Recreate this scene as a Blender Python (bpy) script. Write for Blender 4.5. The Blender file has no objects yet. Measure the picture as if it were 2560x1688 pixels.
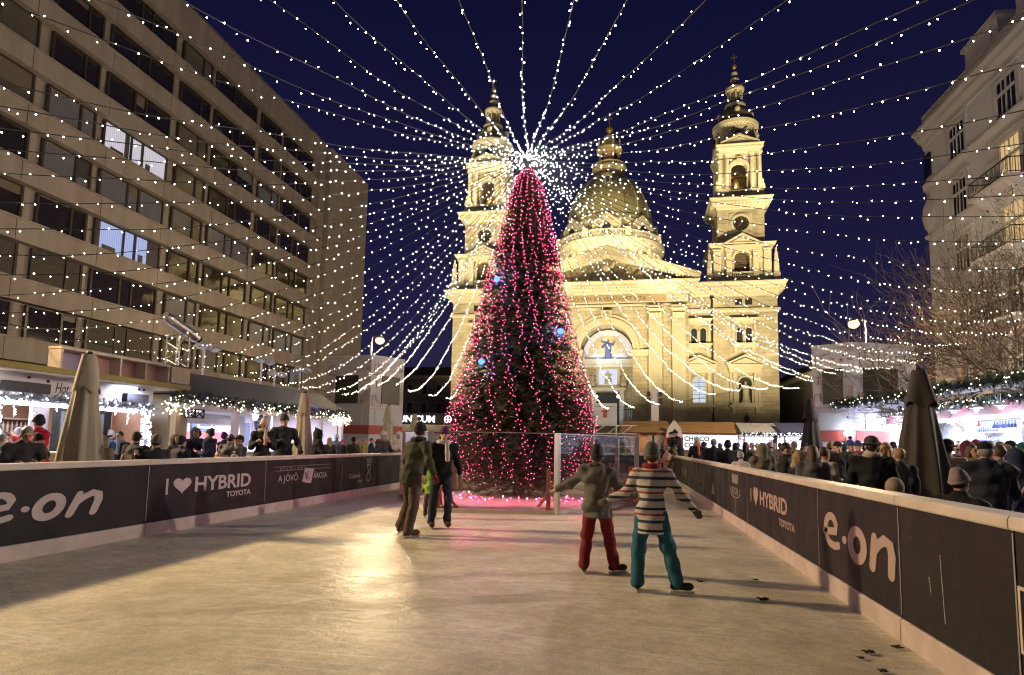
import bpy, bmesh, math, random
import numpy as np
from mathutils import Vector, Matrix
PI = math.pi
R = math.radians
SC = bpy.context.scene
COL = SC.collection
rnd = random.Random(7)

# ------------------------------------------------------------------ camera
CAM_POS = Vector((0, 0, 1.5))
F_PX, CX, CY, PW, PH = 1561.0, 1280.0, 951.0, 2560.0, 1688.0
yaw, pitch, roll = R(10.0912), R(5.8255), R(1.15)
fwd = Vector((-math.sin(yaw) * math.cos(pitch), math.cos(yaw) * math.cos(pitch), math.sin(pitch)))
rt0 = Vector((math.cos(yaw), math.sin(yaw), 0))
up0 = rt0.cross(fwd)
rt = rt0 * math.cos(roll) + up0 * math.sin(roll)
up = up0 * math.cos(roll) - rt0 * math.sin(roll)
cd = bpy.data.cameras.new("camera")
cam = bpy.data.objects.new("camera", cd)
COL.objects.link(cam)
m = Matrix((rt, up, -fwd)).transposed().to_4x4()
m.translation = CAM_POS
cam.matrix_world = m
cd.sensor_fit = 'HORIZONTAL'
cd.sensor_width = 36
cd.lens = F_PX / PW * 36
cd.shift_y = (CY - PH / 2) / PW
cd.clip_start, cd.clip_end = 0.05, 2000
SC.camera = cam

def ray(u, v):
    return fwd + rt * ((u - CX) / F_PX) - up * ((v - CY) / F_PX)
def atY(u, v, Y):
    d = ray(u, v); return CAM_POS + d * (Y / d.y)
def atZ(u, v, Z):
    d = ray(u, v); return CAM_POS + d * ((Z - 1.5) / d.z)
def atX(u, v, X):
    d = ray(u, v); return CAM_POS + d * (X / d.x)

# ------------------------------------------------------------------ world: deep blue evening sky
W = bpy.data.worlds.new("World"); SC.world = W
W.use_nodes = True
nt = W.node_tree; nt.nodes.clear()
o_ = nt.nodes.new('ShaderNodeOutputWorld'); bg = nt.nodes.new('ShaderNodeBackground')
tc = nt.nodes.new('ShaderNodeTexCoord'); sx = nt.nodes.new('ShaderNodeSeparateXYZ'); cr = nt.nodes.new('ShaderNodeValToRGB')
nt.links.new(tc.outputs['Generated'], sx.inputs[0]); nt.links.new(sx.outputs['Z'], cr.inputs[0])
e = cr.color_ramp.elements
e[0].position = 0.0; e[0].color = (0.024, 0.019, 0.047, 1)
e[1].position = 0.62; e[1].color = (0.0034, 0.0036, 0.022, 1)
k = e.new(0.22); k.color = (0.0100, 0.0092, 0.037, 1)
nt.links.new(cr.outputs[0], bg.inputs['Color']); bg.inputs['Strength'].default_value = 1.0
nt.links.new(bg.outputs[0], o_.inputs['Surface'])

# ------------------------------------------------------------------ render / exposure
SC.view_settings.view_transform = 'Standard'; SC.view_settings.look = 'None'
SC.view_settings.exposure = 0.32; SC.view_settings.gamma = 1.0
cy = SC.cycles
cy.use_denoising = True
try: cy.denoiser = 'OPENIMAGEDENOISE'
except Exception: pass
cy.max_bounces = 6; cy.diffuse_bounces = 3; cy.glossy_bounces = 3; cy.transmission_bounces = 6; cy.transparent_max_bounces = 12
cy.sample_clamp_indirect = 4.0; cy.sample_clamp_direct = 0.0
cy.use_light_tree = True
cy.pixel_filter_type = 'BLACKMAN_HARRIS'; cy.filter_width = 1.15
cy.caustics_reflective = False; cy.caustics_refractive = False

# ------------------------------------------------------------------ helpers: lights
def light(name, kind, loc, color, watts, target=None, size=0.3, spot=None, blend=0.5, parent=None):
    d = bpy.data.lights.new(name, kind); d.color = color; d.energy = watts
    if kind == 'AREA':
        d.shape = 'RECTANGLE'
        if isinstance(size, tuple): d.size, d.size_y = size
        else: d.size = d.size_y = size
    else: d.shadow_soft_size = size
    if kind == 'SPOT':
        d.spot_size = R(spot or 90); d.spot_blend = blend
    o = bpy.data.objects.new(name, d); COL.objects.link(o)
    o.location = loc
    if target is not None:
        o.rotation_euler = (Vector(target) - Vector(loc)).to_track_quat('-Z', 'Y').to_euler()
    if parent: o.parent = parent
    return o
WARM = (1.0, 0.72, 0.41); FLOOD = (1.0, 0.80, 0.42); COOL = (0.64, 0.73, 1.0)

# ------------------------------------------------------------------ helpers: materials
MATS = {}
def nodes_of(name):
    mt = bpy.data.materials.new(name); mt.use_nodes = True
    n = mt.node_tree; b = n.nodes['Principled BSDF']
    return mt, n, b
def mat(name, col, rough=0.6, metal=0.0, var=0.12, scale=6.0, bump=0.0, bscale=30.0, emit=None, estr=0.0, spec=0.5, detail=4.0):
    """plain procedural surface: base colour broken up by noise, optional bump, optional emission"""
    if name in MATS: return MATS[name]
    mt, n, b = nodes_of(name)
    L = n.links.new
    t = n.nodes.new('ShaderNodeTexCoord')
    b.inputs['Roughness'].default_value = rough; b.inputs['Metallic'].default_value = metal
    b.inputs['Specular IOR Level'].default_value = spec
    c = (*col, 1)
    if var > 0:
        no = n.nodes.new('ShaderNodeTexNoise'); no.inputs['Scale'].default_value = scale; no.inputs['Detail'].default_value = detail
        L(t.outputs['Object'], no.inputs['Vector'])
        mx = n.nodes.new('ShaderNodeMix'); mx.data_type = 'RGBA'
        mx.inputs[6].default_value = tuple(min(1, x * (1 - var)) for x in col) + (1,)
        mx.inputs[7].default_value = tuple(min(1, x * (1 + var)) for x in col) + (1,)
        L(no.outputs['Fac'], mx.inputs[0]); L(mx.outputs[2], b.inputs['Base Color'])
    else:
        b.inputs['Base Color'].default_value = c
    if bump > 0:
        n2 = n.nodes.new('ShaderNodeTexNoise'); n2.inputs['Scale'].default_value = bscale; n2.inputs['Detail'].default_value = 5
        L(t.outputs['Object'], n2.inputs['Vector'])
        bp = n.nodes.new('ShaderNodeBump'); bp.inputs['Strength'].default_value = bump; bp.inputs['Distance'].default_value = 0.02
        L(n2.outputs['Fac'], bp.inputs['Height']); L(bp.outputs[0], b.inputs['Normal'])
    if emit:
        b.inputs['Emission Color'].default_value = (*emit, 1); b.inputs['Emission Strength'].default_value = estr
    MATS[name] = mt
    return mt
def glow(name, col, s, sample=True):
    """something that gives off light: bulbs, lamps, lit signs and windows"""
    if name in MATS: return MATS[name]
    mt = bpy.data.materials.new(name); mt.use_nodes = True
    n = mt.node_tree; n.nodes.clear()
    o = n.nodes.new('ShaderNodeOutputMaterial'); em = n.nodes.new('ShaderNodeEmission')
    em.inputs['Color'].default_value = (*col, 1); em.inputs['Strength'].default_value = s
    n.links.new(em.outputs[0], o.inputs['Surface'])
    if not sample: mt.cycles.emission_sampling = 'NONE'
    MATS[name] = mt
    return mt

# ------------------------------------------------------------------ helpers: mesh builder
class MB:
    def __init__(s): s.v = []; s.f = []; s.mi = []; s.cur = 0; s.sm = []; s.smooth = False
    def mat(s, i): s.cur = i; return s
    def add(s, vs, fs):
        b = len(s.v); s.v += [tuple(p) for p in vs]
        for f in fs: s.f.append(tuple(i + b for i in f)); s.mi.append(s.cur); s.sm.append(s.smooth)
        return s
    def box(s, x0, x1, y0, y1, z0, z1):
        vs = [(x0,y0,z0),(x1,y0,z0),(x1,y1,z0),(x0,y1,z0),(x0,y0,z1),(x1,y0,z1),(x1,y1,z1),(x0,y1,z1)]
        return s.add(vs, [(0,3,2,1),(4,5,6,7),(0,1,5,4),(1,2,6,5),(2,3,7,6),(3,0,4,7)])
    def bar(s, a, b, w, h=None, up_=Vector((0,0,1))):
        """square bar between two points"""
        a, b = Vector(a), Vector(b); h = h or w; d = (b - a).normalized()
        if abs(d.dot(up_)) > 0.98: up_ = Vector((0,1,0)) if abs(d.y) < .9 else Vector((1,0,0))
        r = d.cross(up_).normalized() * (w / 2); u = r.cross(d).normalized() * (h / 2)
        vs = [p + i * r + j * u for p in (a, b) for i, j in ((-1,-1),(1,-1),(1,1),(-1,1))]
        return s.add(vs, [(0,1,2,3),(7,6,5,4),(0,4,5,1),(1,5,6,2),(2,6,7,3),(3,7,4,0)])
    def prism(s, pts, y0, y1, axis='y'):
        """polygon (u,v) extruded; axis y: u=x v=z; axis x: u=y v=z; axis z: u=x v=y"""
        n = len(pts)
        def p(u, v, w): return (u, w, v) if axis == 'y' else ((w, u, v) if axis == 'x' else (u, v, w))
        vs = [p(u, v, y0) for u, v in pts] + [p(u, v, y1) for u, v in pts]
        fs = [tuple(range(n)), tuple(reversed(range(n, 2 * n)))] + [(i, i + n, (i + 1) % n + n, (i + 1) % n) for i in range(n)]
        return s.add(vs, fs)
    def lathe(s, prof, c=(0,0,0), n=16, a0=0.0, a1=2*PI, cap=True):
        full = abs(a1 - a0 - 2*PI) < 1e-6
        m = n if full else n + 1
        vs = []
        for r, z in prof:
            for i in range(m):
                a = a0 + (a1 - a0) * i / n
                vs.append((c[0] + r * math.cos(a), c[1] + r * math.sin(a), c[2] + z))
        fs = []
        for k in range(len(prof) - 1):
            for i in range(n):
                j = (i + 1) % m
                fs.append((k*m+i, k*m+j, (k+1)*m+j, (k+1)*m+i))
        if cap and full:
            if prof[0][0] > 1e-4: fs.append(tuple(reversed(range(m))))
            if prof[-1][0] > 1e-4: fs.append(tuple(range((len(prof)-1)*m, len(prof)*m)))
        return s.add(vs, fs)
    def tube(s, pts, rad, n=6, cap=True):
        pts = [Vector(p) for p in pts]
        if not hasattr(rad, '__len__'): rad = [rad] * len(pts)
        vs = []; ref = Vector((0.31, 0.17, 0.93)).normalized()
        for i, p in enumerate(pts):
            d = (pts[min(i+1, len(pts)-1)] - pts[max(i-1, 0)]).normalized()
            if abs(d.dot(ref)) > .97: ref2 = Vector((0.9, 0.3, 0.1)).normalized()
            else: ref2 = ref
            u = d.cross(ref2).normalized(); w = d.cross(u)
            for k in range(n):
                a = 2*PI*k/n; vs.append(p + (u*math.cos(a) + w*math.sin(a)) * rad[i])
        fs = [(i*n+k, i*n+(k+1)%n, (i+1)*n+(k+1)%n, (i+1)*n+k) for i in range(len(pts)-1) for k in range(n)]
        if cap: fs += [tuple(reversed(range(n))), tuple(range((len(pts)-1)*n, len(pts)*n))]
        return s.add(vs, fs)
    def ball(s, c, r, n=8, m=6, sq=(1,1,1)):
        prof = [(max(1e-5, math.sin(PI*i/m)), -math.cos(PI*i/m)) for i in range(m+1)]
        b = len(s.v); s.lathe(prof, (0,0,0), n, cap=False)
        for i in range(b, len(s.v)):
            x, y, z = s.v[i]; s.v[i] = (c[0]+x*r*sq[0], c[1]+y*r*sq[1], c[2]+z*r*sq[2])
        return s
    def ring(s, lv, n, closed=True, cap=True):
        """loft through loops: lv is a list of loops with the same number of points"""
        vs = [p for l in lv for p in l]
        fs = [(k*n+i, k*n+(i+1)%n, (k+1)*n+(i+1)%n, (k+1)*n+i) for k in range(len(lv)-1) for i in range(n)]
        if cap: fs += [tuple(reversed(range(n))), tuple(range((len(lv)-1)*n, len(lv)*n))]
        return s.add(vs, fs)
    def moulding(s, x0, x1, y0, y1, prof):
        """stepped band round a rectangular plan; prof = [(out, z)]"""
        return s.ring([[(x0-o,y0-o,z),(x1+o,y0-o,z),(x1+o,y1+o,z),(x0-o,y1+o,z)] for o, z in prof], 4)
    def arch_wall(s, x0, x1, z0, z1, xc, r, zs, zb, y0, y1, n=14):
        """slab from y0 (front) to y1 with an arched opening: half width r, springing zs, bottom zb"""
        if zb > z0: s.box(x0, x1, y0, y1, z0, zb)
        s.box(x0, xc - r, y0, y1, zb, zs); s.box(xc + r, x1, y0, y1, zb, zs)
        pts = [(xc - r*math.cos(PI*i/n), zs + r*math.sin(PI*i/n)) for i in range(n+1)]
        out = []
        for i in range(n+1):
            t = i / n
            if t <= .25: out.append((x0, zs + (z1-zs)*t/.25))
            elif t >= .75: out.append((x1, zs + (z1-zs)*(1-t)/.25))
            else: out.append((x0 + (x1-x0)*(t-.25)/.5, z1))
        for i in range(n):
            a, b, c, d = pts[i], pts[i+1], out[i+1], out[i]
            vs = [(p[0], y, p[1]) for y in (y0, y1) for p in (a, b, c, d)]
            s.add(vs, [(0,1,2,3),(7,6,5,4),(0,4,5,1),(2,6,7,3)])
        return s
    def arch_ring(s, xc, r0, r1, zs, y0, y1, n=16, a0=0, a1=PI):
        for i in range(n):
            A, B = a0 + (a1-a0)*i/n, a0 + (a1-a0)*(i+1)/n
            q = [(xc - r*math.cos(a), zs + r*math.sin(a)) for r, a in ((r0,A),(r0,B),(r1,B),(r1,A))]
            s.prism(q, y0, y1)
        return s
    def arch_plate(s, xc, r, zs, zb, y0, y1, n=12):
        pts = [(xc-r, zb)] + [(xc - r*math.cos(PI*i/n), zs + r*math.sin(PI*i/n)) for i in range(n+1)] + [(xc+r, zb)]
        return s.prism(pts, y0, y1)
    def build(s, name, mats, parent=None, loc=None, rotz=0.0):
        me = bpy.data.meshes.new(name)
        me.from_pydata(s.v, [], s.f)
        if not isinstance(mats, (list, tuple)): mats = [mats]
        for q in mats: me.materials.append(q)
        me.polygons.foreach_set('material_index', s.mi)
        me.polygons.foreach_set('use_smooth', s.sm)
        bm = bmesh.new(); bm.from_mesh(me); bmesh.ops.recalc_face_normals(bm, faces=bm.faces); bm.to_mesh(me); bm.free()
        me.update()
        o = bpy.data.objects.new(name, me); COL.objects.link(o)
        if parent is not None: o.parent = parent
        if loc is not None: o.location = loc
        if rotz: o.rotation_euler.z = rotz
        return o
def tag(o, label=None, cat=None, group=None, kind=None):
    if label: o['label'] = label
    if cat: o['category'] = cat
    if group: o['group'] = group
    if kind: o['kind'] = kind
    return o
def thing(name, label, cat, loc=(0,0,0), rotz=0.0, group=None):
    o = bpy.data.objects.new(name, None); COL.objects.link(o)
    o.location = loc; o.rotation_euler.z = rotz; o.empty_display_size = .2
    return tag(o, label, cat, group)
def lettering(name, text, m_, parent, size, loc, rot, shear=0.0, depth=0.004, offset=0.0, align='LEFT', sx=1.0):
    cu = bpy.data.curves.new(name, 'FONT'); cu.body = text; cu.size = size; cu.extrude = depth / 2
    cu.shear = shear; cu.offset = offset; cu.align_x = align; cu.resolution_u = 3
    t = bpy.data.objects.new(name + '_c', cu); COL.objects.link(t)
    me = bpy.data.meshes.new_from_object(t.evaluated_get(bpy.context.evaluated_depsgraph_get()))
    bpy.data.objects.remove(t); bpy.data.curves.remove(cu)
    me.materials.clear(); me.materials.append(m_)
    o = bpy.data.objects.new(name, me); COL.objects.link(o)
    o.location = loc; o.rotation_euler = rot; o.scale.x = sx
    if parent is not None: o.parent = parent
    return o
def copy_tree(o, parent=None):
    c = o.copy(); COL.objects.link(c)
    if parent is not None: c.parent = parent
    for ch in list(o.children): copy_tree(ch, c)
    return c
# ================================================================== ground, ice, rink boards
def paving_mat():
    mt, n, b = nodes_of('paving')
    L = n.links.new; t = n.nodes.new('ShaderNodeTexCoord')
    br = n.nodes.new('ShaderNodeTexBrick'); br.inputs['Scale'].default_value = 1.0
    br.inputs['Brick Width'].default_value = .42; br.inputs['Row Height'].default_value = .28; br.inputs['Mortar Size'].default_value = .012
    br.inputs['Color1'].default_value = (.10,.095,.09,1); br.inputs['Color2'].default_value = (.17,.16,.15,1); br.inputs['Mortar'].default_value = (.03,.03,.03,1)
    L(t.outputs['Object'], br.inputs['Vector']); L(br.outputs['Color'], b.inputs['Base Color'])
    b.inputs['Roughness'].default_value = .55
    bp = n.nodes.new('ShaderNodeBump'); bp.inputs['Strength'].default_value = .5; bp.inputs['Distance'].default_value = .01; bp.invert = True
    L(br.outputs['Fac'], bp.inputs['Height']); L(bp.outputs[0], b.inputs['Normal'])
    return mt
def rng_(n, src, a, b_, c, d):
    m_ = n.nodes.new('ShaderNodeMapRange'); m_.inputs['From Min'].default_value = a; m_.inputs['From Max'].default_value = b_; m_.inputs['To Min'].default_value = c; m_.inputs['To Max'].default_value = d; n.links.new(src, m_.inputs['Value']); return m_.outputs[0]
def ice_mat():
    mt, n, b = nodes_of('ice'); L = n.links.new
    t = n.nodes.new('ShaderNodeTexCoord')
    def noise(sc, det, vec=None, dist=0.0):
        q = n.nodes.new('ShaderNodeTexNoise'); q.inputs['Scale'].default_value = sc; q.inputs['Detail'].default_value = det; q.inputs['Distortion'].default_value = dist
        L(vec or t.outputs['Object'], q.inputs['Vector']); return q
    mp = n.nodes.new('ShaderNodeMapping'); mp.inputs['Scale'].default_value = (1.0, 1.12, 1); mp.inputs['Rotation'].default_value = (0, 0, R(12))
    L(t.outputs['Object'], mp.inputs['Vector'])
    a = noise(.55, 5); a2 = noise(2.4, 8, mp.outputs[0], .6); a3 = noise(70, 3)
    mx = n.nodes.new('ShaderNodeMix'); mx.data_type = 'RGBA'
    mx.inputs[6].default_value = (.52, .465, .335, 1); mx.inputs[7].default_value = (.76, .69, .53, 1)
    ad = n.nodes.new('ShaderNodeMath'); ad.operation = 'ADD'; L(a.outputs['Fac'], ad.inputs[0]); L(a2.outputs['Fac'], ad.inputs[1])
    mr = n.nodes.new('ShaderNodeMapRange'); mr.inputs['From Min'].default_value = .72; mr.inputs['From Max'].default_value = 1.28; L(ad.outputs[0], mr.inputs['Value'])
    L(mr.outputs[0], mx.inputs[0])
    # fine frost speckle
    mr2 = n.nodes.new('ShaderNodeMapRange'); mr2.inputs['From Min'].default_value = .40; mr2.inputs['From Max'].default_value = .66; mr2.inputs['To Min'].default_value = .84; mr2.inputs['To Max'].default_value = 1.12
    L(a3.outputs['Fac'], mr2.inputs['Value'])
    mu = n.nodes.new('ShaderNodeMix'); mu.data_type = 'RGBA'; mu.blend_type = 'MULTIPLY'; mu.inputs[0].default_value = 1
    L(mx.outputs[2], mu.inputs[6]); L(mr2.outputs[0], mu.inputs[7])
    # shavings in granular patches, and long thin cuts left by blades
    a4 = noise(13, 6, None, .4); m5 = n.nodes.new('ShaderNodeMapRange'); m5.inputs['From Min'].default_value = .35; m5.inputs['From Max'].default_value = .68; m5.inputs['To Min'].default_value = .87; m5.inputs['To Max'].default_value = 1.10; L(a4.outputs['Fac'], m5.inputs['Value'])
    mu2 = n.nodes.new('ShaderNodeMix'); mu2.data_type = 'RGBA'; mu2.blend_type = 'MULTIPLY'; mu2.inputs[0].default_value = 1; L(mu.outputs[2], mu2.inputs[6]); L(m5.outputs[0], mu2.inputs[7])
    cut = None
    for (ang, sx_, sy_, sc_) in ((18,.16,1.2,1.0),(-35,.14,1.0,1.1),(70,.18,1.1,.9)):
        mq = n.nodes.new('ShaderNodeMapping'); mq.inputs['Rotation'].default_value = (0,0,R(ang)); mq.inputs['Scale'].default_value = (sx_*sc_, sy_*sc_, 1); L(t.outputs['Object'], mq.inputs['Vector'])
        dn = noise(.5, 2, mq.outputs[0]); va = n.nodes.new('ShaderNodeVectorMath'); va.operation = 'MULTIPLY_ADD'; va.inputs[1].default_value = (.9,.9,0); L(dn.outputs['Color'], va.inputs[0]); L(mq.outputs[0], va.inputs[2])
        vq = n.nodes.new('ShaderNodeTexVoronoi'); vq.feature = 'DISTANCE_TO_EDGE'; vq.inputs['Scale'].default_value = 1.5; L(va.outputs[0], vq.inputs['Vector'])
        mv = n.nodes.new('ShaderNodeMapRange'); mv.inputs['From Min'].default_value = .004; mv.inputs['From Max'].default_value = .016; mv.inputs['To Min'].default_value = 1.0; mv.inputs['To Max'].default_value = 0.0; L(vq.outputs['Distance'], mv.inputs['Value'])
        if cut is None: cut = mv.outputs[0]
        else:
            mm = n.nodes.new('ShaderNodeMath'); mm.operation = 'MAXIMUM'; L(cut, mm.inputs[0]); L(mv.outputs[0], mm.inputs[1]); cut = mm.outputs[0]
    bk = n.nodes.new('ShaderNodeMath'); bk.operation = 'MULTIPLY'; L(cut, bk.inputs[0]); bm_ = rng_(n, a.outputs['Fac'], .42, .62, 0, .55); L(bm_, bk.inputs[1])
    mu3 = n.nodes.new('ShaderNodeMix'); mu3.data_type = 'RGBA'; mu3.inputs[7].default_value = (.90,.88,.82,1); L(bk.outputs[0], mu3.inputs[0]); L(mu2.outputs[2], mu3.inputs[6]); L(mu3.outputs[2], b.inputs['Base Color'])
    # wet patches are shinier
    w = noise(.33, 3)
    mr3 = n.nodes.new('ShaderNodeMapRange'); mr3.inputs['From Min'].default_value = .42; mr3.inputs['From Max'].default_value = .62; mr3.inputs['To Min'].default_value = .36; mr3.inputs['To Max'].default_value = .62
    L(w.outputs['Fac'], mr3.inputs['Value'])
    # a melted, wetter stretch of ice left of the middle
    m3 = n.nodes.new('ShaderNodeMapping'); m3.inputs['Location'].default_value = (3.1*.55, -8.2*.26, 0); m3.inputs['Scale'].default_value = (.55, .26, 1); L(t.outputs['Object'], m3.inputs['Vector'])
    ln = n.nodes.new('ShaderNodeVectorMath'); ln.operation = 'LENGTH'; L(m3.outputs[0], ln.inputs[0])
    wn = noise(1.6, 5, None, .5); wa = n.nodes.new('ShaderNodeMath'); wa.operation = 'MULTIPLY_ADD'; wa.inputs[1].default_value = 1.1; L(wn.outputs['Fac'], wa.inputs[0]); L(ln.outputs['Value'], wa.inputs[2])
    m4 = n.nodes.new('ShaderNodeMapRange'); m4.inputs['From Min'].default_value = .95; m4.inputs['From Max'].default_value = 1.45; m4.inputs['To Min'].default_value = .58; m4.inputs['To Max'].default_value = 1.0; L(wa.outputs[0], m4.inputs['Value'])
    wm = n.nodes.new('ShaderNodeMath'); wm.operation = 'MULTIPLY'; L(mr3.outputs[0], wm.inputs[0]); L(m4.outputs[0], wm.inputs[1])
    wx = n.nodes.new('ShaderNodeMath'); wx.operation = 'MAXIMUM'; wx.inputs[1].default_value = .09; L(wm.outputs[0], wx.inputs[0]); L(wx.outputs[0], b.inputs['Roughness'])
    sl = n.nodes.new('ShaderNodeMapRange'); sl.inputs['To Min'].default_value = .30; sl.inputs['To Max'].default_value = .16; L(m4.outputs[0], sl.inputs['Value']); L(sl.outputs[0], b.inputs['Specular IOR Level'])
    b.inputs['IOR'].default_value = 1.31
    # ripples and skate scratches
    mp2 = n.nodes.new('ShaderNodeMapping'); mp2.inputs['Scale'].default_value = (1.0, 1.5, 1); L(t.outputs['Object'], mp2.inputs['Vector'])
    r1 = noise(3.2, 6, mp2.outputs[0], .8); r2 = noise(34, 4)
    s1 = n.nodes.new('ShaderNodeMath'); s1.operation = 'MULTIPLY_ADD'; s1.inputs[1].default_value = .22; L(r2.outputs['Fac'], s1.inputs[0]); L(r1.outputs['Fac'], s1.inputs[2])
    bp = n.nodes.new('ShaderNodeBump'); bp.inputs['Strength'].default_value = .5; bp.inputs['Distance'].default_value = .035
    L(s1.outputs[0], bp.inputs['Height']); L(bp.outputs[0], b.inputs['Normal'])
    return mt
g = MB(); g.add([(-600,-300,0),(600,-300,0),(600,900,0),(-600,900,0)], [(0,1,2,3)])
tag(g.build('ground', paving_mat()), kind='structure')
RX0, RX1, RY0, RY1 = -7.0, 2.15, -6.0, 31.0
g = MB(); g.add([(RX0+.02,RY0,.03),(RX1-.02,RY0,.03),(RX1-.02,RY1,.03),(RX0+.02,RY1,.03)], [(0,1,2,3)])
tag(g.build('ice', ice_mat()), kind='structure')

def board_mat():
    """printed black vinyl: slightly wrinkled, scuffed by blades and pucks, frosted with ice spray low down"""
    mt, n, b = nodes_of('board_black'); L = n.links.new; t = n.nodes.new('ShaderNodeTexCoord')
    def nz(sc, det, scale, dist=0.0):
        m_ = n.nodes.new('ShaderNodeMapping'); m_.inputs['Scale'].default_value = scale; L(t.outputs['Object'], m_.inputs['Vector'])
        q = n.nodes.new('ShaderNodeTexNoise'); q.inputs['Scale'].default_value = sc; q.inputs['Detail'].default_value = det; q.inputs['Distortion'].default_value = dist; L(m_.outputs[0], q.inputs['Vector']); return q
    def rng(src, a, b_, c, d):
        m_ = n.nodes.new('ShaderNodeMapRange'); m_.inputs['From Min'].default_value = a; m_.inputs['From Max'].default_value = b_; m_.inputs['To Min'].default_value = c; m_.inputs['To Max'].default_value = d; L(src, m_.inputs['Value']); return m_.outputs[0]
    s1 = rng(nz(4, 7, (1,.5,3.5), 1.2).outputs['Fac'], .66, .74, 0, .5); s2 = rng(nz(1.1, 5, (1,1,1)).outputs['Fac'], .35, .75, 0, .14)
    sp = n.nodes.new('ShaderNodeSeparateXYZ'); L(t.outputs['Object'], sp.inputs[0]); lo = rng(sp.outputs['Z'], .22, .62, 1, 0); fr = rng(nz(38, 5, (1,1,1)).outputs['Fac'], .56, .70, 0, .7)
    m1 = n.nodes.new('ShaderNodeMath'); m1.operation = 'MULTIPLY'; L(lo, m1.inputs[0]); L(fr, m1.inputs[1])
    m2 = n.nodes.new('ShaderNodeMath'); m2.operation = 'MAXIMUM'; L(m1.outputs[0], m2.inputs[0]); L(s1, m2.inputs[1])
    m3 = n.nodes.new('ShaderNodeMath'); m3.operation = 'MAXIMUM'; L(m2.outputs[0], m3.inputs[0]); L(s2, m3.inputs[1])
    mx = n.nodes.new('ShaderNodeMix'); mx.data_type = 'RGBA'; mx.inputs[6].default_value = (.0105,.010,.0095,1); mx.inputs[7].default_value = (.075,.07,.062,1); L(m3.outputs[0], mx.inputs[0]); L(mx.outputs[2], b.inputs['Base Color'])
    b.inputs['Specular IOR Level'].default_value = .28; L(rng(nz(2, 5, (1,1,1)).outputs['Fac'], .3, .7, .45, .75), b.inputs['Roughness'])
    bp = n.nodes.new('ShaderNodeBump'); bp.inputs['Strength'].default_value = .35; bp.inputs['Distance'].default_value = .03; L(nz(2.2, 3, (1,.6,1.6), .5).outputs['Fac'], bp.inputs['Height']); L(bp.outputs[0], b.inputs['Normal'])
    return mt
M_black = board_mat()
M_white = mat('board_white', (.58,.51,.43), .45, var=.25, scale=2.5, bump=.05, bscale=20)
M_kick = mat('board_kick', (.52,.43,.37), .5, var=.35, scale=4.5, bump=.15, bscale=12, detail=8)
M_logo = mat('logo_print', (.50,.42,.40), .5, var=.06)
M_logo2 = mat('logo_print_dim', (.22,.19,.17), .5, var=.06)
M_logo3 = mat('logo_print_cream', (.42,.38,.27), .5, var=.06)
M_seam = mat('seam_edge', (.30,.27,.24), .5)
TH = .16
def board(side, y0, y1, label, group='rink boards along the ice'):
    """one length of barrier: black panel, white cap, pale kick plate; inner face looks at the ice"""
    X = RX0 if side < 0 else RX1
    t = thing('rink_board', label, 'rink board', (X, y0, 0), 0, group)
    s = side; L_ = y1 - y0; g_ = .006
    def bx(m_, a, b, z0, z1, ya=g_, yb=None):
        yb = L_ - g_ if yb is None else yb
        m_.box(min(a*s, b*s), max(a*s, b*s), ya, yb, z0, z1)
    p = MB(); bx(p, 0, TH, .215, 1.075); p.build('panel', M_black, t)
    c = MB(); n = 10
    prof = [(-.022, 1.078), (-.03, 1.09), (-.03, 1.135), (-.018, 1.155), (TH+.02, 1.155), (TH+.034, 1.14), (TH+.034, 1.08), (TH+.02, 1.078)]
    c.prism([(a*s, z) for a, z in prof], g_, L_ - g_); c.build('cap_rail', M_white, t)
    kk = MB(); kk.prism([(a*s, z) for a, z in ((-.022,0.0),(-.022,.195),(-.01,.212),(TH,.212),(TH,0.0))], g_, L_ - g_); kk.build('kick_plate', M_kick, t)
    e_ = MB(); e_.box(min(-.003*s,.01*s), max(-.003*s,.01*s), g_, .02, .24, 1.06); e_.build('edge_trim', M_seam, t)
    return t
def flat(pts, depth=.004):
    m_ = MB(); m_.prism(pts, 0, depth); return m_
def place_flat(m_, name, material, t, side, yloc, zloc):
    """a shape drawn in x (reading direction), z on the inner face of a board"""
    o = m_.build(name, material, t)
    o.rotation_euler.z = PI/2 if side < 0 else -PI/2
    o.location = (.0045 if side < 0 else -.0045, yloc, zloc)
    return o
def face_text(name, txt, material, t, side, yloc, zloc, size, **k):
    return lettering(name, txt, material, t, size, (.004 if side < 0 else -.004, yloc, zloc), (PI/2, 0, PI/2 if side < 0 else -PI/2), depth=.004, **k)
def stroke(m_, pts, w, shear=0.0):
    m_.ns = getattr(m_, 'ns', 0) + 1; y0 = -.0007*m_.ns      # each stroke a hair prouder than the last
    """flat ribbon with round ends along (x,z) points; w may vary"""
    if not hasattr(w, '__len__'): w = [w]*len(pts)
    n = len(pts); Lf, Rt = [], []
    for i in range(n):
        a = Vector(pts[max(i-1,0)]); b = Vector(pts[min(i+1,n-1)]); d = (b-a).normalized(); nn = Vector((-d.y, d.x))*w[i]/2
        p = Vector(pts[i]); Lf.append(p+nn); Rt.append(p-nn)
    f = lambda p: (p[0]+shear*p[1], p[1])
    for i in range(n-1): m_.prism([f(Rt[i]), f(Rt[i+1]), f(Lf[i+1]), f(Lf[i])], y0 - .00013*(i%5), .004)
    for q, ww in ((pts[0], w[0]), (pts[-1], w[-1])):
        m_.prism([f((q[0]+ww/2*math.cos(2*PI*i/12), q[1]+ww/2*math.sin(2*PI*i/12))) for i in range(12)], y0 + .0004, .0035)
def arc(cx, cz, rx, rz, a0, a1, n=18):
    return [(cx+rx*math.cos(R(a0+(a1-a0)*i/n)), cz+rz*math.sin(R(a0+(a1-a0)*i/n))) for i in range(n+1)]
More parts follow.
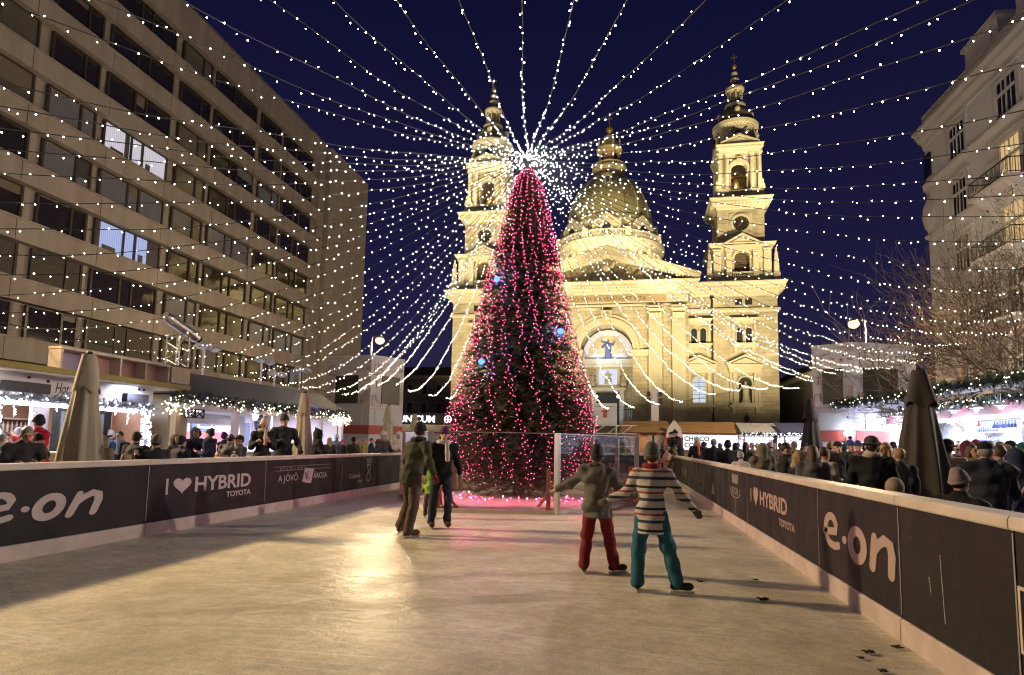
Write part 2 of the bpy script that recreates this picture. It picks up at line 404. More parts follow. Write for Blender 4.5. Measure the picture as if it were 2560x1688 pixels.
def power_logo(h, shear=.22):
    """lower-case e, raised dot, o, n in fat rounded strokes; x-height h"""
    m_ = MB(); w = .27*h
    stroke(m_, [(-.02*h,.52*h),(.62*h,.60*h)] + arc(.36*h,.60*h,.32*h,.42*h,12,345)[1:-5] + [(.55*h,.16*h),(.74*h,.22*h)], w*.85, shear)
    m_.prism([(1.08*h+.11*h*math.cos(2*PI*i/14)+shear*.45*h, .46*h+.11*h*math.sin(2*PI*i/14)) for i in range(14)], 0, .004)
    stroke(m_, arc(1.70*h,.46*h,.31*h,.37*h,0,360,26), w, shear)
    stroke(m_, [(2.36*h,.08*h),(2.42*h,.45*h),(2.46*h,.85*h)], [w*.9,w,w*.8], shear)
    stroke(m_, [(2.42*h,.42*h),(2.62*h,.70*h),(2.86*h,.85*h),(3.06*h,.78*h),(3.12*h,.55*h),(3.08*h,.08*h)], [w*.6,w*.9,w,w,w,w*.9], shear)
    return m_
def heart(w):
    pts = []
    for i in range(40):
        a = 2*PI*i/40
        pts.append((w/32*16*math.sin(a)**3, w/32*(13*math.cos(a)-5*math.cos(2*a)-2*math.cos(3*a)-math.cos(4*a))))
    return flat(pts)
def hybrid(t, side, y_of, z0, h, mt_):
    """I (heart) HYBRID with a smaller word under its end; y_of maps reading distance to the board's y"""
    s = h/.73
    face_text('lettering', 'I', mt_, t, side, y_of(0), z0, s, offset=.008)
    place_flat(heart(.33*h/.26*.9), 'heart_sign', mt_, t, side, y_of(h*1.6), z0+h*.52).scale.x = 1.5
    return face_text('lettering', 'HYBRID', mt_, t, side, y_of(h*2.75), z0, s, offset=.008, sx=1.38)
# left side, seen with reading direction away from the viewer
segs = [(-6.0,-1.2),(-1.2,3.6),(3.6,8.37),(8.37,11.52),(11.52,15.0),(15.0,19.2),(19.2,25.0),(25.0,RY1)]
labs = ['plain black left board beside the camera', 'black left board just out of sight beside the camera',
 'black board with the large italic e-on lettering beside the dark ice', 'black board with I heart HYBRID lettering on the left side of the ice',
 'black board with A JÖVŐ VÁROSA lettering and two thin lines', 'black board with Családok éve and a small looping figure mark',
 'black board with a faint emblem behind the skater in green', 'black left board end hidden behind the tall tree']
LB = [board(-1, a, b, l) for (a, b), l in zip(segs, labs)]
t = LB[2]; place_flat(power_logo(.33, .22), 'lettering', M_logo, t, -1, 5.83-3.6, .46).scale.x = 1.55
t = LB[3]; hybrid(t, -1, lambda d: 8.74-8.37+d, .615, .245, M_logo)
face_text('lettering', 'TOYOTA', M_logo, t, -1, 10.30-8.37, .455, .135, offset=.003, sx=1.32)
t = LB[4]
for z in (.925, .84): place_flat(flat([(0,0),(2.45,0),(2.45,.012),(0,.012)]), 'rule_line', M_logo2, t, -1, 11.87-11.52, z)
face_text('lettering', 'B E L V Á R O S', M_logo2, t, -1, 12.05-11.52, .855, .085, sx=1.9)
face_text('lettering', 'A JÖVŐ', M_logo, t, -1, 12.0-11.52, .62, .19, sx=1.25)
place_flat(flat([(0,.05),(.40,.0),(.52,.33),(.10,.36)]), 'lettering_tile', M_logo, t, -1, 13.0-11.52, .52)
lettering('lettering', 'V.', mat('logo_dark', (.07,.055,.05), .5), t, .26, (.009, 13.12-11.52, .60), (PI/2,R(-8),PI/2), offset=.006)
face_text('lettering', 'ÁROSA', M_logo, t, -1, 13.5-11.52, .62, .19, sx=1.1)
t = LB[5]
face_text('lettering', 'Családok', M_logo3, t, -1, 15.42-15, .52, .17, sx=1.15)
face_text('lettering', 'éve', M_logo3, t, -1, 16.0-15, .38, .17, sx=1.15)
m_ = MB(); stroke(m_, arc(0,.13,.13,.12,100,440), .03); stroke(m_, arc(.02,.38,.09,.10,-90,270), .03); stroke(m_, arc(-.08,.58,.055,.055,0,360), .025); stroke(m_, arc(.1,.58,.055,.055,0,360), .025); stroke(m_, [(-.12,.48),(-.05,.30)], .03)
place_flat(m_, 'figure_mark', M_logo3, t, -1, 16.7-15, .38)
t = LB[6]
m_ = MB(); m_.prism([(-.3,0),(.3,0),(.12,.35),(0,.45),(-.12,.35)], 0, .004); place_flat(m_, 'emblem', M_logo2, t, -1, 20.3-19.2, .5)
# right side: reading direction towards the viewer
segs = [(-6,-1.5),(-1.5,1.2),(1.2,3.98),(3.98,5.47),(5.47,7.55),(7.55,11.6),(11.6,15.0),(15.0,20.0),(20.0,25.0),(25.0,29.3)]
labs = ['plain black right board behind the camera', 'black right board beside the camera', 'black right board with a white framed plate, nearest in view',
 'plain black right board with a scratch beside the framed plate', 'black board with upright e-on lettering on the right side of the ice', 'black right board with a narrow I heart HYBRID lettering',
 'black right board with a crown and ring emblem', 'dim right board with a faint looping figure mark', 'dim right board with small faint e-on lettering far off', 'far end of the right boards beside the children at the rail']
RB = [board(1, a, b, l) for (a, b), l in zip(segs, labs)]
def rt_y(t): return lambda d: d
t = RB[4]; place_flat(power_logo(.345, .02), 'lettering', mat('logo_bronze', (.40,.30,.25), .5), t, 1, 7.32-5.47, .47).scale.x = 1.58
t = RB[5]
s0 = 11.30-7.55; hb = mat('logo_bronze', (.40,.30,.25), .5)
face_text('lettering', 'I', hb, t, 1, s0, .63, .30, offset=.006, sx=1.2)
place_flat(heart(.36), 'heart_sign', hb, t, 1, s0-.42, .745)
face_text('lettering', 'HYBRID', hb, t, 1, s0-.72, .63, .30, offset=.008, sx=1.62)
face_text('lettering', 'TOYOTA', hb, t, 1, 9.35-7.55, .455, .135, offset=.003, sx=1.45)
t = RB[6]
m_ = MB(); stroke(m_, arc(0,.18,.52,.12,150,390), .025); m_.prism([(-.30,.33),(.30,.33),(.36,.50),(-.36,.50)], 0, .004); stroke(m_, [(0,.02),(.02,-.22)], .05)
place_flat(m_, 'emblem', M_logo2, t, 1, 12.8-11.6, .50)
face_text('lettering', 'UKOR', M_logo2, t, 1, 13.28-11.6, .62, .19, offset=.004, sx=1.5)
t = RB[7]
m_ = MB(); stroke(m_, arc(0,.13,.26,.12,100,440), .03); stroke(m_, arc(.02,.38,.18,.10,-90,270), .03); stroke(m_, arc(-.12,.56,.1,.05,0,360), .025)
place_flat(m_, 'figure_mark', mat('logo_gold', (.16,.14,.05), .5), t, 1, 18.3-15, .35)
m_ = MB(); m_.prism([(-.3,0),(.3,0),(.12,.2),(0,.3),(-.12,.2)], 0, .004); place_flat(m_, 'emblem', M_logo2, t, 1, .8, .40)
t = RB[8]; place_flat(power_logo(.26, .05), 'lettering', mat('logo_gold', (.16,.14,.05), .5), t, 1, 23.9-20, .52).scale.x = 2.2
t = RB[2]
m_ = MB(); n = 0
for a, b, c_, d in ((0,.02,.0,.36),(.02,1.2,.34,.36),(.02,1.2,0,.02)): m_.box(a, b, 0, .006, c_, d)
o = m_.build('plate_frame', M_white, t); o.rotation_euler.z = -PI/2; o.location = (-.006, 4.0-1.2-.03, .42)
m_ = MB(); m_.box(0,1.1,0,.004,0,.27); o = m_.build('plate', mat('plate_grey', (.42,.38,.36), .5), t); o.rotation_euler.z = -PI/2; o.location = (-.004, 4.0-1.2-.09, .465)
for (ya, za, yb, zb) in ((4.83,.80,4.80,.35),(5.0,.62,4.98,.50)):
    m_ = MB(); m_.bar((-.002, ya-3.98, za), (-.002, yb-3.98, zb), .004, .006); m_.build('scratch', M_white, RB[3])
# far boards closing the rink
t = thing('rink_board', 'black board across the far end of the ice', 'rink board', (RX0, RY1, 0), 0, 'rink boards along the ice')
m_ = MB(); m_.box(0, 9.15, 0, TH, .215, 1.075); m_.build('panel', M_black, t)
m_ = MB(); m_.box(0, 9.15, -.03, TH+.03, 1.078, 1.155); m_.build('cap_rail', M_white, t)
m_ = MB(); m_.box(0, 9.15, -.02, TH, 0, .212); m_.build('kick_plate', M_kick, t)
# dry leaves on the ice
M_leaf = mat('dry_leaf', (.045,.03,.018), .8)
def leaf_obj(x, y, s, a, label):
    m_ = MB(); k = 9; pts = []
    for i in range(2*k):
        r_ = s*(1.0 if i % 2 == 0 else .42)*rnd.uniform(.7,1.15); an = PI*i/k + a; pts.append((r_*math.cos(an), r_*math.sin(an)*.75, .012+.35*s*abs(math.sin(an*1.5))))
    b_ = [(p[0], p[1], p[2]-.004) for p in pts]
    n_ = len(pts); m_.add([(0,0,.012)] + pts + [(0,0,.006)] + b_, [(0,1+i,1+(i+1)%n_) for i in range(n_)] + [(n_+1, n_+2+(i+1)%n_, n_+2+i) for i in range(n_)] + [(1+i, n_+2+i, n_+2+(i+1)%n_, 1+(i+1)%n_) for i in range(n_)])
    o = m_.build('dry_leaf', M_leaf, None, (x, y, .03)); tag(o, label, 'leaf', 'dry leaves on the ice')
for (u, v, s, l) in ((1750,1457,.045,'small dark leaf on the ice beside the striped skater'),(1889,1453,.04,'small leaf on the ice level with the first one, closer to the right boards'),(1908,1503,.07,'largest dry leaf on the ice below two smaller ones'),
    (2172,1636,.05,'dry leaf on the ice by the right kick plate'),(2243,1624,.05,'thin dark leaf lying against the right kick plate'),(2154,1650,.03,'tiny leaf beneath the leaf by the kick plate'),(2205,1683,.045,'leaf at the bottom edge of the ice'),(1742,1200,.0,'')):
    if s: p = atZ(u, v, .03); leaf_obj(p.x, p.y, s, rnd.uniform(0,6), l)
# ================================================================== domed church with two towers
def stone_mat(name, c1, c2, mort, bw=1.7, rh=.62):
    mt, n, b = nodes_of(name); L = n.links.new
    t = n.nodes.new('ShaderNodeTexCoord'); sp = n.nodes.new('ShaderNodeSeparateXYZ'); L(t.outputs['Object'], sp.inputs[0])
    ad = n.nodes.new('ShaderNodeMath'); ad.operation = 'ADD'; L(sp.outputs['X'], ad.inputs[0]); L(sp.outputs['Y'], ad.inputs[1])
    cb = n.nodes.new('ShaderNodeCombineXYZ'); L(ad.outputs[0], cb.inputs['X']); L(sp.outputs['Z'], cb.inputs['Y'])
    br = n.nodes.new('ShaderNodeTexBrick'); br.inputs['Scale'].default_value = 1
    br.inputs['Brick Width'].default_value = bw; br.inputs['Row Height'].default_value = rh; br.inputs['Mortar Size'].default_value = .02
    br.inputs['Color1'].default_value = (*c1,1); br.inputs['Color2'].default_value = (*c2,1); br.inputs['Mortar'].default_value = (*mort,1)
    L(cb.outputs[0], br.inputs['Vector'])
    no = n.nodes.new('ShaderNodeTexNoise'); no.inputs['Scale'].default_value = .5; no.inputs['Detail'].default_value = 8; L(t.outputs['Object'], no.inputs['Vector'])
    mr = n.nodes.new('ShaderNodeMapRange'); mr.inputs['From Min'].default_value = .3; mr.inputs['From Max'].default_value = .7; mr.inputs['To Min'].default_value = .72; mr.inputs['To Max'].default_value = 1.12
    L(no.outputs['Fac'], mr.inputs['Value'])
    mu = n.nodes.new('ShaderNodeMix'); mu.data_type = 'RGBA'; mu.blend_type = 'MULTIPLY'; mu.inputs[0].default_value = 1
    L(br.outputs['Color'], mu.inputs[6]); L(mr.outputs[0], mu.inputs[7]); L(mu.outputs[2], b.inputs['Base Color'])
    b.inputs['Roughness'].default_value = .85
    bp = n.nodes.new('ShaderNodeBump'); bp.inputs['Strength'].default_value = .5; bp.inputs['Distance'].default_value = .03; bp.invert = True
    L(br.outputs['Fac'], bp.inputs['Height']); L(bp.outputs[0], b.inputs['Normal'])
    return mt
S1 = stone_mat('stone_ashlar', (.44,.40,.30), (.36,.31,.22), (.24,.20,.14))
S2 = mat('stone_trim', (.44,.40,.31), .85, var=.18, scale=.8, bump=.25, bscale=3)
S3 = mat('stone_carved', (.40,.36,.27), .85, var=.25, scale=1.5, bump=.5, bscale=4)
M_dark = mat('dark_opening', (.012,.010,.008), .7)
M_louv = mat('louvre_wood', (.085,.06,.035), .8, var=.3, scale=3)
M_cop = mat('dome_copper', (.21,.19,.11), .55, var=.35, scale=.35, bump=.2, bscale=1.5)
M_gold = mat('finial_gilt', (.55,.36,.10), .35, metal=.8, var=.1)
M_glassd = mat('window_glass', (.03,.035,.045), .12, var=.1)
M_iron = mat('iron_black', (.015,.015,.015), .5)
CH = thing('cathedral', 'floodlit domed stone cathedral with two bell towers at the end of the square', 'cathedral', (-2.5, 100, 0), R(-1.5))
def corn(mb, x0, x1, y0, y1, z, out, h, dent=0.0):
    """classical cornice: bed moulding, corona, cyma; optional dentil blocks along the front and sides"""
    mb.moulding(x0, x1, y0, y1, [(.06,z),(.18*out,z+.12*h),(.25*out,z+.3*h),(.45*out,z+.34*h),(.8*out,z+.55*h),(.8*out,z+.72*h),(out,z+.92*h),(out,z+h),(0.02,z+h+.06)])
    if dent > 0:
        w = dent*.5; zz = z+.36*h
        k = int((x1-x0+1.2*out)/dent)
        for i in range(k+1):
            x = x0-.6*out + i*(x1-x0+1.2*out)/k
            mb.box(x-w/2, x+w/2, y0-.72*out, y0-.3*out, zz, zz+.17*h)
        k = int((y1-y0)/dent)
        for i in range(1, k+1):
            y = y0 + i*(y1-y0)/k
            for xx, sg in ((x0,-1),(x1,1)):
                a, b = xx+sg*.3*out, xx+sg*.72*out
                mb.box(min(a,b), max(a,b), y-w/2, y+w/2, zz, zz+.17*h)
def gable(mb, xc, hw, z, h, y0, y1, rim=.35, back=.25):
    """small triangular pediment with raised rim"""
    mb.prism([(xc-hw*.9, z+rim*.5),(xc+hw*.9, z+rim*.5),(xc, z+h-rim*.8)], y0+back, y1)
    mb.box(xc-hw, xc+hw, y0, y1, z, z+rim*.5)
    for s in (-1, 1):
        mb.prism([(xc+s*hw, z+rim*.5),(xc+s*hw, z+rim*1.15),(xc, z+h+rim*.5),(xc, z+h-rim*.35)], y0-.04, y1)
def capital(mb, xc, w, y0, y1, z0, z1):
    """leafy capital: flared bell of leaves under an abacus"""
    h = z1-z0; mb.box(xc-w*.62, xc+w*.62, y0-w*.14, y1, z1-h*.14, z1)
    mb.ring([[(xc-w*a,y0-w*b,z),(xc+w*a,y0-w*b,z),(xc+w*a,y1,z),(xc-w*a,y1,z)] for a,b,z in ((.47,.0,z0),(.5,.03,z0+.3*h),(.56,.1,z1-.14*h))], 4)
    for r_ in range(2):
        nl = 4+r_
        for i in range(nl):
            x = xc - w*.46 + w*.92*(i+.5)/nl
            zz = z0 + h*(.03+.36*r_)
            mb.ring([[(x-w*.1,y0-w*o_,zz+q*h),(x+w*.1,y0-w*o_,zz+q*h),(x+w*.08,y0+.02,zz+q*h),(x-w*.08,y0+.02,zz+q*h)] for o_,q in ((.03,0),(.09,.22),(.2,.36),(.14,.40))], 4)
    for s in (-1,1): mb.ball((xc+s*w*.55, y0-w*.1, z1-h*.24), w*.13, 8, 6)
def pilaster(name, parent, xc, w, y0, z0, z1, flutes=5, capw=True):
    mb = MB(); ch = 2.0 if w > 1.4 else .9
    mb.box(xc-w*.6, xc+w*.6, y0-.12, 0.02, z0, z0+ch*.3); mb.box(xc-w*.55, xc+w*.55, y0-.06, .02, z0+ch*.3, z0+ch*.45)
    zt = z1-ch; mb.box(xc-w/2, xc+w/2, y0+.1, .02, z0+ch*.45, zt)
    fw = w/(flutes*2+1)
    for i in range(flutes+1):
        x = xc-w/2+fw*2*i; mb.box(x, x+fw, y0, y0+.1, z0+ch*.7, zt-ch*.1)
    capital(mb, xc, w, y0, .02, zt, z1)
    return mb.build(name, S2, parent)
def column(mb, x, y, r, z0, z1, n=12, ch=None):
    ch = ch or r*2.4
    mb.box(x-r*1.35, x+r*1.35, y-r*1.35, y+r*1.35, z0, z0+r*.4)
    mb.lathe([(r*1.3,r*.4),(r*1.3,r*.6),(r*1.1,r*.75),(r*1.18,r*.95),(r,r*1.1),(r*.98,(z1-z0)*.4),(r*.85,z1-z0-ch),(r*.95,z1-z0-ch*.95),(r*.86,z1-z0-ch*.8),(r*1.0,z1-z0-ch*.5),(r*1.25,z1-z0-ch*.18)], (x,y,z0), n)
    mb.box(x-r*1.3, x+r*1.3, y-r*1.3, y+r*1.3, z1-ch*.18, z1)
def balusters(mb, pts, z0, h, n):
    """balustrade along a polyline: base, turned balusters, rail"""
    for a, b in zip(pts[:-1], pts[1:]):
        a, b = Vector((*a,0)), Vector((*b,0))
        for zc, hh, w in ((z0+.08*h,.16*h,.32),(z0+.9*h,.2*h,.34)):
            mb.bar(a+Vector((0,0,zc)), b+Vector((0,0,zc)), w, hh)
        k = max(2, int(n))
        for i in range(k):
            p = a.lerp(b, (i+.5)/k)
            mb.lathe([(.06,.16*h),(.12,.32*h),(.06,.55*h),(.1,.8*h)], (p.x,p.y,z0), 6, cap=False)
def draped(mb, x, y, z, h, face=0.0, arm=0.5, lean=0.0, seat=False):
    """robed statue: folds, shoulders, head, one raised arm"""
    n = 14; lv = []
    prof = [(.20,0),(.185,.12),(.16,.3),(.15,.46),(.155,.58),(.17,.70),(.165,.78),(.09,.83),(.05,.85)]
    if seat: prof = [(.26,0),(.26,.2),(.25,.40),(.18,.48),(.17,.62),(.18,.74),(.16,.80),(.08,.84),(.05,.86)]
    for r_, zz in prof:
        lv.append([(x+lean*zz*h+h*r_*(1+.13*math.sin(5*a+zz*4))*math.cos(a), y+h*r_*.72*(1+.13*math.sin(5*a+zz*4))*math.sin(a), z+zz*h) for a in [2*PI*i/n for i in range(n)]])
    mb.ring(lv, n)
    hx = x+lean*.92*h
    mb.ball((hx, y-.02*h, z+.925*h), .068*h, 8, 7, (.85,.95,1.2))
    mb.ball((hx, y+.02*h, z+.945*h), .075*h, 8, 6, (.95,.95,1.0))
    for s in (-1, 1):
        sh = Vector((hx+s*.16*h, y, z+.76*h))
        up_ = arm if s > 0 else -.3
        el = sh + Vector((s*.11*h, -.10*h, -.14*h+.1*up_*h)); ha = el + Vector((s*.02*h+.05*up_*h, -.12*h, .16*up_*h))
        mb.tube([sh, el, ha], [.055*h,.05*h,.03*h], 6); mb.ball(ha, .035*h, 6, 5)
# ---------------------------------------------------------------- body: wings, central block, nave
HWD, Z0, ZE = 25.8, 0.0, 25.0     # half width, ground, underside of the main cornice
w = MB()
for s in (-1, 1):
    a, b = sorted((s*12.6, s*HWD))
    w.box(a, b, 0, 26, 0, ZE+2)                       # wing mass
w.arch_wall(-12.6, 12.6, 0, ZE+2, 0, 4.1, 16.6, 4.8, -.9, .3, 20)   # central block with the great arch
w.box(-12.6, 12.6, 5.2, 26, 0, ZE+2)
w.box(-12.6, -5.4, .3, 5.2, 0, 27); w.box(5.4, 12.6, .3, 5.2, 0, 27); w.box(-5.4, 5.4, .3, 5.2, 21.5, 27)
w.box(-12, 12, 26, 70, 0, 33)                          # nave
w.build('facade_wall', S1, CH)
st = MB()
for i in range(9): st.box(-9.5-i*.1, 9.5+i*.1, -.9-(9-i)*.55, 5.2, .0+i*.53, (i+1)*.53)
st.build('entrance_steps', S2, CH)
# plinth and string courses
for s in (-1, 1):
    pl = MB(); a, b = sorted((s*12.7, s*(HWD+.1)))
    pl.moulding(a, b, -.02, 26, [(.35,0),(.35,3.9),(.22,4.2),(.05,4.5)])
    pl.build('plinth', S2, CH)
    pl = MB(); pl.moulding(a, b, -.01, 26, [(.05,13.3+9.2),(.28,22.7),(.28,23.05),(.02,23.2)]); pl.build('string_course', S2, CH)
# main cornice with entablature
c = MB()
for s in (-1, 1):
    a, b = sorted((s*13.4, s*HWD)); corn(c, a, b, 0, 26.2, 25.0, 1.35, 2.1, .62)
corn(c, -13.3, 13.3, -1.3, 5.2, 25.6, 1.0, 1.9, .55)
c.build('cornice', S2, CH)
c = MB(); c.box(-12.5, 12.5, -1.28, -.88, 23.5, 25.7); c.moulding(-12.5, 12.5, -1.28, -.88, [(.06,23.5),(.2,23.6),(.2,23.85),(.03,23.95)]); c.build('frieze', S2, CH)
fl = MB(); fl.box(-9.2, 9.2, -1.34, -1.27, 24.25, 25.35); fl.build('inscription_plate', mat('inscription_stone', (.33,.25,.16), .8, var=.15), CH)
t_ = lettering('inscription', 'EGO SUM VIA VERITAS ET VITA', mat('inscription_cut', (.10,.07,.03), .8), CH, .95, (0, -1.345, 24.45), (PI/2,0,0), align='CENTER', sx=.94, depth=.02)
# pediment
p = MB(); ph = 4.9
p.prism([(-12.6,27.55),(12.6,27.55),(0,27.55+ph*.93)], .4, 5.2)
p.build('pediment_wall', S1, CH)
p = MB()
for s in (-1, 1):
    p.prism([(s*14.2,27.5),(s*14.2,28.15),(0,28.15+ph),(0,27.5+ph*.9)], -2.1, 1.0)
    p.prism([(s*14.45,28.15),(s*14.45,28.4),(0,28.45+ph),(0,28.15+ph)], -2.45, 5.4)
    for i in range(26):
        q = (i+.5)/26; p.box(s*13.6*(1-q)-.16, s*13.6*(1-q)+.16, -1.85, -1.3, 27.3+ph*.93*q, 27.62+ph*.93*q)
p.build('pediment_cornice', S2, CH)
for i, (x, h, seat, arm) in enumerate(((0,3.7,False,.9),(-1.9,3.0,False,.2),(1.9,3.1,False,.3),(-3.5,2.6,True,.5),(3.6,2.7,False,.1),(-5.2,2.3,False,-.2),(5.3,2.2,True,.4),(-6.9,1.8,True,.1),(7.0,1.8,False,.3),(-8.5,1.35,True,.3),(8.6,1.3,True,.2),(-9.9,.95,True,0),(10.0,.9,True,0),(-2.8,2.5,False,.6),(2.8,2.4,True,.6),(-6.1,1.9,False,.6),(6.2,1.9,False,.2))):
    q = MB(); q.smooth = True; draped(q, x, -.1+.5*((i*7)%3)/3-.2, 27.55, h, 0, arm, rnd.uniform(-.1,.1), seat); q.build('relief_figure', S3, CH)
# great arch: mouldings, keystone, tympanum
a = MB(); a.arch_ring(0, 4.1, 4.75, 16.6, -1.15, -.88, 22); a.arch_ring(0, 4.75, 5.2, 16.6, -1.35, -.88, 22); a.arch_ring(0, 5.25, 5.75, 16.6, -1.12, -.88, 22)
a.build('arch_moulding', S2, CH)
a = MB(); a.prism([(-.55,20.6),(.55,20.6),(.95,22.9),(-.95,22.9)], -1.7, -.9); a.ball((0,-1.75,21.9), .55, 8, 6, (.9,.6,1.3)); a.build('keystone', S3, CH)
for s in (-1, 1):
    a = MB(); a.arch_ring(s*7.4, .85, 1.15, 20.7, -1.2, -.88, 18, 0, 2*PI); a.ball((s*7.4,-1.0,20.7), .7, 10, 8, (1,.45,1.1)); a.build('medallion', S3, CH)
    a = MB(); a.moulding(*sorted((s*4.1, s*6.3)), -1.0, 4.8, [(.05,15.6),(.3,15.8),(.3,16.2),(.45,16.4),(.45,16.6),(0,16.62)]); a.build('impost', S2, CH)
# portal inside the arch
a = MB(); a.box(-5.4, 5.4, 4.6, 5.2, 4.8, 21.5); a.build('portal_wall', S1, CH)
a = MB(); a.box(-4.1,4.1,3.4,4.6,14.4,14.9); a.moulding(-4.1,4.1,3.4,4.6,[(.05,14.9),(.2,15.0),(.25,15.35),(.4,15.5),(.4,15.7),(0,15.75)])
for i in range(18): a.box(-4.0+i*.47,-3.78+i*.47,3.1,3.4,15.1,15.3)
a.build('portal_entablature', S2, CH)
a = MB(); a.smooth = False
a.arch_plate(0, 3.95, 16.6, 15.76, 4.35, 4.58, 20); a.build('tympanum', mat('mosaic_gold', (.42,.33,.16), .55, var=.3, scale=2), CH)
a = MB(); a.arch_ring(0, 3.3, 4.1, 16.6, 3.9, 4.5, 20); a.build('tympanum_band', mat('stone_pale', (.5,.5,.5), .8), CH)
a = MB(); draped(a, 0, 4.3, 16.0, 3.1, 0, .9); a.tube([(.3,4.2,18.2),(-1.1,4.2,18.9)], [.25,.12], 6); a.build('mosaic_figure', mat('mosaic_blue', (.07,.09,.20), .6, var=.3, scale=3), CH)
a = MB()
for x, z, r_ in ((-2.2,16.5,.55),(-2.8,16.3,.4),(-1.4,16.4,.5),(2.2,16.6,.55),(2.7,16.3,.45),(1.4,16.4,.5),(0,16.1,.55),(-2.2,17.4,.3),(2.1,17.5,.3)): a.ball((x,4.33,z), r_, 8, 6, (1.2,.25,.8))
a.build('mosaic_clouds', mat('mosaic_white', (.5,.47,.42), .6, var=.25, scale=3), CH)
a = MB(); a.arch_plate(0, .0001, 5, 5, 0, 0) if False else None
d = MB(); d.box(-1.9,1.9,4.3,4.7,4.8,10.3); d.build('door', M_dark, CH)
d = MB()
for x in (-2.3, 2.3): d.box(x-.4,x+.4,4.0,4.7,4.8,10.6)
d.moulding(-2.7,2.7,4.0,4.7,[(.02,10.6),(.2,10.8),(.3,11.1),(0,11.15)]); d.build('door_frame', S2, CH)
d = MB(); d.box(-1.6,1.6,4.35,4.62,11.6,14.2); d.build('lit_window', glow('portal_lamp', (.80,.86,1.0), .75), CH)
d = MB()
for x in (-1.75,1.75): d.box(x-.22,x+.22,4.1,4.6,11.3,14.3)
d.box(-2.0,2.0,4.1,4.6,11.2,11.6); d.box(-2.2,2.2,4.0,4.6,14.2,14.42)
d.build('lit_window_frame', S2, CH)
d = MB(); d.smooth = True; draped(d, 0, 4.25, 11.7, 2.2, 0, .5, 0, True); d.build('window_relief', S3, CH)
for s in (-1, 1):
    d = MB(); d.smooth = True; draped(d, s*2.6, 4.1, 11.3, 2.2, 0, .3, 0, True); d.build('portal_statue', S3, CH)
    d = MB(); d.ball((s*1.75,2.6,9.5), .22, 8, 6); d.build('portal_lamp', glow('lamp_white', (1,.93,.8), 14), CH)
    d = MB(); column(d, s*4.75, -.1+2.6, .62, 4.8, 15.6, 14, 1.6); d.build('portal_column', S2, CH); d = MB(); column(d, s*5.7, .2, .5, 4.8, 15.6, 12, 1.4); d.build('portal_column', S2, CH)
    d = MB()
    for i in range(9): x = s*(2.6+i*.28); d.box(x-.03,x+.03,1.0,1.06,4.8,7.4)
    d.box(*sorted((s*2.5,s*5.0)),1.0,1.08,7.3,7.4); d.build('portal_railing', M_iron, CH)
# giant pilasters
for x in (-11.1,-7.6+.05,7.55,11.1): pilaster('giant_pilaster', CH, x, 2.0, -1.25-.9+.55, 4.8, 23.5, 5)
for s in (-1, 1):
    d = MB(); d.box(*sorted((s*8.75,s*9.95)),-1.05,-.85,16.2,16.8); d.build('wall_band', S2, CH)
    d = MB(); d.tube([(s*16.2,-.12,4.5),(s*16.2,-.12,25.0)], .16, 8); d.box(s*16.2-.3,s*16.2+.3,-.4,0,24.6,25.0); d.build('downpipe', M_iron, CH)
# windows of the wings
def twin_window(x):
    f = MB(); f.box(x-1.75,x-1.4,-.28,.01,17.6,21.0); f.box(x+1.4,x+1.75,-.28,.01,17.6,21.0); f.box(x-1.75,x+1.75,-.28,.01,20.6,21.0)
    f.moulding(x-1.75,x+1.75,-.3,0,[(.02,21.0),(.3,21.3),(.4,21.5),(0,21.55)])
    f.box(x-1.7,x+1.7,-.55,.01,16.9,17.25); f.box(x-2,x+2,-.7,.01,17.25,17.6)
    for s in (-1,1): f.ring([[(x+s*1.3-.25,-.5,16.9),(x+s*1.3+.25,-.5,16.9),(x+s*1.3+.25,0,16.9),(x+s*1.3-.25,0,16.9)],[(x+s*1.3-.1,-.1,16.0),(x+s*1.3+.1,-.1,16.0),(x+s*1.3+.1,0,16.0),(x+s*1.3-.1,0,16.0)]],4)
    for s in (-1,1): f.arch_ring(x+s*.68,.44,.6,19.6,-.2,.01,10); f.box(x+s*.68-.6,x+s*.68-.44,-.2,.01,17.6,19.6); f.box(x+s*.68+.44,x+s*.68+.6,-.2,.01,17.6,19.6)
    f.lathe([(.14,0),(.11,.3),(.11,1.6),(.18,2.0)],(x,-.3,17.6),8)
    o = f.build('twin_window', S2, CH)
    for s in (-1,1):
        q = MB(); q.arch_plate(x+s*.68,.44,19.6,17.6,-.03,.005); q.build('pane', M_glassd, o)
        q = MB(); q.box(x+s*.68-.03,x+s*.68+.03,-.06,-.02,17.6,20.0); q.box(x+s*.68-.44,x+s*.68+.44,-.06,-.02,18.7,18.76); q.build('glazing_bar', M_iron, o)
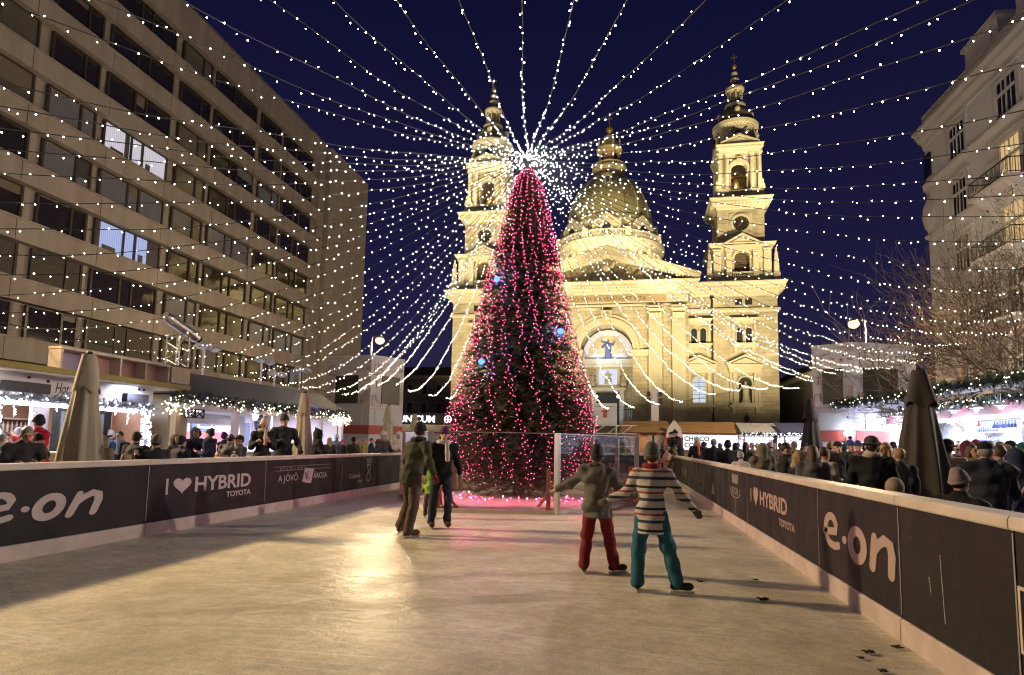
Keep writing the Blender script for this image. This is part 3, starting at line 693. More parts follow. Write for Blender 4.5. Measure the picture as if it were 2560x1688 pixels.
def niche(x, lit, statue):
    f = MB()
    for s in (-1,1): f.box(*sorted((x+s*1.25,x+s*1.75)),-.45,.01,8.4,13.0); f.box(*sorted((x+s*1.85,x+s*2.2)),-.25,.01,8.4,13.0)
    f.moulding(x-2.2,x+2.2,-.35,0,[(.02,13.0),(.15,13.2),(.15,13.7),(.35,13.9),(.35,14.1),(0,14.12)])
    gable(f,x,2.6,14.1,1.5,-.8,.02,.4)
    f.box(x-2.3,x+2.3,-.6,.01,7.7,8.05); f.box(x-2.0,x+2.0,-.75,.01,8.05,8.4)
    for s in (-1,1): f.box(x+s*1.7-.25,x+s*1.7+.25,-.5,.01,6.8,7.7)
    f.arch_ring(x,.95,1.2,11.4,-.3,.01,12)
    for s in (-1,1): f.box(*sorted((x+s*.95,x+s*1.2)),-.3,.01,8.4,11.4)
    o = f.build('aedicule', S2, CH)
    q = MB(); q.arch_plate(x,.95,11.4,8.4,-.04,.005)
    q.build('pane' if not statue else 'niche_back', glow('church_window', (.85,.92,1.0), .6) if lit else M_dark, o)
    if lit:
        q = MB()
        for i in range(1,6): q.box(x-.95,x+.95,-.07,-.02,8.4+i*.62,8.45+i*.62)
        q.box(x-.03,x+.03,-.07,-.02,8.4,12.3); q.build('glazing_bar', M_iron, o)
    if statue:
        q = MB(); q.smooth = True; q.box(x-.6,x+.6,-.7,0,8.4,8.75); draped(q,x,-.38,8.75,2.9,0,.7); q.build('niche_statue', S3, o)
for s in (-1, 1):
    twin_window(s*14.15); twin_window(s*20.9)
    niche(s*14.15, True, False); niche(s*20.9, False, True)
    q = MB(); q.box(s*14.15-1.3,s*14.15+1.3,-.32,-.1,5.0,6.7); q.build('relief_panel', S2, CH)
    q = MB(); q.smooth = True
    for i in range(4): draped(q, s*14.15-1+i*.65, -.32, 5.1, 1.4, 0, .3, .05*(-1)**i)
    q.build('panel_figures', S3, CH)
    q = MB()
    for i in (-1, 1): q.box(s*20.9+i*.75-.5,s*20.9+i*.75+.5,-.12,.01,23.6,24.5)
    q.build('attic_window', M_dark, CH)
# wall lantern on the right wing
q = MB(); q.bar((20.9,-.1,7.2-1.4),(20.9,-.9,7.2-1.1),.08); q.ring([[(20.9-a_,-.9-a_,z),(20.9+a_,-.9-a_,z),(20.9+a_,-.9+a_,z),(20.9-a_,-.9+a_,z)] for a_,z in ((.12,5.0),(.34,6.0),(.40,6.05),(.1,6.5),(.03,6.9))],4); q.build('wall_lantern', M_iron, CH)
# ---------------------------------------------------------------- towers
def arch_louvre(par, x, y, r, zs, zb, clear=False):
    q = MB(); q.arch_plate(x, r-.02, zs, zb, y, y+.12); o = q.build('belfry_louvre', M_louv, par)
    q = MB()
    k = int((zs+r-zb)/.42)
    for i in range(k):
        z = zb+.2+i*.42; hw = r-.05 if z < zs else math.sqrt(max(.01, r*r-(z-zs)**2))-.05
        q.box(x-hw, x+hw, y-.12, y, z, z+.1)
    q.box(x-.05, x+.05, y-.16, y, zb, zs+r-.1)
    return o, q
def tower(s):
    x = s*20.9; yc = 5.2; hb = 4.35
    T = MB()
    T.arch_wall(x-hb, x+hb, 27.1, 33.2, x, 1.15, 31.2, 28.3, .75, 1.9, 14)
    T.box(x-hb, x+hb, 1.9, yc+hb+.0, 27.1, 33.2)
    T.box(x-3.55, x+3.55, 1.35, yc+3.8, 33.2, 40.0)
    o = T.build('tower', S1, CH)
    # stage one trims
    t = MB()
    t.moulding(x-hb, x+hb, .75, yc+hb, [(.1,27.1),(.35,27.2),(.35,27.6),(.1,27.9),(.02,28.0)])
    corn(t, x-hb, x+hb, .75, yc+hb, 32.7, .7, .9)
    t.build('stage_cornice', S2, o)
    t = MB()
    for k in (-1, 1):
        t.box(x+k*3.75-.55, x+k*3.75+.55, .45, .8, 28.0, 32.0); capital(t, x+k*3.75, 1.1, .45, .8, 32.0, 32.75)
        t.box(x+k*2.0-.4, x+k*2.0+.4, .25, .8, 28.0, 31.7); capital(t, x+k*2.0, .8, .25, .8, 31.7, 32.4)
        for yy in (2.2, 5.2, 8.2): t.box(*sorted((x+k*(hb-.02), x+k*(hb+.3))), yy-.5, yy+.5, 28.0, 32.6)
    t.arch_ring(x, 1.15, 1.5, 31.2, .55, .8, 14)
    t.box(x-2.6, x+2.6, .15, .8, 32.4, 33.0)
    gable(t, x, 2.9, 33.0, 1.9, -.05, 1.5, .42); t.build('window_surround', S2, o)
    lo, q = arch_louvre(o, x, 1.55, 1.15, 31.2, 28.3); q.build('slat', M_louv, lo)
    b = MB(); balusters(b, [(x-1.5,.3),(x+1.5,.3)], 27.95, .95, 10); b.build('balustrade', S2, o)
    for k in (-1, 1):   # corner obelisks
        b = MB(); b.box(x+k*4.95-.5, x+k*4.95+.5, -.1, .9, 27.1, 28.6); b.ring([[(x+k*4.95-a,.4-a,z),(x+k*4.95+a,.4-a,z),(x+k*4.95+a,.4+a,z),(x+k*4.95-a,.4+a,z)] for a, z in ((.38,28.6),(.34,30.2),(.22,31.4),(.26,31.5),(.08,32.4))], 4); b.ball((x+k*4.95,.4,32.5), .2, 8, 6); b.build('obelisk', S2, o)
    # side windows (seen obliquely)
    for k in (-1, 1):
        b = MB()
        xx = x+k*(hb+.012); b.box(*sorted((xx, xx-k*.1)), 4.1, 6.3, 28.6, 31.6); b.build('side_louvre', M_louv, o)
    # clock
    yf = 1.35; cz = 37.0
    b = MB(); b.box(x-1.75, x+1.75, yf-.1, yf+.01, cz-1.75, cz+1.75); b.arch_ring(x, 1.2, 1.6, cz, yf-.3, yf-.08, 24, 0, 2*PI)
    for i in (-1,1):
        for j in (-1,1): b.arch_ring(x+i*1.4, .1, .3, cz+j*1.4, yf-.18, yf-.09, 10, 0, 2*PI)
    ck = b.build('clock', S2, o)
    ang = {1: (R(230), R(80)), -1: (R(225), R(75))}[s]
    b = MB(); b.prism([(x+1.2*math.cos(2*PI*i/24), cz+1.2*math.sin(2*PI*i/24)) for i in range(24)], yf-.16, yf-.11)
    di = b.build('clock_dial', mat('clock_black', (.02,.018,.014), .5), ck)
    b = MB()
    for i in range(12):
        a = 2*PI*i/12; p0 = Vector((x+.86*math.cos(a), yf-.2, cz+.86*math.sin(a))); p1 = Vector((x+1.1*math.cos(a), yf-.2, cz+1.1*math.sin(a))); b.bar(p0, p1, .1, .04, Vector((0,1,0)))
    for a, l in zip(ang, (.7, 1.0)): b.bar((x, yf-.24, cz), (x+l*math.cos(a), yf-.24, cz+l*math.sin(a)), .13, .04, Vector((0,1,0)))
    b.build('clock_marking', M_gold, ck)
    # big cornice
    t = MB(); corn(t, x-3.55, x+3.55, 1.35, yc+3.8, 39.4, 1.25, 1.7, .55); t.build('tower_cornice', S2, o)
    # belfry: square with cut corners, columns and gables
    B = MB(); hb2, y0b = 2.75, 2.0
    B.box(x-3.6, x+3.6, 1.6, yc+3.5, 41.1, 41.5)
    B.arch_wall(x-hb2, x+hb2, 41.5, 49.0, x, 1.25, 46.2, 43.0, y0b, y0b+.9, 14)
    B.arch_wall(x-hb2, x+hb2, 41.5, 49.0, x, 1.25, 46.2, 43.0, yc+2.3, yc+3.2, 14)
    for k in (-1, 1): B.box(*sorted((x+k*hb2, x+k*1.9)), y0b+.9, yc+2.3, 41.5, 49.0)
    B.box(x-1.9, x+1.9, y0b+.9, yc+2.3, 41.5, 42.9)
    B.build('belfry', S1, o)
    t = MB()
    for k in (-1, 1):
        for j in (2.35, 3.5): column(t, x+k*(j-.45), y0b-.35, .34, 42.7, 48.9, 10, 1.1)
        for yy in (3.3, 5.2, 7.2): column(t, x+k*(hb2+.4), yy, .34, 42.7, 48.9, 10, 1.1)
        t.box(x+k*2.6-.9, x+k*2.6+.9, y0b-.85, y0b+.02, 41.5, 42.7)
        t.box(*sorted((x+k*(hb2-.02), x+k*(hb2+.9))), 2.6, 7.8, 41.5, 42.7)
    t.arch_ring(x, 1.25, 1.75, 46.2, y0b-.25, y0b+.01, 14); t.box(x-1.8, x-1.25, y0b-.2, y0b+.01, 45.9, 46.25); t.box(x+1.25, x+1.8, y0b-.2, y0b+.01, 45.9, 46.25)
    t.prism([(x-.25,47.3),(x+.25,47.3),(x+.4,48.3),(x-.4,48.3)], y0b-.4, y0b)
    t.build('belfry_columns', S2, o)
    t = MB(); corn(t, x-3.1, x+3.1, y0b-.75, yc+3.2, 48.9, .6, 1.2, .4)
    gable(t, x, 3.0, 50.1, 1.5, y0b-1.2, y0b+2.4, .35)
    for k in (-1, 1):
        t.prism([(3.0,50.1),(7.4,50.1),(5.2,51.6)], *sorted((x+k*2.6, x+k*3.6)), axis='x')
    t.build('belfry_cornice', S2, o)
    b = MB(); balusters(b, [(x-1.7,y0b-.5),(x+1.7,y0b-.5)], 41.5, 1.1, 9); b.build('balustrade', S2, o)
    for k in (-1,1):
        for yy in (1.6, 8.6):
            b = MB(); b.lathe([(.4,0),(.4,.6),(.2,.8),(.42,1.4),(.3,2.0),(.12,2.3),(.2,2.6),(.02,3.0)], (x+k*3.5, yy, 41.5), 8); b.build('vase', S2, o)
    b = MB(); b.lathe([(.05,2.2),(.45,2.1),(.6,1.5),(.75,.6),(1.0,.1),(1.0,0)], (x,yc,43.9), 12); b.bar((x-1.6,yc,46.2),(x+1.6,yc,46.6),.25); b.build('bell', mat('bell_bronze', (.35,.22,.08), .4, metal=.6), o)
    # round upper drum, dome, lantern and finial
    t = MB(); t.smooth = True
    t.lathe([(3.0,50.0),(3.05,53.2),(3.1,53.3)], (x,yc,0), 32)
    t.build('upper_drum', S2, o)
    t = MB()
    t.lathe([(3.0,53.2),(3.2,53.5),(3.25,54.0),(3.6,54.3),(3.7,54.9),(3.55,55.1),(3.0,55.15)], (x,yc,0), 40)
    for i in range(40):
        a = 2*PI*i/40; p0 = (x+3.1*math.cos(a), yc+3.1*math.sin(a), 53.9); p1 = (x+3.5*math.cos(a), yc+3.5*math.sin(a), 54.15); t.bar(p0, p1, .2, .25)
    t.build('drum_cornice', S2, o)
    for i in range(8):
        a = 2*PI*(i+.5)/8
        t = MB(); cx_, cy_ = x+3.15*math.cos(a), yc+3.15*math.sin(a)
        t.tube([(cx_,cy_,50.5),(cx_+.12*math.cos(a),cy_+.12*math.sin(a),53.2)], [.42,.38], 8); t.ball((cx_+.3*math.cos(a),cy_+.3*math.sin(a),52.7), .35, 8, 6); t.build('drum_buttress', S3, o)
        if i % 2 == 0:
            t = MB(); a2 = 2*PI*i/8 - PI/2
            t.ball((x+3.08*math.cos(a2), yc+3.08*math.sin(a2), 52.2), .75, 10, 8, (1,1,1)); t.build('round_opening', M_dark, o)
    t = MB(); t.smooth = True
    t.lathe([(3.05,55.1),(3.0,55.6),(2.8,56.4),(2.4,57.2),(1.9,57.8),(1.5,58.15),(1.3,58.3)], (x,yc,0), 24)
    t.build('cupola', M_cop, o)
    t = MB(); t.smooth = True
    for i in range(4):
        a = PI*i/2 - PI/2; t.ball((x+2.5*math.cos(a), yc+2.5*math.sin(a), 57.0), .5, 8, 6, (1,1,1.3))
    t.lathe([(1.2,58.0),(1.7,58.2),(1.75,58.7),(1.6,58.85),(1.2,58.9)], (x,yc,0), 20)
    t.lathe([(.75,58.9),(.75,61.0)], (x,yc,0), 12)
    for i in range(8):
        a = 2*PI*i/8; column(t, x+1.12*math.cos(a), yc+1.12*math.sin(a), .16, 58.9, 61.0, 6, .5)
    t.lathe([(1.1,61.0),(1.5,61.2),(1.6,61.7),(1.45,61.9),(1.0,62.0),(.75,62.5),(.5,62.8),(.35,63.0),(.7,63.2),(.75,63.5),(.4,63.75),(.25,64.1),(.5,64.4),(.5,64.7),(.2,65.0),(.14,65.4)], (x,yc,0), 16)
    t.build('tower_lantern', S2, o)
    t = MB(); t.lathe([(.14,65.3),(.36,65.6),(.4,66.0),(.2,66.3),(.08,66.5)], (x,yc,0), 10); t.bar((x,yc,66.4),(x,yc,68.1),.13); t.bar((x-.5,yc,67.5),(x+.5,yc,67.5),.13)
    t.build('cross', M_gold, o)
    return o
tower(-1); tower(1)
# ---------------------------------------------------------------- great dome (its axis lies well behind the front)
DX, DY = -1.55, 38.0
D = MB(); D.smooth = True
D.lathe([(10.9,30),(10.9,42.5)], (DX,DY,0), 48)
dm = D.build('dome', S1, CH)
t = MB()
t.lathe([(10.9,42.2),(11.2,42.5),(11.3,43.2),(12.1,43.8),(12.2,44.5),(11.6,44.8),(10.5,44.9)], (DX,DY,0), 48)
t.lathe([(10.9,36.6),(11.15,36.8),(11.15,37.3),(10.9,37.5)], (DX,DY,0), 48)
for i in range(64):
    a = 2*PI*i/64; t.bar((DX+11.2*math.cos(a),DY+11.2*math.sin(a),43.35),(DX+11.8*math.cos(a),DY+11.8*math.sin(a),43.55),.4,.35)
t.build('drum_cornice', S2, dm)
for i in range(16):
    a = 2*PI*(i+.5)/16 - PI/2; ca, sa = math.cos(a), math.sin(a)
    if sa > .35: continue
    t = MB(); 
    for dd in (-.07, .07):
        t.bar((DX+11.1*math.cos(a+dd),DY+11.1*math.sin(a+dd),37.4),(DX+11.1*math.cos(a+dd),DY+11.1*math.sin(a+dd),41.6),.75,.75,Vector((ca,sa,0)))
        t.bar((DX+11.15*math.cos(a+dd),DY+11.15*math.sin(a+dd),41.6),(DX+11.15*math.cos(a+dd),DY+11.15*math.sin(a+dd),42.4),.95,.95,Vector((ca,sa,0)))
    t.build('drum_pilaster', S2, dm)
for i in range(16):
    a = 2*PI*i/16 - PI/2
    if math.sin(a) > .35: continue
    t = MB(); t.arch_plate(0, .95, 40.2, 38.0, -.15, .15); wv = t.build('drum_window', M_louv if i % 2 else mat('drum_recess', (.10,.065,.035), .8), dm, (DX+10.9*math.cos(a), DY+10.9*math.sin(a), 0), a+PI/2)
    t = MB(); t.arch_ring(0, .95, 1.35, 40.2, -.35, -.0, 12); t.box(-1.35,-.95,-.3,0,38.0,40.2); t.box(.95,1.35,-.3,0,38.0,40.2); t.box(-1.5,1.5,-.4,0,37.7,38.0); t.build('surround', S2, wv)
t = MB(); ring_pts = [(DX+11.5*math.cos(2*PI*i/32),DY+11.5*math.sin(2*PI*i/32)) for i in range(33)]
balusters(t, ring_pts, 44.8, 1.5, 6)
for i in range(8):
    a = 2*PI*(i+.5)/8; t.box(DX+11.5*math.cos(a)-.6,DX+11.5*math.cos(a)+.6,DY+11.5*math.sin(a)-.6,DY+11.5*math.sin(a)+.6,44.8,46.6)
t.build('balustrade', S2, dm)
t = MB(); t.lathe([(9.6,44.8),(9.6,48.6),(9.9,48.8),(9.9,49.3),(9.5,49.5)], (DX,DY,0), 48)
for i in range(8):
    a = 2*PI*i/8 - PI/2
    ux, uy = -math.sin(a), math.cos(a); cx_, cy_ = DX+9.7*math.cos(a), DY+9.7*math.sin(a)
    lv = [(cx_+ux*k_+math.cos(a)*o_, cy_+uy*k_+math.sin(a)*o_, z) for o_ in (.9,-1.0) for k_, z in ((-3.0,44.9),(3.0,44.9),(3.0,48.0),(0,50.3),(-3.0,48.0))]
    t.add(lv, [(0,1,2,3,4),(9,8,7,6,5),(0,5,6,1),(1,6,7,2),(2,7,8,3),(3,8,9,4),(4,9,5,0)])
t.build('attic_ring', S1, dm)
for i in range(8):
    a = 2*PI*i/8 - PI/2
    if math.sin(a) > .35: continue
    t = MB(); t.arch_plate(0, .8, 47.0, 46.0, -.2, .1); t.build('attic_opening', M_dark, dm, (DX+10.62*math.cos(a), DY+10.62*math.sin(a), 0), a+PI/2)
t = MB(); t.smooth = True
prof = [(9.3*math.sqrt(max(0, 1-((z_-49.6)/12.9)**2.0)), z_) for z_ in [49.6+11.6*i/16 for i in range(17)]]
t.lathe(prof, (DX,DY,0), 48)
for i in range(16):
    a = 2*PI*i/16
    t.tube([(DX+(r_+.05)*math.cos(a), DY+(r_+.05)*math.sin(a), z) for r_, z in prof], .2, 5)
t.build('dome_shell', M_cop, dm)
t = MB(); t.lathe([(9.3,49.2),(9.8,49.4),(9.75,50.3),(9.2,50.6)], (DX,DY,0), 48); t.build('dome_ring', M_cop, dm)
for i in range(1):
    a = -PI/2
    zz = 58.4; rr = 9.3*math.sqrt(1-((zz-49.6)/12.9)**2.0)
    t = MB(); t.box(-.6,.6,-.9,.6,-.8,.9); gable(t,0,.85,.9,.6,-1.0,.4,.2,.1); o_d = t.build('dormer', M_cop, dm, (DX+rr*math.cos(a), DY+rr*math.sin(a), zz), a+PI/2)
    t = MB(); t.box(-.35,.35,-.93,-.9,-.5,.6); t.build('opening', M_dark, o_d)
t = MB(); t.smooth = False
LZ = 60.6
t.lathe([(3.6,LZ),(4.0,LZ+.3),(4.1,LZ+1.0),(3.7,LZ+1.6),(3.2,LZ+2.2),(3.5,LZ+2.6),(3.9,LZ+3.0),(3.9,LZ+3.4),(3.0,LZ+3.5)], (DX,DY,0), 24)
balusters(t, [(DX+3.5*math.cos(2*PI*i/12),DY+3.5*math.sin(2*PI*i/12)) for i in range(13)], LZ+3.4, .9, 4)
t.lathe([(1.9,LZ+3.4),(1.9,LZ+7.4)], (DX,DY,0), 16)
for i in range(8):
    a = 2*PI*(i+.5)/8; column(t, DX+2.25*math.cos(a), DY+2.25*math.sin(a), .3, LZ+3.4, LZ+7.4, 8, .9)
t.lathe([(2.4,LZ+7.4),(2.9,LZ+7.7),(2.9,LZ+8.2),(2.3,LZ+8.4),(2.1,LZ+9.2),(1.7,LZ+10.0),(1.2,LZ+10.6),(.9,LZ+11.0),(.95,LZ+11.3),(.5,LZ+11.6),(.3,LZ+12.2)], (DX,DY,0), 20)
for i in range(8):
    a = 2*PI*(i+.5)/8; t.lathe([(.25,0),(.25,.6),(.1,.8),(.22,1.3),(.02,2.0)], (DX+2.5*math.cos(a),DY+2.5*math.sin(a),LZ+8.3), 6)
t.build('dome_lantern', mat('lantern_stone', (.30,.24,.13), .8, var=.2, scale=1), dm)
for i in range(8):
    a = 2*PI*i/8 - PI/2
    if math.sin(a) > .35: continue
    t = MB(); t.arch_plate(0,.5,LZ+6.2,LZ+4.2,-.06,.06); t.build('lantern_opening', M_dark if i else mat('lantern_pink', (.5,.22,.18), .7), dm, (DX+1.9*math.cos(a),DY+1.9*math.sin(a),0), a+PI/2)
t = MB(); t.lathe([(.3,LZ+12.1),(.75,LZ+12.5),(.85,LZ+13.1),(.5,LZ+13.6),(.2,LZ+13.9)], (DX,DY,0), 12); t.bar((DX,DY,LZ+13.8),(DX,DY,LZ+16.6),.2); t.bar((DX-.8,DY,LZ+15.6),(DX+.8,DY,LZ+15.6),.2); t.build('cross', M_gold, dm)
# ---------------------------------------------------------------- the floodlights that light it
FL = []
for x, y, z, tx, ty, tz, wts, sp in ((-31,80,4.5,-25,101,27,32516,84),(-17,80,4.5,-16,101,28,31215,84),(-3,78,4.5,-3,100,27,33816,84),(11,79,4.5,10,100,28,31215,84),(25,78,4.5,20,100,27,33816,84),
        (-36,70,6,-23.5,101,40,100000,30),(36,68,6,18.5,101,40,106000,30)):
    FL.append(light('floodlight', 'SPOT', (x,y,z), FLOOD, wts, (tx,ty,tz), .4, sp, .9))
for s in (-1, 1): light('floodlight', 'SPOT', (-2.5+s*37,72,7), FLOOD, 96868, (-2.5+s*20.9,105,56), .4, 17, .7); light('floodlight', 'SPOT', (-2.5+s*14,70,7), FLOOD, 64579, (-3.3,137,62), .4, 16, .7)
for s in (-1, 1):   # lamps on the roof behind the pediment wash the drum; small ones stand on the tower cornices
    light('floodlight', 'SPOT', (-2.6+s*13,111,30.5), FLOOD, 24216, (-4,136,44), .5, 90, .8)
    light('floodlight', 'SPOT', (-2.6+s*6,107,34.2), FLOOD, 22602, (-4,136,46), .5, 80, .8)
    for dx in (-3.2, 3.2): light('floodlight', 'SPOT', (-2.5+s*20.9+dx,98.6-s*.5,42.0), FLOOD, 967, (-2.5+s*20.9+dx*.4,104,52), .2, 110, .8)
    light('floodlight', 'POINT', (-2.5+s*20.9,104.6-s*.55,44.6), (1,.78,.45), 700, None, .3)
light('portal_light', 'AREA', (-2.5,100.9,16.0), (.50,.62,1.0), 260, (-2.6,104.4,18.6), (5,.4))
light('portal_light', 'AREA', (-2.5,101.2,6.0), (.70,.78,1.0), 110, (-2.6,104.4,11), (5,.5))
# ================================================================== office block on the left
def concrete_mat(name, c, streak=.18):
    mt, n, b = nodes_of(name); L = n.links.new; t = n.nodes.new('ShaderNodeTexCoord')
    mp = n.nodes.new('ShaderNodeMapping'); mp.inputs['Scale'].default_value = (1,1.1,.12); L(t.outputs['Object'], mp.inputs[0])
    a = n.nodes.new('ShaderNodeTexNoise'); a.inputs['Scale'].default_value = 1.2; a.inputs['Detail'].default_value = 6; L(mp.outputs[0], a.inputs['Vector'])
    f = n.nodes.new('ShaderNodeTexNoise'); f.inputs['Scale'].default_value = 18; f.inputs['Detail'].default_value = 4; L(t.outputs['Object'], f.inputs['Vector'])
    mx = n.nodes.new('ShaderNodeMix'); mx.data_type = 'RGBA'
    mx.inputs[6].default_value = tuple(x*(1-streak) for x in c)+(1,); mx.inputs[7].default_value = tuple(x*(1+streak) for x in c)+(1,)
    L(a.outputs['Fac'], mx.inputs[0])
    mr = n.nodes.new('ShaderNodeMapRange'); mr.inputs['To Min'].default_value = .85; mr.inputs['To Max'].default_value = 1.15; L(f.outputs['Fac'], mr.inputs['Value'])
    mu = n.nodes.new('ShaderNodeMix'); mu.data_type = 'RGBA'; mu.blend_type = 'MULTIPLY'; mu.inputs[0].default_value = 1
    L(mx.outputs[2], mu.inputs[6]); L(mr.outputs[0], mu.inputs[7]); L(mu.outputs[2], b.inputs['Base Color']); b.inputs['Roughness'].default_value = .85
    return mt
def reflect_glass(name, c, rough=.05, ior=2.3):
    mt, n, b = nodes_of(name); L = n.links.new; t = n.nodes.new('ShaderNodeTexCoord')
    b.inputs['Base Color'].default_value = (*c,1); b.inputs['Roughness'].default_value = rough; b.inputs['IOR'].default_value = ior
    no = n.nodes.new('ShaderNodeTexNoise'); no.inputs['Scale'].default_value = .9; no.inputs['Detail'].default_value = 2; L(t.outputs['Object'], no.inputs['Vector'])
    bp = n.nodes.new('ShaderNodeBump'); bp.inputs['Strength'].default_value = .12; bp.inputs['Distance'].default_value = .05; L(no.outputs['Fac'], bp.inputs['Height']); L(bp.outputs[0], b.inputs['Normal'])
    return mt
def curtain_mat(name, c, e, s):
    """window with a pleated blind behind the glass, lit from the room"""
    mt, n, b = nodes_of(name); L = n.links.new; t = n.nodes.new('ShaderNodeTexCoord')
    w = n.nodes.new('ShaderNodeTexWave'); w.inputs['Scale'].default_value = 2.2; w.inputs['Distortion'].default_value = 3; w.bands_direction = 'Y'; L(t.outputs['Object'], w.inputs['Vector'])
    mx = n.nodes.new('ShaderNodeMix'); mx.data_type = 'RGBA'; mx.inputs[6].default_value = tuple(x*.7 for x in c)+(1,); mx.inputs[7].default_value = (*c,1); L(w.outputs['Fac'], mx.inputs[0])
    L(mx.outputs[2], b.inputs['Base Color']); b.inputs['Roughness'].default_value = .12; b.inputs['IOR'].default_value = 1.6
    if s:
        m2 = n.nodes.new('ShaderNodeMix'); m2.data_type = 'RGBA'; m2.inputs[6].default_value = tuple(x*.75 for x in e)+(1,); m2.inputs[7].default_value = (*e,1); L(w.outputs['Fac'], m2.inputs[0]); L(m2.outputs[2], b.inputs['Emission Color'])
        b.inputs['Emission Strength'].default_value = s
    return mt
CON = concrete_mat('concrete_band', (.37,.325,.275), .38); CON2 = concrete_mat('concrete_side', (.42,.37,.305))
M_rec = mat('recess_brown', (.035,.028,.022), .6, var=.2); M_alu = mat('window_alu', (.055,.045,.036), .4)
G_dark = reflect_glass('glass_dark', (.030,.024,.018), .05, 2.0); G_blind = curtain_mat('glass_blind', (.16,.145,.135), (.3,.3,.32), .06)
G_blind2 = curtain_mat('glass_curtain', (.10,.085,.06), (.25,.2,.12), .05)
G_lit = curtain_mat('glass_lit_white', (.4,.4,.42), (.50,.49,.58), .85); G_blue = curtain_mat('glass_lit_blue', (.3,.35,.5), (.30,.38,.70), .8)
OB = thing('office_building', 'long modern office block with concrete bands and strip windows on the left', 'office building', (-30,0,0))
Z = [27.45-3.02*k for k in range(9)]            # sills
w = MB()
w.box(-14, -.55, 3, 57.1, 0, 31.0)
w.box(-.5, 0, 3, 57.1, Z[0]+1.9, 31.6)
for k in range(9):
    top = Z[k]; bot = Z[k+1]+1.9 if k < 8 else 0
    w.box(-.55, 0, 3, 57.1, bot, top-.04); w.box(-.62, .06, 3, 57.1, top-.04, top+.06)
w.box(-.55, -.01, 56.1, 57.09, 0, 31.5)
w.build('concrete_bands', CON, OB)
w = MB()
for k in range(9):
    bot = Z[k+1]+1.9 if k < 8 else 0
    for y in (6.45,11.1,15.9,20.8,25.6,30.5,35.3,40.2,45.0,49.9,54.7): w.box(-.02,.003,y-.018,y+.018,bot+.01,Z[k]-.05)
for y in (11.1,20.8,30.5,40.2,49.9): w.box(-.02,.003,y-.018,y+.018,Z[0]+1.92,31.58)
w.build('panel_joint', M_rec, OB)
r_ = MB(); r_.box(-14,.05,3,57.15,31.6,31.75); r_.build('roof_edge', mat('roof_metal', (.18,.17,.16), .5), OB)
rr = random.Random(3)
M_blind = [mat('blind_grey', (.20,.19,.18), .7), mat('blind_tan', (.17,.14,.10), .7), mat('blind_dark', (.06,.055,.05), .7)]
LIT = {(3,30.7):'w', (4,30.7):None, (5,30.7):'b', (2,40.4,1):'p', (4,21.0):None}
for k in range(9):
    for y0 in (1.6,11.3,21.0,30.7,40.4,50.1):
        for grp in (0,1):
            if y0 > 50 and grp: continue
            yb = y0 + (6.0 if grp else 0)
            panes = ((0,1.95),(2.1,2.8),(3.1,5.0)) if grp == 0 else ((0,1.85),(2.15,2.9))
            if yb < 3: continue
            f = MB(); z0, z1 = Z[k]+.07, Z[k]+1.86; ye = yb + panes[-1][1]
            f.box(-.5,-.34,yb-.12,ye+.12,z1-.07,z1); f.box(-.5,-.34,yb-.12,ye+.12,z0,z0+.07)
            edges = [yb-.06] + [ (yb+a[1]+yb+b_[0])/2 for a, b_ in zip(panes[:-1], panes[1:]) ] + [ye+.06]
            for e_ in edges: f.box(-.5,-.34,e_-.07,e_+.07,z0+.07,z1-.07)
            wn = f.build('window', M_alu, OB)
            x = rr.random(); m_ = G_dark if x < .5 else (G_blind if x < .8 else G_blind2)
            if y0 >= 40: m_ = G_dark if x < .85 else G_blind
            if k == 3 and y0 == 30.7 and grp == 0: m_ = G_lit
            if k == 5 and y0 == 30.7 and grp == 0: m_ = G_blue
            if k == 3 and y0 == 40.4 and grp == 0: m_ = G_lit if False else G_dark
            if k == 4 and y0 == 21.0 and grp == 1: m_ = G_blind
            if k in (6,7) and y0 <= 11.3: m_ = G_blind
            p = MB()
            for a, b_ in panes: p.box(-.47,-.42,yb+a-.06,yb+b_+.06,z0+.05,z1-.05)
            if k == 4 and y0 == 40.4: pass
            p.build('pane', m_, wn)
            if m_ in (G_lit, G_blue):
                q = MB()
                for a, b_ in ((-.05,.38),(4.0,5.05)) if m_ is G_blue else ((1.55,1.98),):
                    for kq in range(int((b_-a)/.09)): q.box(-.419,-.405-.006*(kq%2),yb+a+kq*.09,yb+a+kq*.09+.09,z0+.06,z1-.06)
                q.build('drape', mat('drape_grey', (.10,.09,.10), .8), wn)
                q = MB(); q.box(-.419,-.411,yb+.5,yb+1.5,z0+.06,z0+.42); q.box(-.419,-.410,yb+3.3,yb+3.7,z0+.06,z0+.62); q.build('furniture', mat('desk_dark', (.12,.11,.12), .7), wn)
            if rr.random() < .45 and m_ not in (G_lit, G_blue):
                q = MB(); drop = rr.choice((.3,.45,.7,1.0,1.3)); a, b_ = rr.choice(panes); q.box(-.419,-.405,yb+a-.02,yb+b_+.02,z1-.08-drop,z1-.08)
                for kq in range(int(drop/.12)): q.box(-.404,-.400,yb+a-.02,yb+b_+.02,z1-.12-kq*.12,z1-.10-kq*.12)
                q.build('blind', M_blind[rr.randrange(3)], wn)
s_ = MB(); s_.box(-14,-1.3,57.1,58.3,0,31.0); s_.build('dark_slot', M_rec, OB)
s_ = MB(); s_.box(-14,.0,58.3,67.7,0,32.0); s_.box(0,.05,64.2,64.35,0,24); s_.box(0,.05,64.55,64.7,0,24); s_.build('stair_block', CON2, OB)
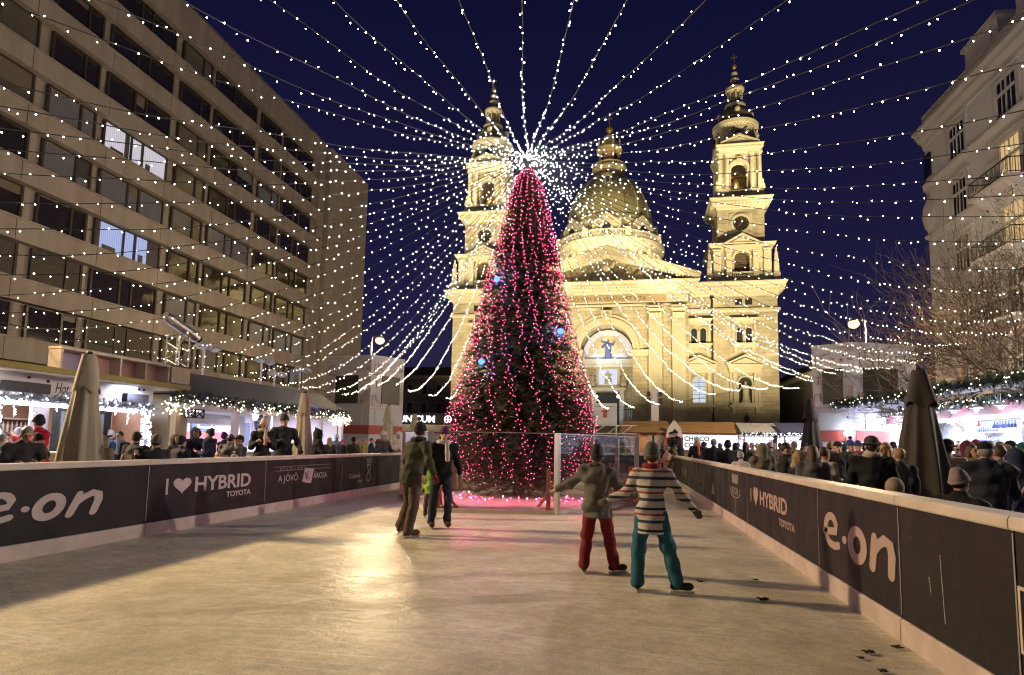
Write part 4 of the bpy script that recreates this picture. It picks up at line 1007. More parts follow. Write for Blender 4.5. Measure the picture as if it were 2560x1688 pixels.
# ================================================================== apartment house on the right
PL = concrete_mat('plaster_cream', (.66,.66,.70), .1); PL2 = concrete_mat('plaster_trim', (.56,.54,.55), .1)
M_wfr = mat('window_white', (.62,.62,.64), .45)
G_apt = reflect_glass('glass_apartment', (.015,.016,.02), .06, 1.6)
G_warm = glow('room_warm', (1.0,.66,.30), .55)
AB = thing('apartment_building', 'cream plastered corner apartment house with balconies on the right', 'apartment building', (24,0,0))
w = MB(); w.box(0, 14, 8, 53.2, 0, 27.2); w.box(.6,14,8,54.6,0,27.2)
w.build('wall', PL, AB)
c = MB(); c.smooth = False
c.moulding(.0,14,8,53.0,[(.02,25.9),(.15,26.0),(.2,26.3),(.5,26.6),(.55,26.9),(.75,27.1),(.75,27.3),(.1,27.35)])
c.moulding(.05,14,8,53.0,[(.1,27.35),(.1,28.3),(.22,28.35),(.22,28.5),(0,28.55)])
for i in range(20): y = 9+i*2.2; c.box(-.13,.0,y,y+1.5,27.6,28.1)
for z in (22.35,18.1,13.9,9.6): c.moulding(.0,14,8,53.0,[(.02,z),(.12,z+.1),(.28,z+.3),(.3,z+.45),(.02,z+.55)])
c.build('cornice', PL2, AB)
tr = MB(); tr.smooth = True
tr.lathe([(.2,17.6),(.5,18.0),(1.1,18.6),(1.55,19.4),(1.7,20.2),(1.6,21.0),(1.35,21.6),(1.3,22.3)], (1.3,53.0,0), 28)
tr.lathe([(1.35,22.35),(1.55,22.5),(1.55,22.8),(1.3,22.9),(1.3,25.9),(1.45,26.0),(1.5,26.4),(1.8,26.7),(2.0,27.1),(2.0,27.3),(1.4,27.4),(1.4,28.4),(1.1,28.9),(.6,29.3),(.02,29.5)], (1.3,53.0,0), 28)
tr.build('corner_turret', PL2, AB)
q = MB(); q.box(-.12,.03,52.3,53.3,23.3,25.2); o_ = q.build('turret_window', G_apt, AB); 
def apt_window(yc, zc, wd=1.7, ht=2.3, warm=False, french=False):
    f = MB(); z0, z1 = zc-ht/2, zc+ht/2
    for y in (yc-wd/2-.45, yc+wd/2+.15): f.box(-.12,.02,y,y+.3,z0-.15,z1+.1)
    f.box(-.16,.02,yc-wd/2-.5,yc+wd/2+.5,z1+.1,z1+.45); f.box(-.26,.02,yc-wd/2-.6,yc+wd/2+.6,z1+.45,z1+.58)
    f.box(-.24,.02,yc-wd/2-.5,yc+wd/2+.5,z0-.32,z0-.15)
    o = f.build('window', PL2, AB)
    g_ = MB(); g_.box(-.03,.01,yc-wd/2,yc+wd/2,z0,z1); g_.build('pane', G_warm if warm else G_apt, o)
    g_ = MB()
    for y in (yc-wd/2-.15, yc-.05, yc+wd/2+.05): g_.box(-.09,-.02,y,y+.1,z0-.15,z1+.1)
    g_.box(-.09,-.02,yc-wd/2,yc+wd/2,z0-.15,z0); g_.box(-.09,-.02,yc-wd/2,yc+wd/2,z1-.0,z1+.1); g_.box(-.1,-.02,yc-wd/2,yc+wd/2,z0+ht*.60,z0+ht*.68)
    for y in (yc-wd/4, yc+wd/4): g_.box(-.07,-.02,y-.02,y+.02,z0,z1)
    g_.build('sash', M_wfr, o)
    return o
def balcony(yc, z, half=2.2):
    b = MB(); b.box(-1.5,.02,yc-half,yc+half,z-.22,z)
    for y in (yc-half+.5, yc+half-.5): b.prism([(0,z-.22),(-1.35,z-.22),(-1.1,z-.5),(-.35,z-1.0),(0,z-1.25)], y-.18, y+.18)
    o = b.build('balcony', PL2, AB)
    r_ = MB()
    for (x0,y0,x1,y1) in ((-1.42,yc-half+.06,-1.42,yc+half-.06),(-1.42,yc-half+.06,0,yc-half+.06),(-1.42,yc+half-.06,0,yc+half-.06)):
        r_.bar((x0,y0,z+1.02),(x1,y1,z+1.02),.06,.05); r_.bar((x0,y0,z+.12),(x1,y1,z+.12),.04)
        k = int(max(abs(x1-x0),abs(y1-y0))/.14)
        for i in range(k+1):
            p = Vector((x0+(x1-x0)*i/k, y0+(y1-y0)*i/k, 0)); s = .035*math.sin(i*1.3)
            r_.tube([(p.x,p.y,z+.1),(p.x-.05*(1 if x0==x1 else 0),p.y+s,z+.45),(p.x,p.y,z+1.0)], .014, 4)
    r_.build('railing', M_iron, o)
for i, yc in enumerate((48.4,42.4,36.4,30.4,24.4,18.4)):
    apt_window(yc, 24.2, 1.9, 2.3)
    for fl, zc in enumerate((19.9,15.7,11.5,7.2)):
        if i == 0 or i == 3: apt_window(yc, zc, 1.7, 2.4, warm=False)
        else:
            apt_window(yc, zc-.1, 1.9, 2.9, warm=(fl == 0 and i == 1) or (fl == 1 and i == 1)); balcony(yc, zc-1.75)
for y in (46,40,34,28,22):
    q = MB(); q.box(.6,4,y-2,y+2,28.5,30.6); q.box(.4,4.2,y-2.2,y+2.2,30.6,30.9); o_ = q.build('dormer', PL, AB)
    q = MB(); q.box(.52,.6,y-1.4,y+1.4,28.9,30.3); q.build('dormer_window', M_wfr, o_)
q = MB(); q.prism([(8,28.5),(53,28.5),(52,31.5),(8,31.5)], 4.2, 13, 'x'); q.build('roof', mat('roof_slate', (.05,.045,.045), .7), AB)
# ================================================================== dim houses far behind
M_far = mat('house_dim', (.16,.14,.13), .8, var=.2, scale=1); M_far2 = mat('house_dim_trim', (.25,.22,.19), .8); 
def far_house(x0,x1,y0,y1,h,label,rows,cols, roofh=2.2):
    t = thing('house', label, 'house', ((x0+x1)/2, y0, 0)); hw = (x1-x0)/2
    w = MB(); w.box(-hw,hw,0,y1-y0,0,h); w.build('wall', M_far, t)
    c = MB(); c.moulding(-hw,hw,0,y1-y0,[(.02,h-.6),(.3,h-.4),(.5,h-.1),(.5,h+.1),(.05,h+.15)]); c.build('cornice', M_far2, t)
    r_ = MB(); r_.ring([[(-hw-.3,-.3,h+.1),(hw+.3,-.3,h+.1),(hw+.3,y1-y0+.3,h+.1),(-hw-.3,y1-y0+.3,h+.1)],[(-hw+2,3,h+roofh),(hw-2,3,h+roofh),(hw-2,y1-y0-3,h+roofh),(-hw+2,y1-y0-3,h+roofh)]],4); r_.build('roof', mat('roof_dark', (.05,.04,.04), .8), t)
    for i in range(rows):
        for j in range(cols):
            x = -hw+(j+.5)*2*hw/cols; z = 3.6+i*3.6
            if z+2 > h: continue
            q = MB(); q.box(x-.75,x+.75,-.12,.02,z-.2,z); q.box(x-.75,x+.75,-.15,.02,z+2.0,z+2.2); q.box(x-.65,x-.5,-.08,.02,z,z+2); q.box(x+.5,x+.65,-.08,.02,z,z+2); o = q.build('window', M_far2, t)
            q = MB(); q.box(x-.5,x+.5,-.02,.02,z,z+2); q.build('pane', G_apt, o)
far_house(-46,-31,118,140,14.5,'dim house with a pale cornice behind the white screen tower on the left',3,5)
far_house(-64,-47,112,136,12,'dark house half hidden by the stalls, further left than the dim one',3,5)
far_house(26.5,37,92,120,12.5,'dim old house with window rows just right of the cathedral',3,4)
far_house(38,52,78,110,10.5,'dark house behind the right screen tower',2,5)
# ================================================================== christmas tree, barrier, light strings
TX, TY = -2.62, 16.0
PROF = [(z, r_*.90) for z, r_ in [(.25,.9),(.6,1.35),(1.2,1.85),(2.1,1.98),(3.3,1.70),(4.36,1.40),(5.2,1.17),(6.0,.98),(7.0,.74),(7.8,.54),(8.35,.36),(8.7,.2),(8.9,.04)]]
def tree_r(z):
    for (z0,r0),(z1,r1) in zip(PROF[:-1],PROF[1:]):
        if z0 <= z <= z1: return r0+(r1-r0)*(z-z0)/(z1-z0)
    return .03
def tree_cx(z): return TX + .10*(z/8.9)
def needle_mat():
    mt, n, b = nodes_of('fir_needles'); L = n.links.new; t = n.nodes.new('ShaderNodeTexCoord')
    no = n.nodes.new('ShaderNodeTexNoise'); no.inputs['Scale'].default_value = 2.6; no.inputs['Detail'].default_value = 5; L(t.outputs['Object'], no.inputs['Vector'])
    n2 = n.nodes.new('ShaderNodeTexNoise'); n2.inputs['Scale'].default_value = 40; L(t.outputs['Object'], n2.inputs['Vector'])
    ad = n.nodes.new('ShaderNodeMath'); ad.operation = 'ADD'; L(no.outputs['Fac'], ad.inputs[0]); L(n2.outputs['Fac'], ad.inputs[1])
    mr = n.nodes.new('ShaderNodeMapRange'); mr.inputs['From Min'].default_value = .75; mr.inputs['From Max'].default_value = 1.25; L(ad.outputs[0], mr.inputs['Value'])
    mx = n.nodes.new('ShaderNodeMix'); mx.data_type = 'RGBA'; mx.inputs[6].default_value = (.035,.036,.016,1); mx.inputs[7].default_value = (.125,.105,.05,1)
    L(mr.outputs[0], mx.inputs[0]); L(mx.outputs[2], b.inputs['Base Color']); b.inputs['Roughness'].default_value = .6
    return mt
TREE = thing('christmas_tree', 'tall cone-shaped christmas tree covered in pink lights inside the glass ring', 'christmas tree', (TX,TY,0))
def sprig(out, p, d, L_, r_):
    """one flat fir twig: tapering strip of needles either side of the stem"""
    d = d.normalized(); side = d.cross(Vector((0,0,1)) + Vector((r_.uniform(-.5,.5), r_.uniform(-.5,.5), 0)))
    if side.length < .05: side = Vector((1,0,0))
    side.normalize(); nn = side.cross(d)
    vs, fs = out; k = 5
    for a in range(k):
        t0 = a/k; c = p + d*(L_*t0); w = L_*.34*(1-t0*.6)
        for s in (-1, 1):
            b = len(vs); tip = c + side*(s*w) + d*(L_*.30) + nn*(w*r_.uniform(-.25,.25))
            vs += [tuple(c - d*L_*.05), tuple(tip), tuple(c + d*L_*.13)]; fs.append((b, b+1, b+2))
    b = len(vs); vs += [tuple(p+d*L_*.8-side*L_*.06), tuple(p+d*L_*1.12), tuple(p+d*L_*.8+side*L_*.06)]; fs.append((b,b+1,b+2))
r2 = random.Random(11)
vs, fs = [], []
# whorls of real branches, dressed with twigs along their length
zz = .45
while zz < 8.8:
    R_ = tree_r(zz); nb = max(5, int(9 + R_*7))
    for i in range(nb):
        a = 2*PI*(i + r2.random())/nb; z = zz + r2.uniform(-.1,.1)
        L_ = R_*r2.choice((.84,.92,.97,1.0,1.02,1.08)); droop = -.10 - .22*(1-zz/9)
        dirv = Vector((math.cos(a), math.sin(a), 0))
        k = max(4, int(L_*10))
        for j in range(k):
            q = .30 + .70*(j + r2.random()*.6)/k
            p = Vector((tree_cx(z)-TX,0,z)) + dirv*(L_*q) + Vector((0,0,.30*L_*q*(.9-q) + droop*q*.6))
            for s in range(2):
                dd = dirv*.8 + Vector((-dirv.y,dirv.x,0))*r2.uniform(-1.1,1.1) + Vector((0,0,r2.uniform(-.55,.25)))
                sprig((vs,fs), p, dd, r2.uniform(.12,.24)*(1.0 if zz<7 else .75), r2)
    zz += .105 if zz < 6 else .085
for i in range(700):
    z = r2.uniform(7.0,8.9); a = r2.uniform(0,2*PI); R_ = tree_r(z)
    sprig((vs,fs), Vector((tree_cx(z)-TX+R_*.8*math.cos(a), R_*.8*math.sin(a), z)), Vector((math.cos(a),math.sin(a),.4)), .13, r2)
m_ = MB(); m_.add(vs, fs)
crown = m_.build('crown', needle_mat(), TREE)
m_ = MB(); m_.lathe([(.16,0),(.13,4),(.05,8.4),(.02,8.7)], (0,0,0), 10)
m_.build('trunk', mat('bark', (.06,.04,.025), .9, var=.3, bump=.4), TREE)
m_ = MB(); m_.lathe([(r_*.55, z) for z, r_ in PROF[1:-1]], (0,0,0), 18); m_.build('crown_core', mat('core_dark', (.012,.012,.007), .95, var=.4, scale=5), TREE)  # added near-black cone core that blocks the view through the crown
# pink light strings hanging down the tree, one object per string
PINK = glow('bulb_pink', (1.0,.038,.135), 11.0); PINKL = glow('bulb_pale_pink', (1.0,.18,.34), 13.0)
M_wire = mat('wire_dark', (.02,.025,.02), .6); M_wire2 = mat('wire_black', (.012,.012,.012), .6)
def bulb(mb, c, r):
    mb.ball(c, r, 5, 4)
NS = 74
ONES = 'one two three four five six seven eight nine ten eleven twelve thirteen fourteen fifteen sixteen seventeen eighteen nineteen'.split()
def NUM(n): return ONES[n-1] if n < 20 else ('twenty thirty'.split()[n//10-2] + ('' if n % 10 == 0 else '-' + ONES[n%10-1]))
for i in range(NS):
    a = 2*PI*(i + r2.uniform(-.3,.3))/NS; pts = []; z = 8.75; kk = 0
    full = i % 2 == 0; z_end = r2.uniform(.35,.7)
    z = 8.8 if full else r2.uniform(5.5,7.6)
    cab = []; wh = MB(); 
    step = .135
    while z > z_end:
        rr_ = tree_r(z)*(1.0 + .07*math.sin(z*9+i)) + .05
        aa = a + .10*math.sin(z*3.1+i*1.7) + r2.uniform(-.02,.02)
        p = Vector((tree_cx(z)-TX + rr_*math.cos(aa), rr_*math.sin(aa), z)); cab.append(p)
        if r2.random() < (.93 if z > 4 else .80): wh.mat(1 if r2.random() < .10 else 0); bulb(wh, p+Vector((math.cos(aa),math.sin(aa),0))*.035, .0088)
        z -= step*r2.uniform(.75,1.25)
    nf = sum(1 for j in range(NS) if math.sin(2*PI*j/NS) < 0); fi = i - NS//2 if i >= NS//2 else None
    side_ = 'on the side facing the ice, number %s from its left edge' % NUM(fi+1) if fi is not None else 'on the back of the tree, number %s from its right edge' % NUM(i+1)
    c_ = MB(); c_.tube(cab, .006, 3, cap=False); o = c_.build('pink_light_string', M_wire, None, (TX,TY,0))
    tag(o, ('long ' if full else 'short ') + 'pink bulb string ' + side_, 'light string', 'pink light strings on the tree')
    wh.build('bulbs', [PINK, PINKL], o)
# bulbs heaped at the foot
m_ = MB()
for i in range(90):
    a = r2.uniform(PI*1.0,2*PI); rr_ = r2.uniform(1.2,2.1); m_.mat(1 if i%4==0 else 0); bulb(m_, (rr_*math.cos(a), rr_*math.sin(a), .16+r2.uniform(0,.1)), .02)
c_ = MB(); c_.tube([(1.7*math.cos(PI+PI*i/40), 1.7*math.sin(PI+PI*i/40), .14+.03*math.sin(i*2)) for i in range(41)], .008, 4)
o = c_.build('pink_light_string', M_wire, None, (TX,TY,0)); tag(o, 'loose heap of pink bulbs on the snowy foot of the tree', 'light string', 'pink light strings on the tree'); m_.build('bulbs', [PINK, PINKL], o)
for px_, py_ in ((-1.7,-1.2),(-.9,-1.8),(0,-2.0),(.9,-1.75),(1.6,-1.1)): light('bulb_heap_light', 'POINT', (TX+px_,TY+py_,.45), (1.0,.06,.24), 15, None, .35)
# three blue strobe lamps in the branches
for (u, v, z_) , l in (((1243,704,0), 'blue strobe lamp high on the left edge of the tree'), ((1402,834,0), 'blue strobe lamp on the right edge of the tree, brightest of three'), ((1204,910,0), 'blue strobe lamp low on the left of the tree')):
    p = atY(u, v, TY-1.0)
    for _ in range(6):
        rr_ = tree_r(p.z)+.06; dx = p.x - tree_cx(p.z); dy = -math.sqrt(max(.04, rr_*rr_-dx*dx)); p = atY(u, v, TY+dy)
    t = thing('strobe_lamp', l, 'strobe lamp', p, 0, 'blue strobe lamps in the tree')
    m_ = MB(); m_.lathe([(.05,-.1),(.06,-.02),(.045,0)], (0,0,0), 10); m_.build('socket', M_iron, t)
    m_ = MB(); m_.ball((0,-.04,.05), .075, 12, 8); m_.build('flash_tube', glow('strobe_blue', (.05,.13,1.0), 4.5), t)
    light('strobe_light', 'POINT', (0,-.22,.05), (.12,.28,1.0), 45, None, .05, parent=t)
# snowy foot of the tree
m_ = MB(); m_.smooth = True; lv = []
for k, (rr_, z) in enumerate(((2.75,.0),(2.7,.07),(2.2,.13),(1.2,.17),(.3,.2))):
    lv.append([(rr_*(1+.02*math.sin(5*b)+.012*math.sin(13*b+k))*math.cos(b), rr_*(1+.02*math.sin(5*b))*math.sin(b), .03+z+.012*math.sin(9*b+k)) for b in [2*PI*i/48 for i in range(48)]])
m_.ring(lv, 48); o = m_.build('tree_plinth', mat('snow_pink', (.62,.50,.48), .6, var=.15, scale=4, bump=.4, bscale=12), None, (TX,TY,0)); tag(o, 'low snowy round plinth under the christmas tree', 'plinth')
# clear barrier panels round the tree
def clear_mat():
    mt = bpy.data.materials.new('clear_sheet'); mt.use_nodes = True; n = mt.node_tree; n.nodes.clear(); L = n.links.new
    o = n.nodes.new('ShaderNodeOutputMaterial'); mx = n.nodes.new('ShaderNodeMixShader'); tr = n.nodes.new('ShaderNodeBsdfTransparent'); gl = n.nodes.new('ShaderNodeBsdfGlossy')
    fr = n.nodes.new('ShaderNodeFresnel'); fr.inputs['IOR'].default_value = 1.5; tr.inputs['Color'].default_value = (.90,.92,.93,1); gl.inputs['Roughness'].default_value = .04
    t = n.nodes.new('ShaderNodeTexCoord'); no = n.nodes.new('ShaderNodeTexNoise'); no.inputs['Scale'].default_value = 1.3; L(t.outputs['Object'], no.inputs['Vector'])
    bp = n.nodes.new('ShaderNodeBump'); bp.inputs['Strength'].default_value = .25; bp.inputs['Distance'].default_value = .06; L(no.outputs['Fac'], bp.inputs['Height']); L(bp.outputs[0], gl.inputs['Normal'])
    df = n.nodes.new('ShaderNodeBsdfDiffuse'); df.inputs['Color'].default_value = (.6,.6,.65,1)
    m2 = n.nodes.new('ShaderNodeMixShader'); m2.inputs[0].default_value = .015; L(tr.outputs[0], m2.inputs[1]); L(df.outputs[0], m2.inputs[2])
    ge = n.nodes.new('ShaderNodeNewGeometry'); iv = n.nodes.new('ShaderNodeMath'); iv.operation = 'SUBTRACT'; iv.inputs[0].default_value = 1.0; L(ge.outputs['Backfacing'], iv.inputs[1])
    mu = n.nodes.new('ShaderNodeMath'); mu.operation = 'MULTIPLY'; L(fr.outputs[0], mu.inputs[0]); L(iv.outputs[0], mu.inputs[1])
    L(mu.outputs[0], mx.inputs[0]); L(m2.outputs[0], mx.inputs[1]); L(gl.outputs[0], mx.inputs[2]); L(mx.outputs[0], o.inputs['Surface'])
    return mt
M_clear = clear_mat(); M_post = mat('post_alu', (.42,.40,.38), .35, metal=.6, var=.1); M_wood = mat('timber_orange', (.42,.19,.10), .6, var=.2, scale=5)
RING = [(-4.05,12.95),(-1.36,13.35),(.36,16.4),(-.15,19.0),(-2.6,20.2),(-5.2,19.2),(-5.75,16.0)]
names = ['clear barrier panel in front of the christmas tree, between two alloy posts','clear barrier panel to the right behind the child in grey','clear barrier panel at the far right of the tree','clear barrier panel behind the tree on the right','clear barrier panel behind the tree on the left','clear barrier panel at the far left of the tree','clear barrier panel beside the skater in green']
for i in range(7):
    a, b = Vector((*RING[i],0)), Vector((*RING[(i+1)%7],0)); d = (b-a).normalized(); nrm = Vector((d.y,-d.x,0))
    ctr = Vector((TX,TY,0)); 
    if nrm.dot(a-ctr) < 0: nrm = -nrm
    t = thing('barrier_panel', names[i], 'barrier panel', a, 0, 'clear panels round the tree'); L_ = (b-a).length
    m_ = MB(); m_.bar(d*.05+Vector((0,0,.93)), d*(L_-.05)+Vector((0,0,.93)), .012, 1.60); m_.build('clear_sheet', M_clear, t)
    m_ = MB(); m_.bar(d*.05+Vector((0,0,1.74)), d*(L_-.05)+Vector((0,0,1.74)), .02, .018); m_.build('top_edge', mat('edge_clear', (.35,.35,.37), .2), t)
    m_ = MB(); m_.bar(d*.06+Vector((0,0,.075)), d*(L_-.06)+Vector((0,0,.075)), .06, .09); m_.build('base_rail', M_kick, t)
    m_ = MB(); m_.bar(Vector((0,0,.03)), Vector((0,0,1.75)), .10, .10, d); m_.build('post', M_post, t)
    m_ = MB()
    for q in ((.18, L_-.18) if L_ > 2 else (L_/2,)):
        p = d*q - nrm*.10; m_.bar(p+Vector((0,0,.05)), p+Vector((0,0,1.0)), .09, .05); m_.bar(p-nrm*.55+Vector((0,0,.12)), p+Vector((0,0,.75)), .07, .05); m_.bar(p-nrm*.6+Vector((0,0,.10)), p+Vector((0,0,.10)), .07, .06)
    m_.build('brace', M_wood, t)
# string lights: one object per string, from the mast head to the edges of the square
HUB = Vector((-2.60,16.3,9.36))
WHITE = glow('bulb_white', (1.0,.82,.56), 52.0); WHITE2 = glow('bulb_cool', (1.0,.90,.80), 42.0)
ENDS = []; CNT = {}; BULB = []
for mm in (WHITE, WHITE2):
    q = MB(); q.ball((0,0,0), 1, 6, 5); o = q.build('bulb_shape', mm); BULB.append(o.data); bpy.data.objects.remove(o)
for y in (29.6,27.8,25.6,23.8,21.7,20.4): ENDS.append((-14,y,3.8,1.55,'left, tied to the grey awning'))
y = 18.6
while y > -9: ENDS.append((-14.2,y,3.9+max(0,10-y)*.04,1.5,'left, across the office block')); y -= 1.75
for x, z in ((-20.8,5.2),(-19.1,5.5),(-17.4,5.65),(-15.6,5.3),(-14,5.0),(-12.7,4.8)): ENDS.append((x,44,z,1.9,'back left, past the white screen tower'))
for x in (-10.8,-8.6,-6.4,-4.4,-2.6): ENDS.append((x,44,4.4,1.5,'back, behind the tree'))
for x, z in ((-.97,4.14),(.84,4.21),(2.46,4.45),(4.06,4.63),(6.25,5.16),(7.81,5.44),(9.57,5.56),(11.6,5.6)): ENDS.append((x,44,z,1.7,'back right, in front of the cathedral'))
y = 41.5
while y > -9: ENDS.append((13+rnd.uniform(-.3,.3),y,5.6,1.6,'right, towards the apartment house')); y -= 2.25*rnd.uniform(.8,1.2)
for x in (-14.4,-11.6,-9.4,-7.2,-5.0,-2.85,-.75,1.25,3.2,5.2,8.3,11.4): ENDS.append((x,-10,6.5,1.6,'over the ice towards the viewer'))
ORD = {'left, tied to the grey awning':'from its far end', 'left, across the office block':'from the awning end', 'back left, past the white screen tower':'from the left', 'back, behind the tree':'from the left', 'back right, in front of the cathedral':'from the tree', 'right, towards the apartment house':'from the back', 'over the ice towards the viewer':'from the left'}
for i, (x, y, z, sag, where) in enumerate(ENDS):
    E_ = Vector((x,y,z)); dv = E_-HUB; L_ = dv.length; side = Vector((-dv.y,dv.x,0)).normalized(); ph = rnd.uniform(0,6)
    def P(t): return HUB + dv*t - Vector((0,0,4*sag*t*(1-t)*(1+.05*math.sin(i)))) + side*(.025*math.sin(t*L_*.9+ph)) + Vector((0,0,.02*math.sin(t*L_*1.6+ph)))
    n = 48; c_ = MB(); c_.tube([P(k/n) for k in range(n+1)], .0085, 3, cap=False)
    o = c_.build('string_light', M_wire2, None); CNT[where] = CNT.get(where,0)+1; tag(o, 'white bulb string %s, number %s %s' % (where, NUM(CNT[where]), ORD[where]), 'string light', 'strings of white bulbs over the square')
    w = MB(); s = .25; bl = []
    while s < L_-.05:
        t = s/L_; p = P(t) + Vector((rnd.uniform(-.035,.035), rnd.uniform(-.035,.035), rnd.uniform(-.065,.025)))
        if rnd.random() > .03: bl.append(((p-CAM_POS).length, p, .0083*rnd.uniform(.75,1.25), 1 if s < 7 or rnd.random() < .3 else 0))
        s += .205*rnd.uniform(.6,1.5)
    bl.sort(key=lambda q: q[0])
    near = bl[:100] if bl[0][0] < 14 else []      # strings close overhead: every bulb a part
    for dc, p, r_, k_ in near:
        b_ = bpy.data.objects.new('bulb', BULB[k_]); COL.objects.link(b_); b_.location = p; b_.scale = (r_,)*3; b_.parent = o
    for dc, p, r_, k_ in bl[len(near):]: w.mat(k_); w.ball(p, r_, 5, 4)
    if w.v:
        wb = w.build('bulbs', [WHITE, WHITE2], o)
        if near: wb['kind'] = 'stuff'
m_ = MB(); m_.tube([(HUB.x,HUB.y,8.6),(HUB.x,HUB.y,9.5)], .04, 8); m_.ball((HUB.x,HUB.y,9.4), .10, 8, 6); o = m_.build('mast_head', M_iron, None); tag(o, 'iron mast head at the tree top where all the strings meet', 'mast')
for lab, pts in (('left', [(-14.1,-9,4.7),(-14.1,10,4.1),(-14.05,20,3.85),(-14,30,3.82)]),('right', [(13,-9,5.6),(13,44,5.62)]),('back', [(-20.8,44,5.2),(-14,44,5.0),(-10,44,4.4),(0,44,4.2),(4,44,4.63),(8,44,5.45),(13,44,5.62)])):
    m_ = MB(); m_.tube(pts, .012, 4); o = m_.build('support_cable', M_wire2, None); tag(o, 'dark support cable along the %s edge holding the strings of bulbs' % lab, 'cable')
# ================================================================== street lamps and floodlights of the square
GL_SOD = glow('lamp_sodium', (1.0,.66,.27), 2.6)
M_pole = mat('lamp_pole', (.07,.065,.06), .5, metal=.3)
def street_lamp(x, y, z, label, arm, watts, beam=None, col=WARM):
    t = thing('street_lamp', label, 'street lamp', (x, y, 0), 0, 'street lamps round the square')
    m_ = MB(); m_.tube([(-arm,0,0),(-arm,0,3),(-arm,0,z-.35)], [.09,.075,.06], 8); m_.build('pole', M_pole, t)
    m_ = MB(); m_.tube([(-arm,0,z-.4),(-arm*.9,0,z+.2),(0,0,z+.26)], .03, 6); m_.build('arm', M_pole, t)
    m_ = MB(); m_.lathe([(.02,.30),(.20,.26),(.25,.18),(.25,.12),(.22,.12)], (0,0,z), 14, cap=False); m_.build('lamp_hood', M_pole, t)
    m_ = MB(); m_.ball((0,0,z-.05), .30, 14, 10, (1,1,.8)); m_.build('lamp_glass', GL_SOD, t)
    light('lamp_light', 'POINT', (0,0,z-.42), col, watts, None, .18, parent=t)
    if beam: light('lamp_beam', 'SPOT', (0,0,z-.42), WARM, beam[0], None, .5, beam[2], .5, parent=t).rotation_euler = (Vector(beam[1])-Vector((x,y,z-.34))).to_track_quat('-Z','Y').to_euler()
    return t
street_lamp(-16.35, 40, 8.4, 'glaring street lamp above the white screen tower on the left', .6, 2800, (1500, (-2,7,0), 76))
street_lamp(13.0, 38, 8.75, 'glaring street lamp above the white screen tower on the right', -.65, 4200)
for (x, y) in ((-17.5, 9), (17.5, 15.0)): street_lamp(x, y, 8.0, 'street lamp on the left beside the hot drinks stall' if x < 0 else 'unseen street lamp added on the right to light the apartment house', .6 if x < 0 else -.6, 2000 if x < 0 else 6500, (12000, (-.5,7.5,0), 84) if x < 0 else None, WARM if x < 0 else (1,.86,.74))  # right lamp is added out of view to brighten apartment house and crowd
M_head = mat('floodlight_grey', (.40,.40,.42), .5)
def flood_post(x, y, z, label, on):
    t = thing('floodlight_post', label, 'floodlight', (x, y, 0), 0, 'floodlight posts behind the grey awning')
    m_ = MB(); m_.tube([(0,0,0),(0,0,z)], .05, 8); m_.build('post', M_head, t)
    m_ = MB(); m_.bar((0,-.55,z),(0,.55,z), .06); m_.build('crossbar', M_head, t)
    for s in (-1,1):
        m_ = MB(); m_.ring([[(.0,s*.38-.17,z+.0),(.12,s*.38-.17,z-.1),(.12,s*.38+.17,z-.1),(0,s*.38+.17,z)],[(.16,s*.38-.2,z+.16),(.32,s*.38-.2,z+.02),(.32,s*.38+.2,z+.02),(.16,s*.38+.2,z+.16)]],4); h_ = m_.build('lamp_head', M_head, t)
    if on: light('flood_light', 'SPOT', (.3,0,z+.12), WARM, on, (3.5, -14, 0), .16, 74, .6, parent=t).rotation_euler = (Vector((12,-14,-z*.9)).to_track_quat('-Z','Y').to_euler())
flood_post(-15,23.9,4.75,'floodlight post with two lamp heads above the middle of the grey awning',0)
flood_post(-15,27.1,4.75,'floodlight post above the far end of the grey awning',0)
flood_post(-15,20.2,4.75,'floodlight post with crossbar beside the lattice tower',0)
flood_post(-15.4,25.6,4.4,'shorter floodlight post between the two taller ones',0)
# ================================================================== stalls on the left
M_wh = mat('stall_white', (.66,.62,.62), .5, var=.08, scale=1.5); M_whb = mat('stall_white_board', (.60,.60,.62), .5, var=.06)
M_yel = mat('roof_olive', (.30,.24,.05), .6, var=.15); M_spk = mat('speaker_grey', (.04,.04,.045), .6)
M_plank = mat('plank_brown', (.25,.11,.05), .6, var=.3, scale=4); M_plank2 = mat('plank_pale', (.50,.36,.22), .6, var=.2, scale=4)
GL_STRIP = glow('strip_white', (.82,.88,1.0), 9.0); GL_FAIRY = glow('fairy_white', (.88,.93,1.0), 9.0); GL_FAIRYW = glow('fairy_warm', (1.0,.86,.55), 9.0)
M_gar = mat('garland_green', (.018,.035,.022), .7, var=.5, scale=9); M_garw = mat('garland_frosted', (.20,.22,.28), .7, var=.4, scale=9)
def FB(q, m_, par):
    o = q.build('fairy_bulbs', m_, par); o['kind'] = 'stuff'; return o
